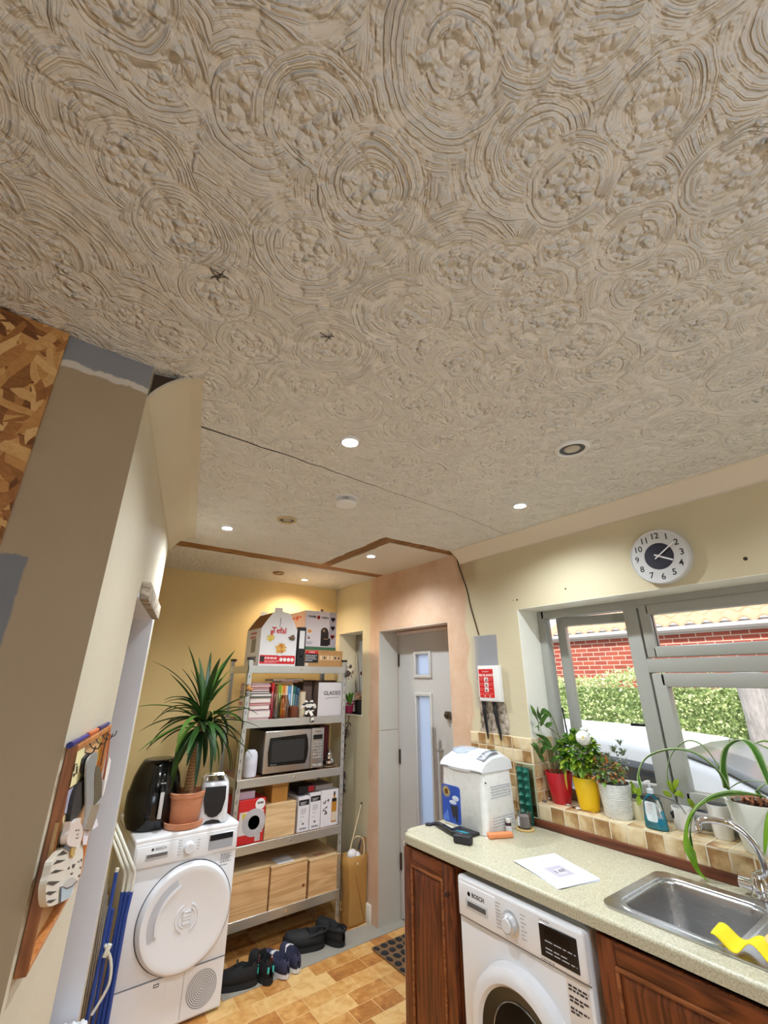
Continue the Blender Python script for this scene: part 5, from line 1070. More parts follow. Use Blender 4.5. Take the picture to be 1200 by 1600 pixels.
for i in range(7):
    a = Vector((.452+i*.010, 2.90+i*.006, .80-i*.045)); obj('wire_rail', MB().tube([a, Vector((a.x+.015, 2.86, .02))], .0030, 8), pm(200,196,186,.35,.5), t, world=True)
p = [ay(164,1476,2.825), ay(173,1500,2.825), ay(172,1530,2.825), ay(163,1553,2.825), ay(143,1586,2.825)]; obj('leg_brace', MB().tube(spline(p, 14), .0065, 8), wt, t, world=True)
obj('brace_clip', MB().box((-.010,-.008,-.022), (.010,.008,.026), .004, 2, Matrix.Translation(ay(167,1486,2.822))@Matrix.Rotation(.35, 4, 'Y')), wt, t, world=True)
t = thing('ribbed_bin', 'white ribbed plastic container low in the left doorway', 'container', tuple(WL@Vector((1.30,-.03,0))))
obj('body', MB().box((1.20,-.085,0), (1.40,.045,.352), .012, 3, WL), M['white'], t, world=True); m = MB()
for i in range(4): m.box((1.192,-.07+i*.03,.352), (1.39,-.058+i*.03,.358), .002, 1, WL)
obj('rib', m, M['white'], t, world=True)
# ================================================================ KITCHEN RUN ON THE RIGHT
WT, XW = .900, 1.600
wtop = thing('worktop', 'speckled cream laminate worktop with rounded front edge', 'worktop', (1.9,.6,.86))
y_end, sy0, sy1, sx0, sx1 = 2.02, .10, 1.035, 1.672, 2.118
outer = [(XW+.02,-.9),(2.222,-.9),(2.222,y_end),(XW+.075,y_end)]+[(XW+.075-.075*math.sin(a)+.0, y_end-.06+.06*math.cos(a)) for a in [i*PI/2/6 for i in range(1,6)]]+[(XW,y_end-.06),(XW,-.9)]
outer = [(XW,-.9),(2.222,-.9),(2.222,y_end),(XW+.06,y_end),(XW+.035,y_end-.006),(XW+.014,y_end-.024),(XW+.003,y_end-.048),(XW,y_end-.075)]
wb_ = MB().prism(outer, .860, WT, 'xy', holes=[rrect(sx0+.02, sy0+.02, sx1-.02, sy1-.02, .03, 4)])
es = [e for e in wb_.b.edges if len(e.link_faces) == 2 and all(abs(v.co.z-WT) < 1e-5 for v in e.verts) and all(v.co.x < XW+.061 for v in e.verts) and abs(e.verts[0].co.z-e.verts[1].co.z) < 1e-5 and not all(abs(f.normal.z) > .9 for f in e.link_faces)]
wb_.b.normal_update()
es = [e for e in wb_.b.edges if len(e.link_faces) == 2 and all(abs(v.co.z-WT) < 1e-5 for v in e.verts) and all(v.co.x < XW+.061 for v in e.verts) and not all(abs(f.normal.z) > .9 for f in e.link_faces)]
bmesh.ops.bevel(wb_.b, geom=es, offset=.013, segments=5, affect='EDGES', profile=.5)
slab = obj('slab', wb_, M['worktop'], wtop, world=True)
wn_ = slab.modifiers.new('even_normals', 'WEIGHTED_NORMAL'); wn_.keep_sharp = True; wn_.weight = 80
# ---- sink
t = thing('kitchen_sink', 'stainless steel one-and-a-half bowl sink set in the worktop', 'sink', (1.895,.57,WT)); ss = brushed(196,196,198,1,.28)
bA = (1.712,.672,2.058,.985); bB = (1.740,.37,2.040,.632)
m = MB().prism(rrect(sx0,sy0,sx1,sy1,.045,8), WT+.001, WT+.006, 'xy', holes=[rrect(*bA[:2],*bA[2:],.055,8), rrect(*bB[:2],*bB[2:],.05,8)]); o = obj('flange', m, ss, t, world=True)
m = MB().loft([[(x,y,WT+zz) for x, y in rrect(bA[0]-q,bA[1]-q,bA[2]+q,bA[3]+q,.055+q,8)] for q, zz in ((.020,.006),(.017,.0085),(.013,.0085),(.010,.0062))], cap=False); obj('raised_rim', m, M['chrome'] if False else ss, t, world=True)
for nm, b, dep in (('bowl',bA,.165),('small_bowl',bB,.12)):
    rg = []
    for q, zz in ((0,.006),(.003,-.004),(.008,-.03),(.016,-dep*.8),(.026,-dep*.94),(.045,-dep),(.11,-dep-.003)): rg.append([(x,y,WT+zz) for x, y in rrect(b[0]+q,b[1]+q,b[2]-q,b[3]-q,max(.02,.055-q*.2) if q < .1 else .02,8)])
    m = MB(); m.loft(rg, cap=False); m.b.faces.new([v for v in list(m.b.verts)[-36:]]); oo = obj(nm, m, ss, t, world=True, solid=.0012)
    cx, cy = (b[0]+b[2])/2, (b[1]+b[3])/2; obj('drain', MB().lathe([(.040,-dep-.0015),(.036,.002-dep),(.028,-dep-.001),(0,-dep-.001)], (cx,cy,WT), 30), M['chrome'], oo, world=True)
obj('overflow', MB().lathe([(0,0),(.016,0),(.018,.003),(.018,.004)], (2.030,.690,WT-.05), 20, 'x'), M['black'], t, world=True)
# ---- tap
TB = Vector((2.150,.712,WT+.006)); t = thing('mixer_tap', 'chrome kitchen mixer tap with a long arched swan-neck spout', 'tap', tuple(TB)); ch = M['chrome']
obj('body', MB().lathe([(0,0),(.030,0),(.030,.006),(.025,.010),(.024,.050),(.018,.062),(.014,.070)], TB, 32), ch, t, world=True)
obj('lever_housing', MB().cyl(TB+Vector((.0,.018,.028)), TB+Vector((.0,.058,.030)), .020, .018, 28), ch, t, world=True); obj('lever_housing', MB().cyl(TB+Vector((0,-.018,.028)), TB+Vector((0,-.070,.030)), .019, .021, 28), ch, t, world=True)
sp = [TB+Vector((0,0,.06)), at(1196,1360,'x',2.148), at(1184,1328,'x',2.142), at(1163,1302,'x',2.128), at(1142,1288,'x',2.112), at(1120,1282,'x',2.098), at(1102,1281,'x',2.088), at(1093,1284,'x',2.084), at(1091,1292,'x',2.083)]
S_ = spline(sp, 40); obj('spout', MB().tube(S_, [.0135-.003*i/len(S_) for i in range(len(S_))], 18), ch, t, world=True); e_ = S_[-1]; obj('aerator', MB().cyl(e_+Vector((0,0,.004)), e_+Vector((0,0,-.008)), .012, .0115, 20), ch, t, world=True)
# ---- yellow cloth and sponge on the sink
def wavy(name, c, a0, L_, W_, mat, parent=None, amp=.018, waves=2.6, ph=0.):
    rows = []
    for i in range(41):
        u = i/40; yy = (u-.5)*L_; row = []
        for j in range(9):
            v = j/8; z_ = amp*(1+math.sin(u*waves*2*PI+ph+v*.9))*(1-.35*v); row.append((( v-.5)*W_*(.8+.2*math.cos(u*5)), yy, z_+.002+.010*v))
        rows.append(row)
    m = MB(); m.loft(rows, cap=False, closed=False, m=Matrix.Translation(c)@Matrix.Rotation(a0, 4, 'Z')); return obj(name, m, mat, parent, ang=80, solid=.0022)
yc = pm(244,214,20,.7,0.,.05,80, Subsurface_Weight=.1)
tag(wavy('cleaning_cloth', (1.722,.610,WT+.0085), .12, .19, .115, yc, None, .016, 2.2, .4), 'bright yellow wavy cleaning cloth draped over the sink divider', 'cloth')
tag(obj('sponge', MB().box((1.745,.548,WT+.012), (1.80,.608,WT+.040), .006, 3), pm(240,186,120,.9,0.,.1,120)), 'peach sponge behind the yellow cloth by the small bowl', 'sponge')
# ---- cabinets
def cab_door(t, y0, y1, z0, z1, x=1.605, knob_y=None):
    w = .062; fr_ = M['oak']; frx = M['oakx']
    o = obj('door', MB().box((x,y0,z0), (x+.019,y1,z1), .003, 2), fr_, t, world=True)
    for a, b in ((y0,y0+w),(y1-w,y1)): obj('stile', MB().box((x-.0045,a+.001,z0+.001), (x+.001,b-.001,z1-.001), .003, 2), fr_, o, world=True)
    for a, b in ((z0,z0+w),(z1-w,z1)): obj('rail', MB().box((x-.0042,y0+w,a+.001), (x+.001,y1-w,b-.001), .003, 2), frx, o, world=True)
    lg = wood('lighter_oak_moulding', (104,56,28), (156,96,56), 1, 1.3, .35)
    a, b, c, e = y0+w-.006, y1-w+.006, z0+w-.006, z1-w+.006
    m = MB(); frame_rect(m, x-.010, x, a, b, c, e, .012, .004); obj('moulding', m, lg, o, world=True)
    g = .036; p0 = [(a+.012,c+.012),(b-.012,c+.012),(b-.012,e-.012),(a+.012,e-.012)]; p1 = [(a+g,c+g),(b-g,c+g),(b-g,e-g),(a+g,e-g)]
    m = MB(); m.loft([[(x-.001,y,z) for y, z in p0], [(x-.007,y,z) for y, z in p1]], cap=True); obj('raised_panel', m, fr_, o, world=True, smooth=False)
    if knob_y: obj('knob', MB().lathe([(.006,0),(.006,-.008),(.011,-.014),(.010,-.022),(0,-.024)], (x-.004,knob_y,z1-.095), 20, 'x'), pm(70,40,24,.3), o, world=True)
t = thing('base_cabinet', 'dark oak base cabinet at the free end of the worktop, left of the washing machine', 'cabinet', (1.9,1.82,0))
obj('carcass', MB().box((1.625,1.655,.10), (2.20,1.995,.859)), M['oak'], t, world=True); obj('plinth', MB().box((1.66,1.66,0), (2.20,1.99,.10)), M['oak'], t, world=True); cab_door(t, 1.662, 1.990, .115, .846, knob_y=1.685)
obj('end_panel', MB().box((1.612,1.9955,.0), (2.20,2.003,.859)), pm(214,208,196,.5), t, world=True)
t = thing('base_cabinet', 'dark oak base cabinet beneath the sink with a moulded panel door', 'cabinet', (1.9,.77,0))
m = MB().box((1.625,.452,.10), (2.20,.470,.859)).box((1.625,1.010,.10), (2.20,1.028,.859)).box((1.625,.452,.10), (2.20,1.028,.118)).box((1.63,.47,.118), (1.640,1.01,.70)); obj('carcass', m, M['oak'], t, world=True)
obj('plinth', MB().box((1.66,.46,0), (2.20,1.02,.10)), M['oak'], t, world=True); cab_door(t, .459, 1.022, .115, .846, knob_y=.50)
t = thing('base_cabinet', 'dark oak base cabinet at the right edge of the picture, beyond the sink cabinet', 'cabinet', (1.9,.14,0)); m = MB().box((1.625,-.15,.10), (2.20,-.13,.859)).box((1.625,.43,.10), (2.20,.449,.859)).box((1.625,-.15,.10), (2.20,.449,.118)); obj('carcass', m, M['oak'], t, world=True); obj('plinth', MB().box((1.66,-.14,0), (2.20,.44,.10)), M['oak'], t, world=True); cab_door(t, -.143, .443, .115, .846, knob_y=-.10)
# ---- washing machine
t = thing('washing_machine', 'white washing machine with dark porthole under the worktop', 'washing machine', (1.89,1.34,0)); a, b, wz, wx = 1.056, 1.626, .838, 1.600
obj('body', MB().box((wx+.004,a,.012), (2.17,b,wz-.004), .006, 2), apw, t, world=True)
obj('control_panel', MB().box((wx-.008,a+.002,wz-.136), (wx+.03,b-.002,wz), .012, 4), apw, t, world=True)
obj('panel_seam', MB().box((wx+.0025,a+.002,wz-.140), (wx+.006,b-.002,wz-.137)), pm(110,112,118,.5), t, world=True)
o = obj('detergent_drawer', MB().box((wx-.011,b-.205,wz-.130), (wx-.004,b-.010,wz-.018), .004, 2), apw, t, world=True)
obj('drawer_pull', MB().box((wx-.0130,b-.165,wz-.097), (wx-.010,b-.052,wz-.066), .003, 2), pm(206,208,212,.3), o, world=True); obj('drawer_slot', MB().box((wx-.0138,b-.158,wz-.088), (wx-.0128,b-.062,wz-.072)), pm(110,112,118,.3,.6), o, world=True)
text('lettering', 'BOSCH', .020, (wx-.0116,b-.118,wz-.048), (0,-1,0), UP, pm(70,72,78,.5), o, .0004, True, font_off=.0004); obj('emblem', MB().lathe([(.0055,0),(.0055,-.0008),(.0075,-.0008),(.0075,0)], (wx-.0112,b-.070,wz-.048), 20, 'x'), pm(70,72,78,.5), o, world=True)
ky, kz = 1.352, wz-.075
obj('dial_knob', MB().lathe([(.038,0),(.038,-.003),(.034,-.004),(.031,-.006)], (wx-.008,ky,kz), 44, 'x').lathe([(.031,-.004),(.029,-.024),(.024,-.029),(0,-.029)], (wx-.008,ky,kz), 44, 'x'), pm(206,208,212,.15,.5), t, world=True); obj('knob_face', MB().lathe([(.022,-.0285),(.020,-.031),(0,-.031)], (wx-.008,ky,kz), 32, 'x').box((wx-.040,ky-.002,kz+.004), (wx-.038,ky+.002,kz+.022)), pm(228,230,234,.25), t, world=True)
spots_text(t, (wx-.0083,ky+.070,wz-.034), (0,-1,0), UP, [1,.8,.9,1,.7,.9,.8,.9], .026, txg, .0022, .0105, True); spots_text(t, (wx-.0083,ky-.046,wz-.034), (0,-1,0), UP, [.9,.6,.9,.6,.9,.6,.8], .026, txg, .0022, .0115, True)
o = obj('display', MB().box((wx-.0105,a+.028,wz-.118), (wx-.006,a+.172,wz-.026), .002, 1), pm(24,24,28,.12), t, world=True); spots_text(o, (wx-.0108,a+.150,wz-.072), (0,-1,0), UP, [1,.0,.7,1], .115, pm(196,198,206,.5), .003, .010, True); obj('display_window', MB().box((wx-.0112,a+.055,wz-.062), (wx-.0104,a+.150,wz-.036)), pm(12,12,16,.08), o, world=True)
spots_text(t, (wx-.0083,a+.168,wz-.020), (0,-1,0), UP, [1], .04, txg, .003, .01, True); spots_text(t, (wx-.0083,a+.172,wz-.128), (0,-1,0), UP, [1], .05, txg, .003, .01, True)
sl = obj('energy_sticker', MB().box((wx+.0028,a+.012,wz-.262), (wx+.0042,a+.092,wz-.142)), pm(226,220,216,.4), t, world=True)
spots_text(sl, (wx+.0024,a+.086,wz-.166), (0,-1,0), UP, [1,.95,0,1,.7,0,.9,.5], .070, pm(50,40,44,.5), .0055, .0092, True); text('lettering', 'BOSCH', .011, (wx+.0024,a+.034,wz-.250), (0,-1,0), UP, pm(160,60,60,.5), sl, .0003, True)
PC = (wx+.003,1.340,.420); R_ = .226
pd = obj('porthole_door', MB().lathe([(R_*.70,-.010),(R_*.735,-.034),(R_*.78,-.044),(R_*.87,-.044),(R_*.955,-.034),(R_,-.010),(R_,.0)], PC, 96, 'x'), pm(232,233,238,.15), t, world=True)
obj('dark_ring', MB().lathe([(R_*.52,.004),(R_*.56,-.018),(R_*.70,-.030),(R_*.735,-.032),(R_*.735,-.004)], PC, 80, 'x'), pm(20,20,22,.3), pd, world=True)
obj('door_glass', MB().lathe([(R_*.56,-.019),(R_*.50,-.012),(R_*.42,-.006),(R_*.28,-.002),(0,-.0008)], PC, 64, 'x'), NT('dark_porthole_glass').fin(rgb(16,15,16), .12, spec=.12), pd, world=True)
drum = MB()
for i in range(3): drum.cyl((PC[0]+.008+i*.012,PC[1]+R_*.455*math.cos(2.4+i*.5),PC[2]+R_*.455*math.sin(2.4+i*.5)), (PC[0]+.002+i*.012,PC[1]+R_*.46*math.cos(2.4+i*.5),PC[2]+R_*.46*math.sin(2.4+i*.5)), .003)
obj('drum_ring', MB().lathe([(R_*.56,-.0185),(R_*.545,-.021),(R_*.53,-.017)], PC, 64, 'x'), pm(170,172,176,.2,.8), pd, world=True); obj('drum_stud', drum, M['chrome'], pd, world=True)
obj('base', MB().box((wx+.04,a+.02,0), (2.15,b-.02,.014)), M['grey'], t, world=True)
# ---- bread maker
t = thing('bread_maker', 'white bread maker with sunflower picture standing at the end of the worktop', 'bread maker', (1.99,1.85,WT)); bw_ = pm(236,236,234,.28)
x0, x1, y0, y1 = 1.868, 2.112, 1.690, 1.992
rg = []
for z, i0, i1, j in ((.0,.004,.004,.004),(.006,0,0,0),(.20,.002,.006,.004),(.262,.004,.010,.006)): rg.append([(x,y,WT+z) for x, y in rrect(x0+i0,y0+j,x1-i1,y1-j,.028,6)])
obj('body', MB().loft(rg), bw_, t, world=True)
# lid: rounded crown sloping up from the front
prof = [(x0+.003,.264),(x0-.002,.272),(x0+.004,.290),(x0+.03,.318),(x0+.085,.345),(x0+.15,.352),(x1-.055,.345),(x1-.015,.322),(x1-.006,.264)]
m = MB(); n_ = 12; rings = []
for i in range(n_+1):
    v = i/n_; yy = y0+.002+(y1-y0-.004)*v; k_ = 1-.30*abs(2*v-1)**6; rings.append([(x, yy, WT+.264+(z-.264)*k_) for x, z in prof])
m.loft(rings); obj('lid', m, pm(226,228,232,.25), t, world=True, ang=50)
obj('lid_seam', MB().box((x0-.0005,y0+.008,WT+.2625), (x1-.02,y1-.008,WT+.2655)), M['grey'], t, world=True)
obj('lid_handle', MB().lathe([(0,0),(1,0),(1.,.010),(0,.012)], (0,0,0), 30, m=Matrix.Translation((x0+.004,(y0+y1)/2+.01,WT+.262))@Matrix.Diagonal((.014,.085,1,1))), pm(214,216,220,.3), t, world=True)
def lidz(x):
    for (a1,b1),(a2,b2) in zip(prof[1:], prof[2:]):
        if a1 <= x <= a2: return b1+(b2-b1)*(x-a1)/(a2-a1)
    return .35
def lid_patch(name, xa, xb, ya, yb, mat, off=.001, n=8, parent=None, rnd=True):
    m = MB(); rows = []
    for i in range(n+1):
        x = xa+(xb-xa)*i/n; f = math.sqrt(max(0, 1-(2*i/n-1)**4)) if rnd else 1.; c = (ya+yb)/2; rows.append([(x, c+(q)*(yb-ya)/2*f, WT+lidz(x)+off) for q in (-1,-.5,0,.5,1)])
    m.loft(rows, cap=False, closed=False); return obj(name, m, mat, parent or t, world=True, solid=.0012)
lid_patch('viewing_window', x0+.045, x1-.075, 1.835, 1.965, pm(176,188,202,.1)); cpn = lid_patch('control_panel', x0+.030, x1-.085, 1.700, 1.752, pm(176,180,188,.3), rnd=False)
lid_patch('display', x1-.128, x1-.098, 1.706, 1.742, pm(90,104,100,.2), .0022, rnd=False, parent=cpn)
for i in range(3): lid_patch('keypad_button', x0+.042+i*.024, x0+.056+i*.024, 1.708, 1.722, pm(220,222,226,.4), .0024, parent=cpn); lid_patch('keypad_button', x0+.042+i*.024, x0+.056+i*.024, 1.730, 1.744, pm(120,124,134,.4), .0024, parent=cpn)
m = MB()
for k_, z0_, nr_ in ((0,.150,5),(1,.030,4)):
    for r in range(nr_):
        for c in range(9):
            xx = x0+.055+c*.017+(r % 2)*.006
            if xx < x1-.035: m.box((xx,y0-.0006+(.001 if z0_ > .1 else 0),WT+z0_+r*.012), (xx+.010,y0+.006,WT+z0_+r*.012+.0045))
obj('side_vents', m, pm(170,172,178,.5), t, world=True); obj('vent_dot', MB().cyl((x0+.022,y0-.0005,WT+.222), (x0+.022,y0+.004,WT+.222), .0035), M['dark'], t, world=True)
ps = obj('picture_sticker', MB().prism(rrect(1.852,WT+.012,1.984,WT+.180,.016,5), x0-.0012, x0+.001, 'yz'), pm(44,84,186,.4,0.,.25,14), t, world=True)
obj('printed_cloud', blob(blob(MB(), (x0-.0012,1.885,WT+.125), .024, .03, 1, .5), (x0-.0012,1.905,WT+.105), .026, .03, 1, .35), pm(214,222,240,.4), ps, world=True)
m = MB()
for i in range(16): a_ = 2*PI*i/16; m.prism([(1.950+math.cos(a_+.17)*.014,WT+.148+math.sin(a_+.17)*.014),(1.950+math.cos(a_)*.034,WT+.148+math.sin(a_)*.030),(1.950+math.cos(a_-.17)*.014,WT+.148+math.sin(a_-.17)*.014)], x0-.0022, x0-.0010, 'yz')
obj('printed_sunflower', m, pm(232,206,60,.4), ps, world=True, smooth=False); obj('printed_sunflower', MB().cyl((x0-.0026,1.950,WT+.148), (x0-.001,1.950,WT+.148), .014), pm(110,70,30,.5), ps, world=True)
obj('printed_figure', MB().prism([(1.925,WT+.09),(1.870,WT+.095),(1.875,WT+.02),(1.885,WT+.02),(1.893,WT+.05),(1.905,WT+.03)], x0-.0022, x0-.001, 'yz'), pm(46,44,52,.4), ps, world=True, smooth=False)
obj('printed_figure', MB().prism([(1.982,WT+.03),(1.945,WT+.07),(1.935,WT+.02),(1.98,WT+.015)], x0-.0020, x0-.001, 'yz'), pm(90,130,220,.4), ps, world=True, smooth=False)
# ---- clutter in front of the bread maker
t = thing('kitchen_scissors', 'black-handled scissors lying half open in front of the bread maker', 'scissors', (1.77,1.93,WT)); obj('handle', MB().lathe([(.014,0),(.019,.0),(.019,.007),(.014,.007)], (1.775,1.995,WT+.001), 24).lathe([(.012,0),(.017,.0),(.017,.007),(.012,.007)], (1.808,1.985,WT+.001), 24), pm(30,28,34,.4), t, world=True); obj('blade', MB().prism([(1.785,1.975),(1.795,1.975),(1.795,1.86),(1.789,1.84)], WT+.001, WT+.004), pm(180,180,186,.2,1.), t, world=True)
def pod(name, label, cat, a_, b_, w, h, mat, **kw):
    a_, b_ = Vector(a_), Vector(b_); c = (a_+b_)/2; an = math.atan2(b_.y-a_.y, b_.x-a_.x); t = thing(name, label, cat, (c.x, c.y, kw.get('z', WT)), an); L_ = (b_-a_).length/2; obj('body', MB().box((-L_,-w/2,.0005), (L_,w/2,h), min(h, w)*.25, 3), mat, t); return t
t = pod('multi_tool', 'long black multi-tool lying left in front of the bread maker', 'tool', (1.800,1.960,0), (1.760,1.800,0), .026, .022, pm(28,28,32,.35)); obj('blade', MB().box((-.02,-.010,.022), (.075,.004,.0265), .001, 1), pm(60,64,70,.25,.8), t)
t = pod('phone_wallet', 'flat black wallet with pink edge under the bread maker front', 'wallet', (1.832,1.862,0), (1.836,1.732,0), .066, .013, pm(26,26,30,.45)); obj('edge', MB().box((-.066,-.034,.004), (.066,-.0325,.007)), pm(180,70,90,.5), t)
t = pod('padlock_pouch', 'small black ribbed case nearest the worktop edge', 'case', (1.706,1.745,0), (1.742,1.665,0), .036, .034, pm(22,22,26,.5)); obj('ribbing', (lambda m: [m.box((-.038+i*.008,-.0188,.004), (-.034+i*.008,-.0175,.030)) for i in range(10)] and m)(MB()), pm(52,52,58,.5), t)
t = pod('battery_pack', 'black and turquoise gadget behind the ribbed case', 'gadget', (1.762,1.800,0), (1.775,1.712,0), .040, .026, pm(30,36,44,.4)); obj('stripe', MB().box((-.03,-.006,.0262), (.03,.0,.0275)).box((-.01,.006,.0262), (.035,.010,.0275)), pm(60,170,190,.4), t)
t = pod('wood_block', 'orange sanding block beside the corner of the bread maker', 'block', (1.866,1.680,0), (1.975,1.625,0), .034, .022, pm(226,142,92,.8,0.,.1,90))
t = pod('paper_card', 'small white card under the corner of the bread maker', 'card', (1.87,1.70,0), (1.95,1.66,0), .05, .0012, M['paper'])
t = thing('spice_jar', 'small dark bottle with white label and cap beside the bread maker', 'jar', (2.010,1.672,WT)); obj('body', MB().lathe([(0,0),(.014,0),(.015,.003),(.015,.040),(.010,.046)], seg=26), pm(52,30,40,.2), t); obj('label', MB().lathe([(.0153,.006),(.0153,.032)], seg=26), pm(226,222,224,.6), t, solid=.0004); obj('cap', MB().lathe([(.0115,.044),(.0125,.046),(.0125,.060),(0,.061)], seg=24), pm(232,230,226,.4), t)
t = thing('cork_coaster', 'round cork coaster beneath the candle glass by the tiles', 'coaster', (2.118,1.655,WT)); obj('disc', MB().lathe([(0,.0003),(.044,.0003),(.046,.002),(.046,.006),(.044,.008),(0,.008)], seg=40), pm(206,172,110,.9,0.,.12,90), t)
t = thing('candle_glass', 'glass candle jar with grey-lilac wax on a cork coaster', 'candle', (2.118,1.655,WT+.0083)); obj('glass', MB().lathe([(0,0),(.031,0),(.033,.003),(.035,.072),(.033,.072),(.031,.005),(0,.004)], seg=36), cg, t); obj('wax', MB().lathe([(0,.0045),(.0305,.0045),(.0322,.050),(0,.050)], seg=36), pm(166,146,152,.5), t); obj('label', MB().box((-.0350,.004,.012), (-.0338,.016,.050)), M['paper'], t)
t = thing('egg_tray', 'green glass-bubble tray stood upright between the bread maker and the tiles', 'tray', (2.19,1.72,WT)); m = MB().box((2.188,1.655,WT+.001), (2.196,1.735,WT+.262), .004, 2); obj('backing', m, pm(20,84,70,.3), t, world=True); m = MB()
for r in range(7):
    for c in range(2): m.lathe([(.0185,0),(.012,-.010),(0,-.018)], (2.188,1.675+c*.039,WT+.02+r*.037), 4, 'x')
obj('bumps', m, pm(24,100,84,.25), t, world=True, smooth=False)
t = thing('clear_board', 'clear glass board edge leaning against the tiles behind the green tray', 'board', (2.212,1.69,WT)); obj('panel', MB().box((2.206,1.635,WT+.04), (2.212,1.745,WT+.275), .002, 1), clear_glass((.86,.92,.88), .3, 'greenish_glass'), t, world=True); obj('rim', frame_rect(MB(), 2.205, 2.213, 1.634, 1.746, WT+.036, WT+.277, .004, .001), pm(170,176,150,.3), t, world=True)
# papers on the worktop
pp = [at(x, y, 'z', WT) for x, y in ((803,1346),(868,1335),(938,1376),(874,1390))]
t = thing('paper_stack', 'white printed sheets with a grey picture lying on the worktop', 'paper', (1.80,1.28,WT+.0003)); 
for i in range(3):
    rt_ = Matrix.Translation(Vector((1.80,1.28,0)))@Matrix.Rotation(.03*(i-1), 4, 'Z')@Matrix.Translation(Vector((-1.80,-1.28,0))); obj('sheet', MB().prism([(p.x, p.y) for p in pp], WT+.0006+i*.0013, WT+.0014+i*.0013, m=rt_), pm(226,228,244,.7), t, world=True, smooth=False)
def pq(u, v): return pp[0].lerp(pp[1], u).lerp(pp[3].lerp(pp[2], u), v)
zt = WT+.0014+2*.0013; rt_ = Matrix.Translation(Vector((1.80,1.28,0)))@Matrix.Rotation(.03, 4, 'Z')@Matrix.Translation(Vector((-1.80,-1.28,0)))
def onpaper(name, uv, mat, off=.0002): return obj(name, MB().prism([(pq(*q).x, pq(*q).y) for q in uv], zt, zt+off, m=rt_), mat, t, world=True, smooth=False)
onpaper('printed_picture', [(.30,.40),(.70,.40),(.70,.74),(.30,.74)], pm(182,176,190,.6)); onpaper('printed_picture', [(.42,.50),(.60,.50),(.60,.66),(.42,.66)], pm(206,204,214,.6), .0004)
dn = (pq(1,.5)-pq(0,.5)).normalized(); un = (pq(.5,0)-pq(.5,1)).normalized(); c3 = rt_@pq(.51,.58); text('lettering', '1.07', .030, (c3.x, c3.y, zt+.0007), dn, Vector((0,0,1)).cross(dn), pm(60,60,70,.6), t, .0002, True, font_off=.0006)
for v_ in (.26,.30): onpaper('printed_text', [(.36,v_),(.56,v_),(.56,v_+.012),(.36,v_+.012)], pm(190,190,206,.6))
# ---- fire blanket on the wall
t = thing('fire_blanket', 'white fire blanket box with red label on the wall above the tiles', 'fire blanket', (2.215,1.880,1.58)); fb = pm(232,230,228,.35)
fy0, fy1, fz0, fz1 = 1.800, 1.968, 1.478, 1.682
obj('case', MB().box((2.198,fy0,fz0), (2.2295,fy1,fz1), .006, 3), fb, t, world=True)
rl = obj('red_label', MB().box((2.1968,fy0+.046,fz0+.022), (2.1982,fy1-.010,fz1-.020)), pm(206,28,30,.4), t, world=True); cy_ = (fy0+.046+fy1-.010)/2; wl = pm(236,220,216,.5)
text('lettering', 'FIRE BLANKET', .0188, (2.1966,cy_,fz1-.056), (0,-1,0), UP, wl, rl, .0003, True, font_off=.0006); text('lettering', 'firemaster', .013, (2.1966,cy_,fz1-.034), (0,-1,0), UP, wl, rl, .0003, True)
for i, zz in enumerate((.112,.082,.054)): obj('pictogram', MB().box((2.1962,cy_-.016,fz0+zz), (2.1968,cy_+.016,fz0+zz+.024)), pm(226,216,212,.5), rl, world=True); obj('pictogram', MB().prism([(cy_-.010,fz0+zz+.004),(cy_+.010,fz0+zz+.004),(cy_+.004*(i-1),fz0+zz+.019)], 2.1958, 2.1963, 'yz'), pm(96,70,66,.5), rl, world=True)
spots_text(rl, (2.1966,fy1-.014,fz0+.130), (0,-1,0), UP, [1,.8,0,1,.9,0,1,.8], .030, pm(236,150,140,.5), .003, .0098, True); spots_text(rl, (2.1966,cy_-.022,fz0+.130), (0,-1,0), UP, [1,.8,0,1,.9,0,1], .028, pm(236,150,140,.5), .003, .0098, True); spots_text(rl, (2.1966,fy1-.014,fz0+.044), (0,-1,0), UP, [1,.9], .10, pm(236,150,140,.5), .0025, .008, True)
m = MB(); [m.cyl((2.1962,cy_+q,fz0+.030), (2.1968,cy_+q,fz0+.030), .0042, seg=14) for q in (-.022,.016)]; obj('rivet', m, wl, rl, world=True)
for ya, yb in ((1.950,1.938),(1.868,1.842)):
    rows = [[(2.214+s_*.0, y+q, z) for q in (-w_, w_)] for y, z, w_, s_ in ((ya,fz0+.003,.014,0),(ya-.002,fz0-.05,.013,0),((ya+yb)/2,fz0-.11,.0115,0),(yb,fz0-.165,.008,0),(yb-.003,fz0-.205,.002,0))]
    obj('pull_strap', MB().loft(rows, cap=False, closed=False), pm(22,20,22,.6), t, world=True, solid=.004)
# ================================================================ WINDOW SILL
ZS = 1.0045
def pot(name, label, cat, x, y, rt_, rb_, h, mat, lip=.004, soil=True, z=ZS):
    t = thing(name, label, cat, (x, y, z)); obj('pot', MB().lathe([(0,0),(rb_,0),(rb_+.002,.003),(rt_,h-.004),(rt_,h),(rt_-lip,h),(rt_-lip-.002,h-.02),(0,h-.022)], seg=44), mat, t)
    if soil: obj('soil', MB().lathe([(rt_-lip-.003,h-.020),(rt_*.5,h-.012),(0,h-.010)], seg=26), pm(60,44,34,.95,0.,.3,80), t)
    return t
lf = leafm('fresh_leaf', (92,142,50), (150,188,76), 30, .35); ld = leafm('dark_glossy_leaf', (42,82,30), (96,138,56), 30, .15)
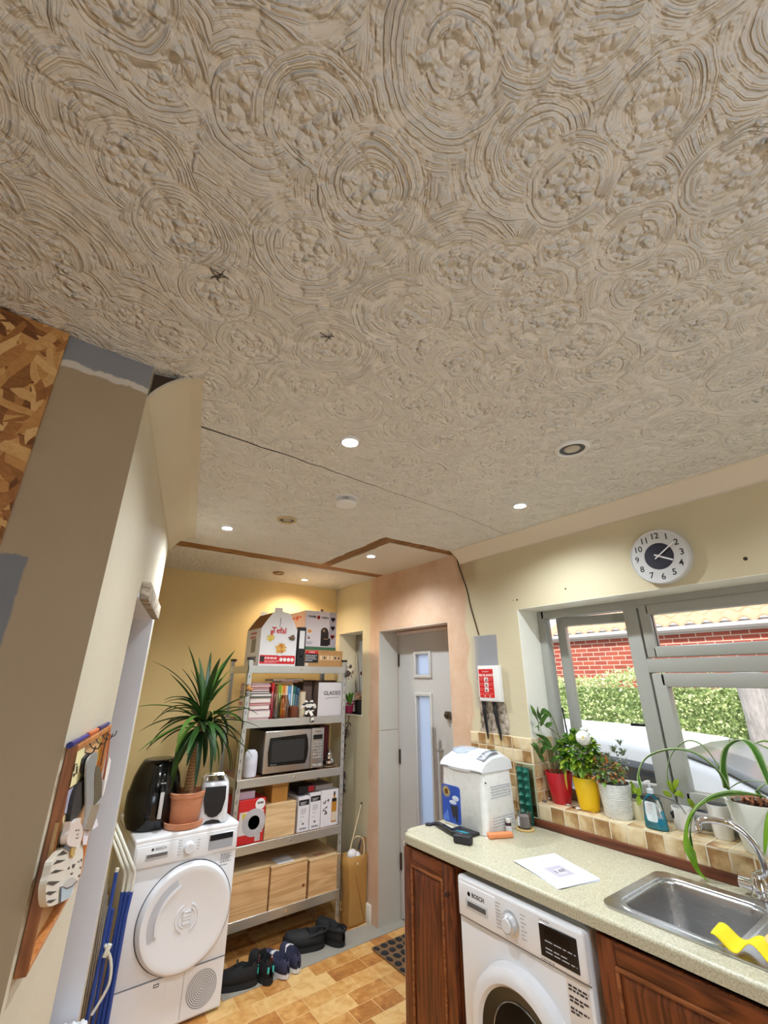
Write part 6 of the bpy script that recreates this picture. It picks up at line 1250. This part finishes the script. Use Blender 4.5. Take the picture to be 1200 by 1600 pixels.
# lucky bamboo style lily in the red pot
t = pot('lily_pot', 'red pot with arching dark-leaved shoots at the left end of the sill', 'plant', 2.318, 1.560, .069, .044, .142, pm(186,16,36,.3))
def shoot(pts, leaves, r=.0028, mat=None, wl=.013):
    P = spline([at(x, y, 'x', d_) for x, y, d_ in pts], 18); obj('stem', MB().tube(P, r, 7), pm(96,104,58,.6), t, world=True)
    for pts_ in leaves: obj('leaf', MB().leaf([at(x, y, 'x', d_) for x, y, d_ in pts_], wl, .3, up=(-1,0,.2)), mat or ld, t, world=True, solid=.0008)
shoot([(868,1207,2.31),(862,1180,2.29),(880,1160,2.28),(862,1140,2.28),(843,1128,2.28)], [[(843,1130,2.28),(836,1115,2.212),(829,1101,2.212)],[(845,1126,2.28),(842,1112,2.28),(840,1103,2.212)],[(852,1134,2.28),(859,1132,2.27),(864,1129,2.27)],[(845,1134,2.28),(852,1120,2.28),(860,1117,2.28)],[(843,1130,2.28),(840,1136,2.212),(843,1141,2.27)]])
shoot([(872,1206,2.32),(876,1175,2.31),(873,1150,2.30),(862,1120,2.29),(850,1114,2.28)], [[(862,1120,2.29),(852,1112,2.28),(842,1120,2.28)],[(856,1117,2.29),(850,1110,2.29),(845,1116,2.28)]])
shoot([(862,1208,2.30),(850,1190,2.28),(842,1178,2.26)], [[(850,1190,2.27),(842,1175,2.26),(829,1161,2.212)],[(848,1184,2.27),(840,1168,2.212),(832,1160,2.212)],[(846,1178,2.27),(852,1168,2.27),(862,1172,2.27)]], wl=.013)
shoot([(866,1208,2.31),(858,1185,2.29),(860,1165,2.28)], [[(862,1168,2.28),(852,1154,2.27),(837,1147,2.212)],[(860,1172,2.28),(848,1160,2.27),(838,1162,2.212)],[(862,1175,2.29),(872,1165,2.29),(868,1152,2.29)],[(860,1190,2.29),(872,1184,2.29),(880,1192,2.28)]], wl=.013)
shoot([(874,1208,2.33),(880,1185,2.32),(884,1172,2.31)], [[(880,1185,2.31),(892,1180,2.30),(900,1172,2.30)],[(882,1180,2.32),(876,1168,2.32),(880,1158,2.32)]], mat=lf)
obj('dry_leaf', MB().leaf([at(884,1200,'x',2.25), at(884,1215,'x',2.245), at(887,1235,'x',2.245)], .007, .2, up=(-1,0,0)), leafm('yellowed_leaf', (176,150,40), (214,190,80)), t, world=True, solid=.0008)
for x_ in (864,869,874,879): obj('stem', MB().tube([at(x_,1209,'x',2.31), at(x_+random.uniform(-6,6),1170+random.uniform(-8,8),'x',2.30)], .0028, 6), pm(110,110,66,.6), t, world=True)
# chrysanthemum in the yellow pot
t = pot('chrysanthemum_pot', 'yellow pot with lush green foliage and one white bloom', 'plant', 2.312, 1.405, .062, .044, .142, pm(248,202,16,.35,0.,.04, Subsurface_Weight=.15)); cc_ = Vector((2.300,1.405,0))
def bush(parent, c, rad, n, w, mats, seed, z0, lobes=True, stems=10, up=.4):
    rn = random.Random(seed); g = [MB() for _ in mats]
    for i in range(n):
        a = rn.uniform(0, 2*PI); b = math.acos(rn.uniform(-.7, 1)); q = rn.uniform(.45, 1)**.6
        p = Vector(c)+Vector((math.cos(a)*math.sin(b)*rad[0]*q, math.sin(a)*math.sin(b)*rad[1]*q, math.cos(b)*rad[2]*q)); dr = (p-Vector(c)).normalized()+Vector((rn.uniform(-.5,.5), rn.uniform(-.5,.5), rn.uniform(-.3,.5))); dr.normalize(); L_ = w*rn.uniform(1.4, 2.6); k = rn.randrange(len(mats))
        tip = p+dr*L_+Vector((0,0,-L_*.25))
        if p.x > 2.385 or tip.x > 2.40: continue
        g[k].leaf([p, p+dr*L_*.5, tip], w*rn.uniform(.5,.9), .3, nseg=4, up=(rn.uniform(-.4,.4), rn.uniform(-.4,.4), 1))
        if lobes:
            sd = dr.cross(Vector((0,0,1)))
            for s in (-1, 1): g[k].leaf([p+dr*L_*.3, p+dr*L_*.5+sd*s*w*.7, p+dr*L_*.6+sd*s*w*1.2], w*.35, .2, nseg=3)
    for m_, b in zip(mats, g): obj('foliage', b, m_, parent, world=True, ang=80)
    m = MB()
    for i in range(stems):
        a = rn.uniform(0, 2*PI); m.tube([Vector((c[0]+math.cos(a)*.02, c[1]+math.sin(a)*.02, z0)), Vector((c[0]+math.cos(a)*rad[0]*.5, c[1]+math.sin(a)*rad[1]*.5, c[2]))], .0025, 6)
    obj('stems', m, pm(106,104,60,.7), parent, world=True)
lf2 = leafm('yellow_green_leaf', (140,176,40), (196,214,70), 30, .45); lf3 = leafm('mid_green_leaf', (46,96,36), (92,144,50), 30, .25)
bush(t, (2.295,1.410,1.25), (.085,.092,.095), 420, .017, [lf, lf3, lf2], 21, 1.14)
fc = at(911,1153,'x',2.235); m = MB(); rn = random.Random(2); nrm_ = (Vector((0,0,H))-fc).normalized(); a1 = nrm_.cross(Vector((0,0,1))).normalized(); a2 = a1.cross(nrm_)
for ring, (n_, r_, l_) in enumerate(((22,.034,.0),(18,.028,.006),(14,.020,.011),(10,.012,.015))):
    for i in range(n_):
        a = 2*PI*i/n_+ring*.3; dr = a1*math.cos(a)+a2*math.sin(a); m.leaf([fc+nrm_*(l_*.6), fc+dr*r_*.6+nrm_*(l_+.004), fc+dr*r_+nrm_*(l_+.001)], .0048, .2, nseg=3, up=tuple(nrm_), shape=lambda q: .5+.5*math.sin(PI*min(1,q*.8+.15)))
obj('bloom', m, pm(240,238,232,.6), t, world=True, ang=80, solid=.0005); obj('bloom_centre', blob(MB(), fc+nrm_*.012, .009), pm(214,200,110,.8), t, world=True); fc2 = fc+Vector((.07,.03,.03)); obj('bloom', blob(MB(), fc2, .020, 1, 1, .6), pm(226,226,216,.8,0.,.1,90), t, world=True)
obj('stems', MB().tube(spline([fc-nrm_*.004, fc+Vector((.03,0,-.05)), (2.31,1.41,1.15)], 8), .0028, 6), pm(90,110,56,.6), t, world=True)
# ribbed white pot with mixed succulents
t = pot('succulent_pot', 'white ribbed pot with grey-green and orange succulents', 'plant', 2.312, 1.262, .072, .058, .138, (lambda q: (q.bump(q.math('SINE', q.math('MULTIPLY', q.xyz(q.co())[2], 900.)), .0012, .8), q.fin(rgb(226,226,222), .45))[1])(NT('ribbed_white_ceramic')), lip=.005)
obj('inner_pot', MB().lathe([(.060,.130),(.0625,.142),(.066,.142),(.0665,.132)], seg=40), pm(40,40,42,.5), t)
gg = leafm('grey_green_leaf', (112,128,104), (160,172,140), 40, .15); oo_ = leafm('orange_tinged_leaf', (186,110,60), (206,150,90), 40, .3)
bush(t, (2.295,1.285,1.185), (.065,.080,.065), 300, .011, [gg, lf, oo_], 31, 1.13, lobes=False)
bush(t, (2.345,1.245,1.235), (.025,.050,.060), 60, .008, [gg], 33, 1.13, lobes=False, stems=5)
for i in range(5): obj('spiky_rosette', (lambda m, c: [m.leaf([c, c+Vector((math.cos(a_)*.012, math.sin(a_)*.012, .018)), c+Vector((math.cos(a_)*.022, math.sin(a_)*.022, .028))], .004, .2, nseg=4) for a_ in [k*PI/4 for k in range(8)]] and m)(MB(), at(*((969,1165),(960,1175),(975,1180),(930,1190),(950,1185))[i], 'x', 2.335)), gg, t, world=True, solid=.0006)
# small pale pot with a creeping plant behind the soap
t = pot('creeper_pot', 'small cream pot with a bright green creeper between the ribbed pot and the soap', 'plant', 2.365, 1.190, .036, .032, .070, pm(226,222,190,.5))
for pts in ([(992,1240,2.36),(988,1228,2.36),(986,1220,2.355)],[(996,1243,2.35),(1000,1236,2.35),(1003,1228,2.34)],[(995,1245,2.35),(999,1252,2.33),(996,1258,2.32)],[(1000,1238,2.36),(992,1236,2.35),(988,1241,2.34)]): obj('leaf', MB().leaf([at(x,y,'x',d_) for x,y,d_ in pts], .013, .2, up=(-1,0,.3)), lf2, t, world=True, solid=.0008)
# blue soap dispenser
t = thing('soap_dispenser', 'clear pump bottle half full of turquoise liquid soap on the sill edge', 'soap dispenser', (2.268,1.078,ZS)); sgl = clear_glass((.96,.98,1.), .35, 'clear_plastic')
def oval(rx, ry, z, n=28): return [(rx*math.cos(2*PI*i/n), ry*math.sin(2*PI*i/n), z) for i in range(n)]
obj('bottle', MB().loft([oval(.022,.044,0), oval(.025,.048,.006), oval(.024,.045,.04), oval(.022,.040,.08), oval(.020,.036,.105), oval(.014,.020,.122), oval(.010,.011,.128), oval(.010,.011,.134)]), sgl, t)
lq = NT('turquoise_liquid_soap'); obj('liquid', MB().loft([oval(.0205,.0425,.002), oval(.0235,.0465,.007), oval(.0225,.0435,.040), oval(.0222,.0430,.045)]), lq.fin(rgb(30,190,220), .2), t)
obj('front_label', MB().prism(rrect(-.022,.030,.022,.104,.010,4), -.0262, -.0250, 'yz'), pm(214,226,230,.5), t); spots_text(t, (-.0266,.016,.092), (0,-1,0), UP, [.9,.7,.8,.5,.6], .030, pm(200,160,160,.6), .0022, .008)
obj('pump', MB().lathe([(.013,.132),(.013,.148),(.008,.150),(.004,.151),(.0035,.172),(.007,.173),(.007,.180),(0,.181)], seg=24).tube([(0,0,.177),(-.010,.004,.178),(-.026,.010,.174)], .0035, 8), pm(222,226,232,.4), t)
# white cup with a black flower emblem, slim white pot
t = pot('plant_cup', 'white cup with a black flower emblem behind the soap dispenser', 'plant', 2.368, 1.005, .040, .038, .080, pm(232,230,228,.35))
m = MB(); c_ = (-.030,.022,.052)
for i in range(5): blob(m, (c_[0]+.000, c_[1]+math.cos(2*PI*i/5+.3)*.0095, c_[2]+math.sin(2*PI*i/5+.3)*.0095), .0075, .6, 1, 1, 14, 8)
obj('flower_emblem', blob(m, c_, .007, .6), M['black'], t)
for pts in ([(1052,1240,2.36),(1046,1225,2.35),(1042,1218,2.35)],[(1052,1236,2.36),(1056,1224,2.35),(1060,1218,2.35)],[(1050,1244,2.35),(1042,1240,2.34),(1035,1236,2.33)],[(1054,1242,2.35),(1062,1240,2.34),(1068,1247,2.34)]): obj('leaf', MB().leaf([at(x,y,'x',d_) for x,y,d_ in pts], .011, .15, up=(-1,0,.3), shape=lambda q: math.sin(PI*min(.98,q*.9+.08))), lf2, t, world=True, solid=.0008)
for x_, y_ in ((1077,1256),(1083,1252),(1074,1248)): obj('leaf', MB().leaf([at(1082,1262,'x',2.34), at((x_+1082)/2,(y_+1262)/2-3,'x',2.335), at(x_,y_,'x',2.33)], .010, .15, up=(-1,0,.3), shape=lambda q: math.sin(PI*min(.98,q*.9+.08))), lf2, t, world=True, solid=.0008)
obj('vine_stem', MB().tube(spline([at(1003,1240,'x',2.34), at(1030,1243,'x',2.34), at(1058,1255,'x',2.335), at(1072,1272,'x',2.325)], 14), .0016, 6), pm(70,66,50,.6), t, world=True)
t = pot('slim_pot', 'slim white pot standing beside the big white planter', 'plant', 2.362, .862, .040, .031, .118, pm(230,228,224,.4)); obj('dark_top', MB().lathe([(.036,.1185),(.030,.121),(0,.122)], seg=24), pm(60,60,56,.8), t)
# spider plant in the big planter
t = pot('spider_plant', 'large white planter with arching variegated leaves at the right of the sill', 'plant', 2.312, .700, .107, .078, .165, pm(226,226,216,.4), lip=.006)
sp_ = leafm('variegated_arching_leaf', (52,104,30), (96,150,44), 16, .35, stripe=(206,220,170)); spg = leafm('lime_arching_leaf', (110,160,30), (160,200,60), 16, .45)
BL = lambda t_: min(1, .55+t_*1.6)*(1-t_**4)**.9+.02
for pts, w_, mt in (([(1137,1234,2.31),(1118,1202,2.29),(1085,1178,2.27),(1048,1172,2.25),(1012,1184,2.23),(999,1210,2.21),(1003,1240,2.20)], .021, sp_),
 ([(1138,1232,2.33),(1122,1198,2.34),(1100,1168,2.33),(1075,1158,2.32),(1052,1176,2.31),(1043,1205,2.30),(1046,1235,2.30)], .012, sp_),
 ([(1195,1246,2.29),(1165,1242,2.25),(1125,1246,2.20),(1092,1262,2.17),(1076,1292,2.15),(1078,1330,2.14),(1090,1362,2.135),(1108,1378,2.13)], .023, spg),
 ([(1192,1244,2.28),(1150,1238,2.23),(1112,1246,2.19),(1086,1270,2.16),(1080,1300,2.15),(1084,1340,2.14)], .015, sp_),
 ([(1136,1232,2.31),(1132,1200,2.30),(1138,1170,2.29),(1158,1158,2.28),(1178,1172,2.26),(1196,1210,2.24),(1210,1250,2.22)], .021, sp_),
 ([(1134,1232,2.34),(1133,1190,2.35),(1142,1152,2.355),(1156,1134,2.36),(1170,1127,2.36)], .0045, sp_),
 ([(1200,1222,2.30),(1185,1236,2.29),(1189,1248,2.28)], .010, sp_), ([(1225,1180,2.30),(1200,1160,2.29),(1178,1162,2.28)], .013, spg), ([(1235,1180,2.28),(1205,1172,2.27),(1180,1160,2.27)], .007, spg),
 ([(1140,1232,2.30),(1160,1222,2.28),(1190,1222,2.26),(1215,1232,2.24)], .006, sp_),
 ([(1215,1250,2.24),(1202,1280,2.20),(1197,1325,2.17),(1194,1365,2.16)], .011, spg)):
    obj('leaf', MB().leaf([at(x,y,'x',d_) for x,y,d_ in pts], w_, .35, up=(0,0,1), nseg=26, shape=BL), mt, t, world=True, ang=80, solid=.0008)
m = MB(); rn = random.Random(7)
for i in range(40):
    a = rn.uniform(0, 2*PI); q = rn.uniform(0, .08); c = Vector((math.cos(a)*q, math.sin(a)*q, .150)); m.leaf([c, c+Vector((rn.uniform(-.02,.02), rn.uniform(-.02,.02), .018)), c+Vector((rn.uniform(-.035,.035), rn.uniform(-.035,.035), .008+rn.random()*.03))], .005, .2, nseg=4)
obj('dry_leaves', m, pm(186,120,84,.8,0.,.3,60), t, solid=.0006)
# pebbles and bits in front of the pots
rn = random.Random(3)
for lab, px, py, r, c in (('flat grey stone at the left end of the sill','851','1252',.011,(110,104,96)),('long white shell leaning at the left end of the sill','856','1248',.013,(232,226,216)),('lilac-white pebble below the red pot','869','1254',.012,(206,200,206)),('white pebble in the middle of the row below the red pot','880','1256',.012,(226,222,220)),('rounded white pebble left of the brown nut','888','1258',.009,(216,212,208)),('brown nut on the sill between the red and yellow pots','896','1261',.008,(120,66,44)),('large pale pebble touching the yellow pot','904','1264',.012,(222,214,210))):
    p = at(float(px), float(py), 'z', ZS+.003); p.x = max(p.x, 2.238); t = thing('pebble' if 'nut' not in lab and 'shell' not in lab else ('nut' if 'nut' in lab else 'shell'), lab, 'stone' if 'nut' not in lab and 'shell' not in lab else 'trinket', (p.x, p.y, ZS)); obj('body', blob(MB(), (0,0,r*.46), r, rn.uniform(.8,1), rn.uniform(1,1.5), .46), pm(*c, .5,0.,.12,90), t)
p = at(918, 1268, 'z', ZS+.003); t = thing('wooden_clip', 'small brown wooden stick lying in front of the yellow pot', 'stick', (p.x+.004, p.y, ZS), 1.45); obj('body', MB().box((-.026,-.004,0), (.026,.004,.006), .002, 2), pm(176,124,70,.7), t)
# ================================================================ OUTSIDE
ZG = -.20
struct('ground', MB().box((2.55,-8,ZG-.3), (7.9,16,ZG)), plaster_paint('driveway_concrete', (176,172,164), .1, 2.))
XB = 8.0
t = thing('brick_building', 'low red brick building with clay tile roof behind the hedge', 'building', (XB+1.5,3,ZG))
ZE = at(1100, 985, 'x', XB).z
obj('wall', MB().box((XB,-6,ZG), (XB+.25,14,ZE)), brickwork(), t, world=True, smooth=False)
g = MB(); prof = [(0,0),(-.012,-.05),(-.05,-.085),(-.09,-.085),(-.125,-.05),(-.13,0)]; g.loft([[(XB-.02+p[0], y, ZE+.08+p[1]) for p in prof] for y in (-6,14)]); obj('gutter', g, pm(206,206,208,.4), t, world=True); obj('fascia', MB().box((XB-.02,-6,ZE-.03), (XB,14,ZE+.12)), pm(214,212,210,.5), t, world=True)
rf = MB(); tw_, tl = .23, .33; pt_ = math.radians(28)
for r in range(9):
    rows = []
    for e in (0, 1):
        row = []
        for i in range(20*8*2+1):
            y = -4+i*tw_/8; h_ = .028*math.cos(2*PI*i/8)+.02*(1-e)+.018; d_ = (r+e*1.08)*tl; row.append((XB-.10+d_*math.cos(pt_)-h_*math.sin(pt_)*0, y, ZE+.10+d_*math.sin(pt_)+h_))
        rows.append(row)
    rows.insert(0, [(x, y, z-.03) for x, y, z in rows[0]]); rf.loft(rows, cap=False, closed=False)
obj('roof', rf, pantiles(), t, world=True)
obj('gable', MB().box((XB+.2,-6,ZE), (XB+.25,14,ZE+.10)), M['white'], t, world=True)
# hedge
hx = 5.35
t = thing('hedge', 'dense pale green clipped hedge behind the parked car', 'hedge', (hx+.4,3,ZG))
hm = [leafm('hedge_leaf_pale', (214,224,166), (240,244,200), 3, .25), leafm('hedge_leaf_mid', (166,190,122), (206,220,152), 3, .25), leafm('hedge_leaf_dark', (108,130,84), (150,170,108), 3, .2)]  # three greens picked at random per leaf
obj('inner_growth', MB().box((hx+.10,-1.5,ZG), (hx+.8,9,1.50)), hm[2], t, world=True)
rn = random.Random(44); G = [MB(), MB(), MB()]
for i in range(26000):
    y = rn.uniform(.9, 5.2) if i < 23000 else rn.uniform(-1.5, 9)
    top = rn.random() < .16; zt_ = 1.62+.05*math.sin(y*3.1)+.03*math.sin(y*7.7)
    if top: p = Vector((hx+rn.uniform(.0,.75), y, zt_+rn.uniform(-.10,.02)))
    else: p = Vector((hx+rn.uniform(-.02,.12)+.05*math.sin(y*5+i%7)*.5, y, rn.uniform(.15, zt_)))
    a = rn.uniform(0, 2*PI); e = rn.uniform(-.9, 1.2); dr = Vector((-abs(math.cos(a))*math.cos(e)*.8-.1, math.sin(a)*math.cos(e), math.sin(e))); L_ = rn.uniform(.024,.048); sd = dr.cross(Vector((rn.uniform(-1,1), rn.uniform(-1,1), 1))).normalized()*L_*.34
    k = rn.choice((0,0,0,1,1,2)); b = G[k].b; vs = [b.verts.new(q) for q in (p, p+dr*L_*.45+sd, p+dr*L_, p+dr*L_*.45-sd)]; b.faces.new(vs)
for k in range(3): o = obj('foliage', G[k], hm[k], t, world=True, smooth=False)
t = thing('tree_trunk', 'grey bare tree trunk at the right of the hedge', 'tree', (4.9,1.35,ZG)); m = MB().tube(spline([(4.95,1.36,ZG),(4.93,1.35,.6),(4.98,1.33,1.3),(5.02,1.36,1.75)], 20), [.11]*21, 14)
tb = NT('grey_bark'); tb.bump(tb.noise(tb.vmul(tb.co(), (8,8,1.5)), 5, 4), .03, 1.); obj('trunk', m, tb.fin(tb.mix(tb.noise(tb.vmul(tb.co(), (8,8,1.5)), 4, 4), rgb(120,112,110), rgb(190,184,182)), .9), t, world=True)
# ---- parked car (front towards the camera side)
car = thing('parked_car', 'white car parked on the drive outside the kitchen window', 'car', (3.95,2.6,ZG)); cw = pm(236,240,246,.18,0.,.01); CX0, CX1 = 3.02, 4.78; cxm = (CX0+CX1)/2
def section(y, zs, hw_):      # cross section outline from sill up over the top: list of (half width, z)
    return [(cxm-w, y, z) for w, z in zip(hw_, zs)]+[(cxm+w, y, z) for w, z in zip(hw_[::-1], zs[::-1])]
b0 = ZG+.20
st = [(-1.02,(b0+.05,b0+.10,b0+.30,b0+.42,b0+.45),(.55,.62,.66,.60,.40)),(-.85,(b0,b0+.10,b0+.38,b0+.52,b0+.56),(.76,.80,.80,.74,.50)),(-.45,(b0,b0+.10,b0+.44,b0+.62,b0+.67),(.84,.87,.86,.80,.55)),(.10,(b0,b0+.10,b0+.50,b0+.69,b0+.74),(.86,.88,.87,.82,.60)),(.55,(b0,b0+.10,b0+.52,b0+.73,b0+.78),(.87,.88,.88,.83,.62)),(2.4,(b0,b0+.10,b0+.54,b0+.76,b0+.78),(.87,.88,.88,.84,.62)),(3.7,(b0,b0+.10,b0+.54,b0+.78,b0+.80),(.86,.88,.87,.82,.62)),(4.1,(b0+.05,b0+.14,b0+.50,b0+.74,b0+.78),(.76,.80,.80,.74,.55))]
obj('body', MB().loft([section(y, z, w) for y, z, w in st]), cw, car, world=True, ang=40)
zr = 1.235; gh = [(.42,b0+.74,b0+.76,.80,.60),(.85,b0+.76,.965,.80,.66),(1.18,b0+.77,1.105,.80,.62),(1.45,b0+.77,1.175,.80,.60),(2.0,b0+.77,1.215,.80,.59),(2.8,b0+.77,1.22,.80,.59),(3.4,b0+.78,1.16,.80,.59),(3.85,b0+.78,.92,.78,.62)]
rings = []
for y, z0_, z1_, wb__, wt__ in gh: rings.append(section(y, (z0_, z0_+(z1_-z0_)*.5, z1_-.028, z1_, z1_+.018), (wb__, (wb__+wt__)/2+.02, wt__+.03, wt__-.04, wt__-.30)))
obj('cabin', MB().loft(rings), cw, car, world=True, ang=50)
gk = NT('tinted_car_glass'); gk = gk.fin(rgb(40,46,52), .05, spec=.9)
def sidew(y0, y1, y2, y3, zb, zt_a, zt_b, off=.012):
    def pnt(y, f):
        for (ya,za0,za1,wa,wta),(yb,zb0,zb1,wbb,wtb) in zip(gh, gh[1:]):
            if ya <= y <= yb or yb == gh[-1][0]:
                k = (y-ya)/(yb-ya); z0_ = za0+(zb0-za0)*k; z1_ = za1+(zb1-za1)*k-.028; w0 = .80; w1 = wta+(wtb-wta)*k+.03; wm = (w0+w1-.03)/2+.02; z = z0_+(z1_-z0_)*f; w = (w0+(wm-w0)*f*2) if f < .5 else (wm+(w1-wm)*(f-.5)*2); return (cxm-w-off*.5, y, z)
    rows = []
    for f0, f1, k in [(i/6, 0, i) for i in range(7)]:
        f = zb+(zt_a-zb)*f0; ya = y0+(y1-y0)*f0; yb_ = y3+(y2-y3)*f0; rows.append([pnt(ya+(yb_-ya)*j/8, f) for j in range(9)])
    return MB().loft(rows, cap=False, closed=False)
obj('front_side_window', sidew(.98,1.36,2.02,2.04,.06,.86,.86), gk, car, world=True, solid=.006); obj('rear_side_window', sidew(2.12,2.14,2.85,3.0,.06,.86,.86), gk, car, world=True, solid=.006); obj('quarter_window', sidew(.66,.84,.885,.90,.10,.62,.62), gk, car, world=True, solid=.006)
rows = []
for i in range(9):
    f = i/8; y = .50+(1.38-.50)*f
    for (ya,za0,za1,wa,wta),(yb,zb0,zb1,wbb,wtb) in zip(gh, gh[1:]):
        if ya <= y <= yb: k = (y-ya)/(yb-ya); zt_ = za1+(zb1-za1)*k; wt2 = wta+(wtb-wta)*k
    rows.append([(cxm-(wt2-.05)+q*(wt2-.05)*2/8, y-.012, zt_+.018*(1-abs(q/4-1))+.013) for q in range(9)])
gw = NT('windscreen_glass').fin(rgb(120,124,126), .22, spec=.6)
obj('windscreen', MB().loft(rows, cap=False, closed=False), gw, car, world=True, solid=.006)
for y in (-.15, 3.05):
    for x, s in ((CX0+.02, 1), (CX1-.22, 1)):
        w_ = obj('wheel', MB().lathe([(.10,.20),(.30,.20),(.315,.16),(.315,.04),(.30,0),(.215,0),(.21,.02),(.05,.02),(0,.015)], (x-.012,y,ZG+.316), 40, 'x'), M['rubber'], car, world=True); obj('hub', MB().lathe([(.0,-.004),(.05,-.004),(.20,.008),(.205,.02)], (x-.014,y,ZG+.316), 30, 'x'), silver, w_, world=True)
obj('door_mirror', blob(MB(), (CX0-.07,.98,b0+.80), .085, .9, .6, .75), cw, car, world=True)
obj('door_seam', MB().box((CX0+.008,2.075,b0+.12), (CX0+.016,2.083,b0+.76)).box((CX0+.008,.92,b0+.12), (CX0+.016,.928,b0+.74)), M['dark'], car, world=True)
for s in (-1, 1): obj('headlamp', blob(MB(), (cxm+s*.58,-.80,b0+.40), .13, 1, .8, .5), pm(206,214,222,.1), car, world=True)
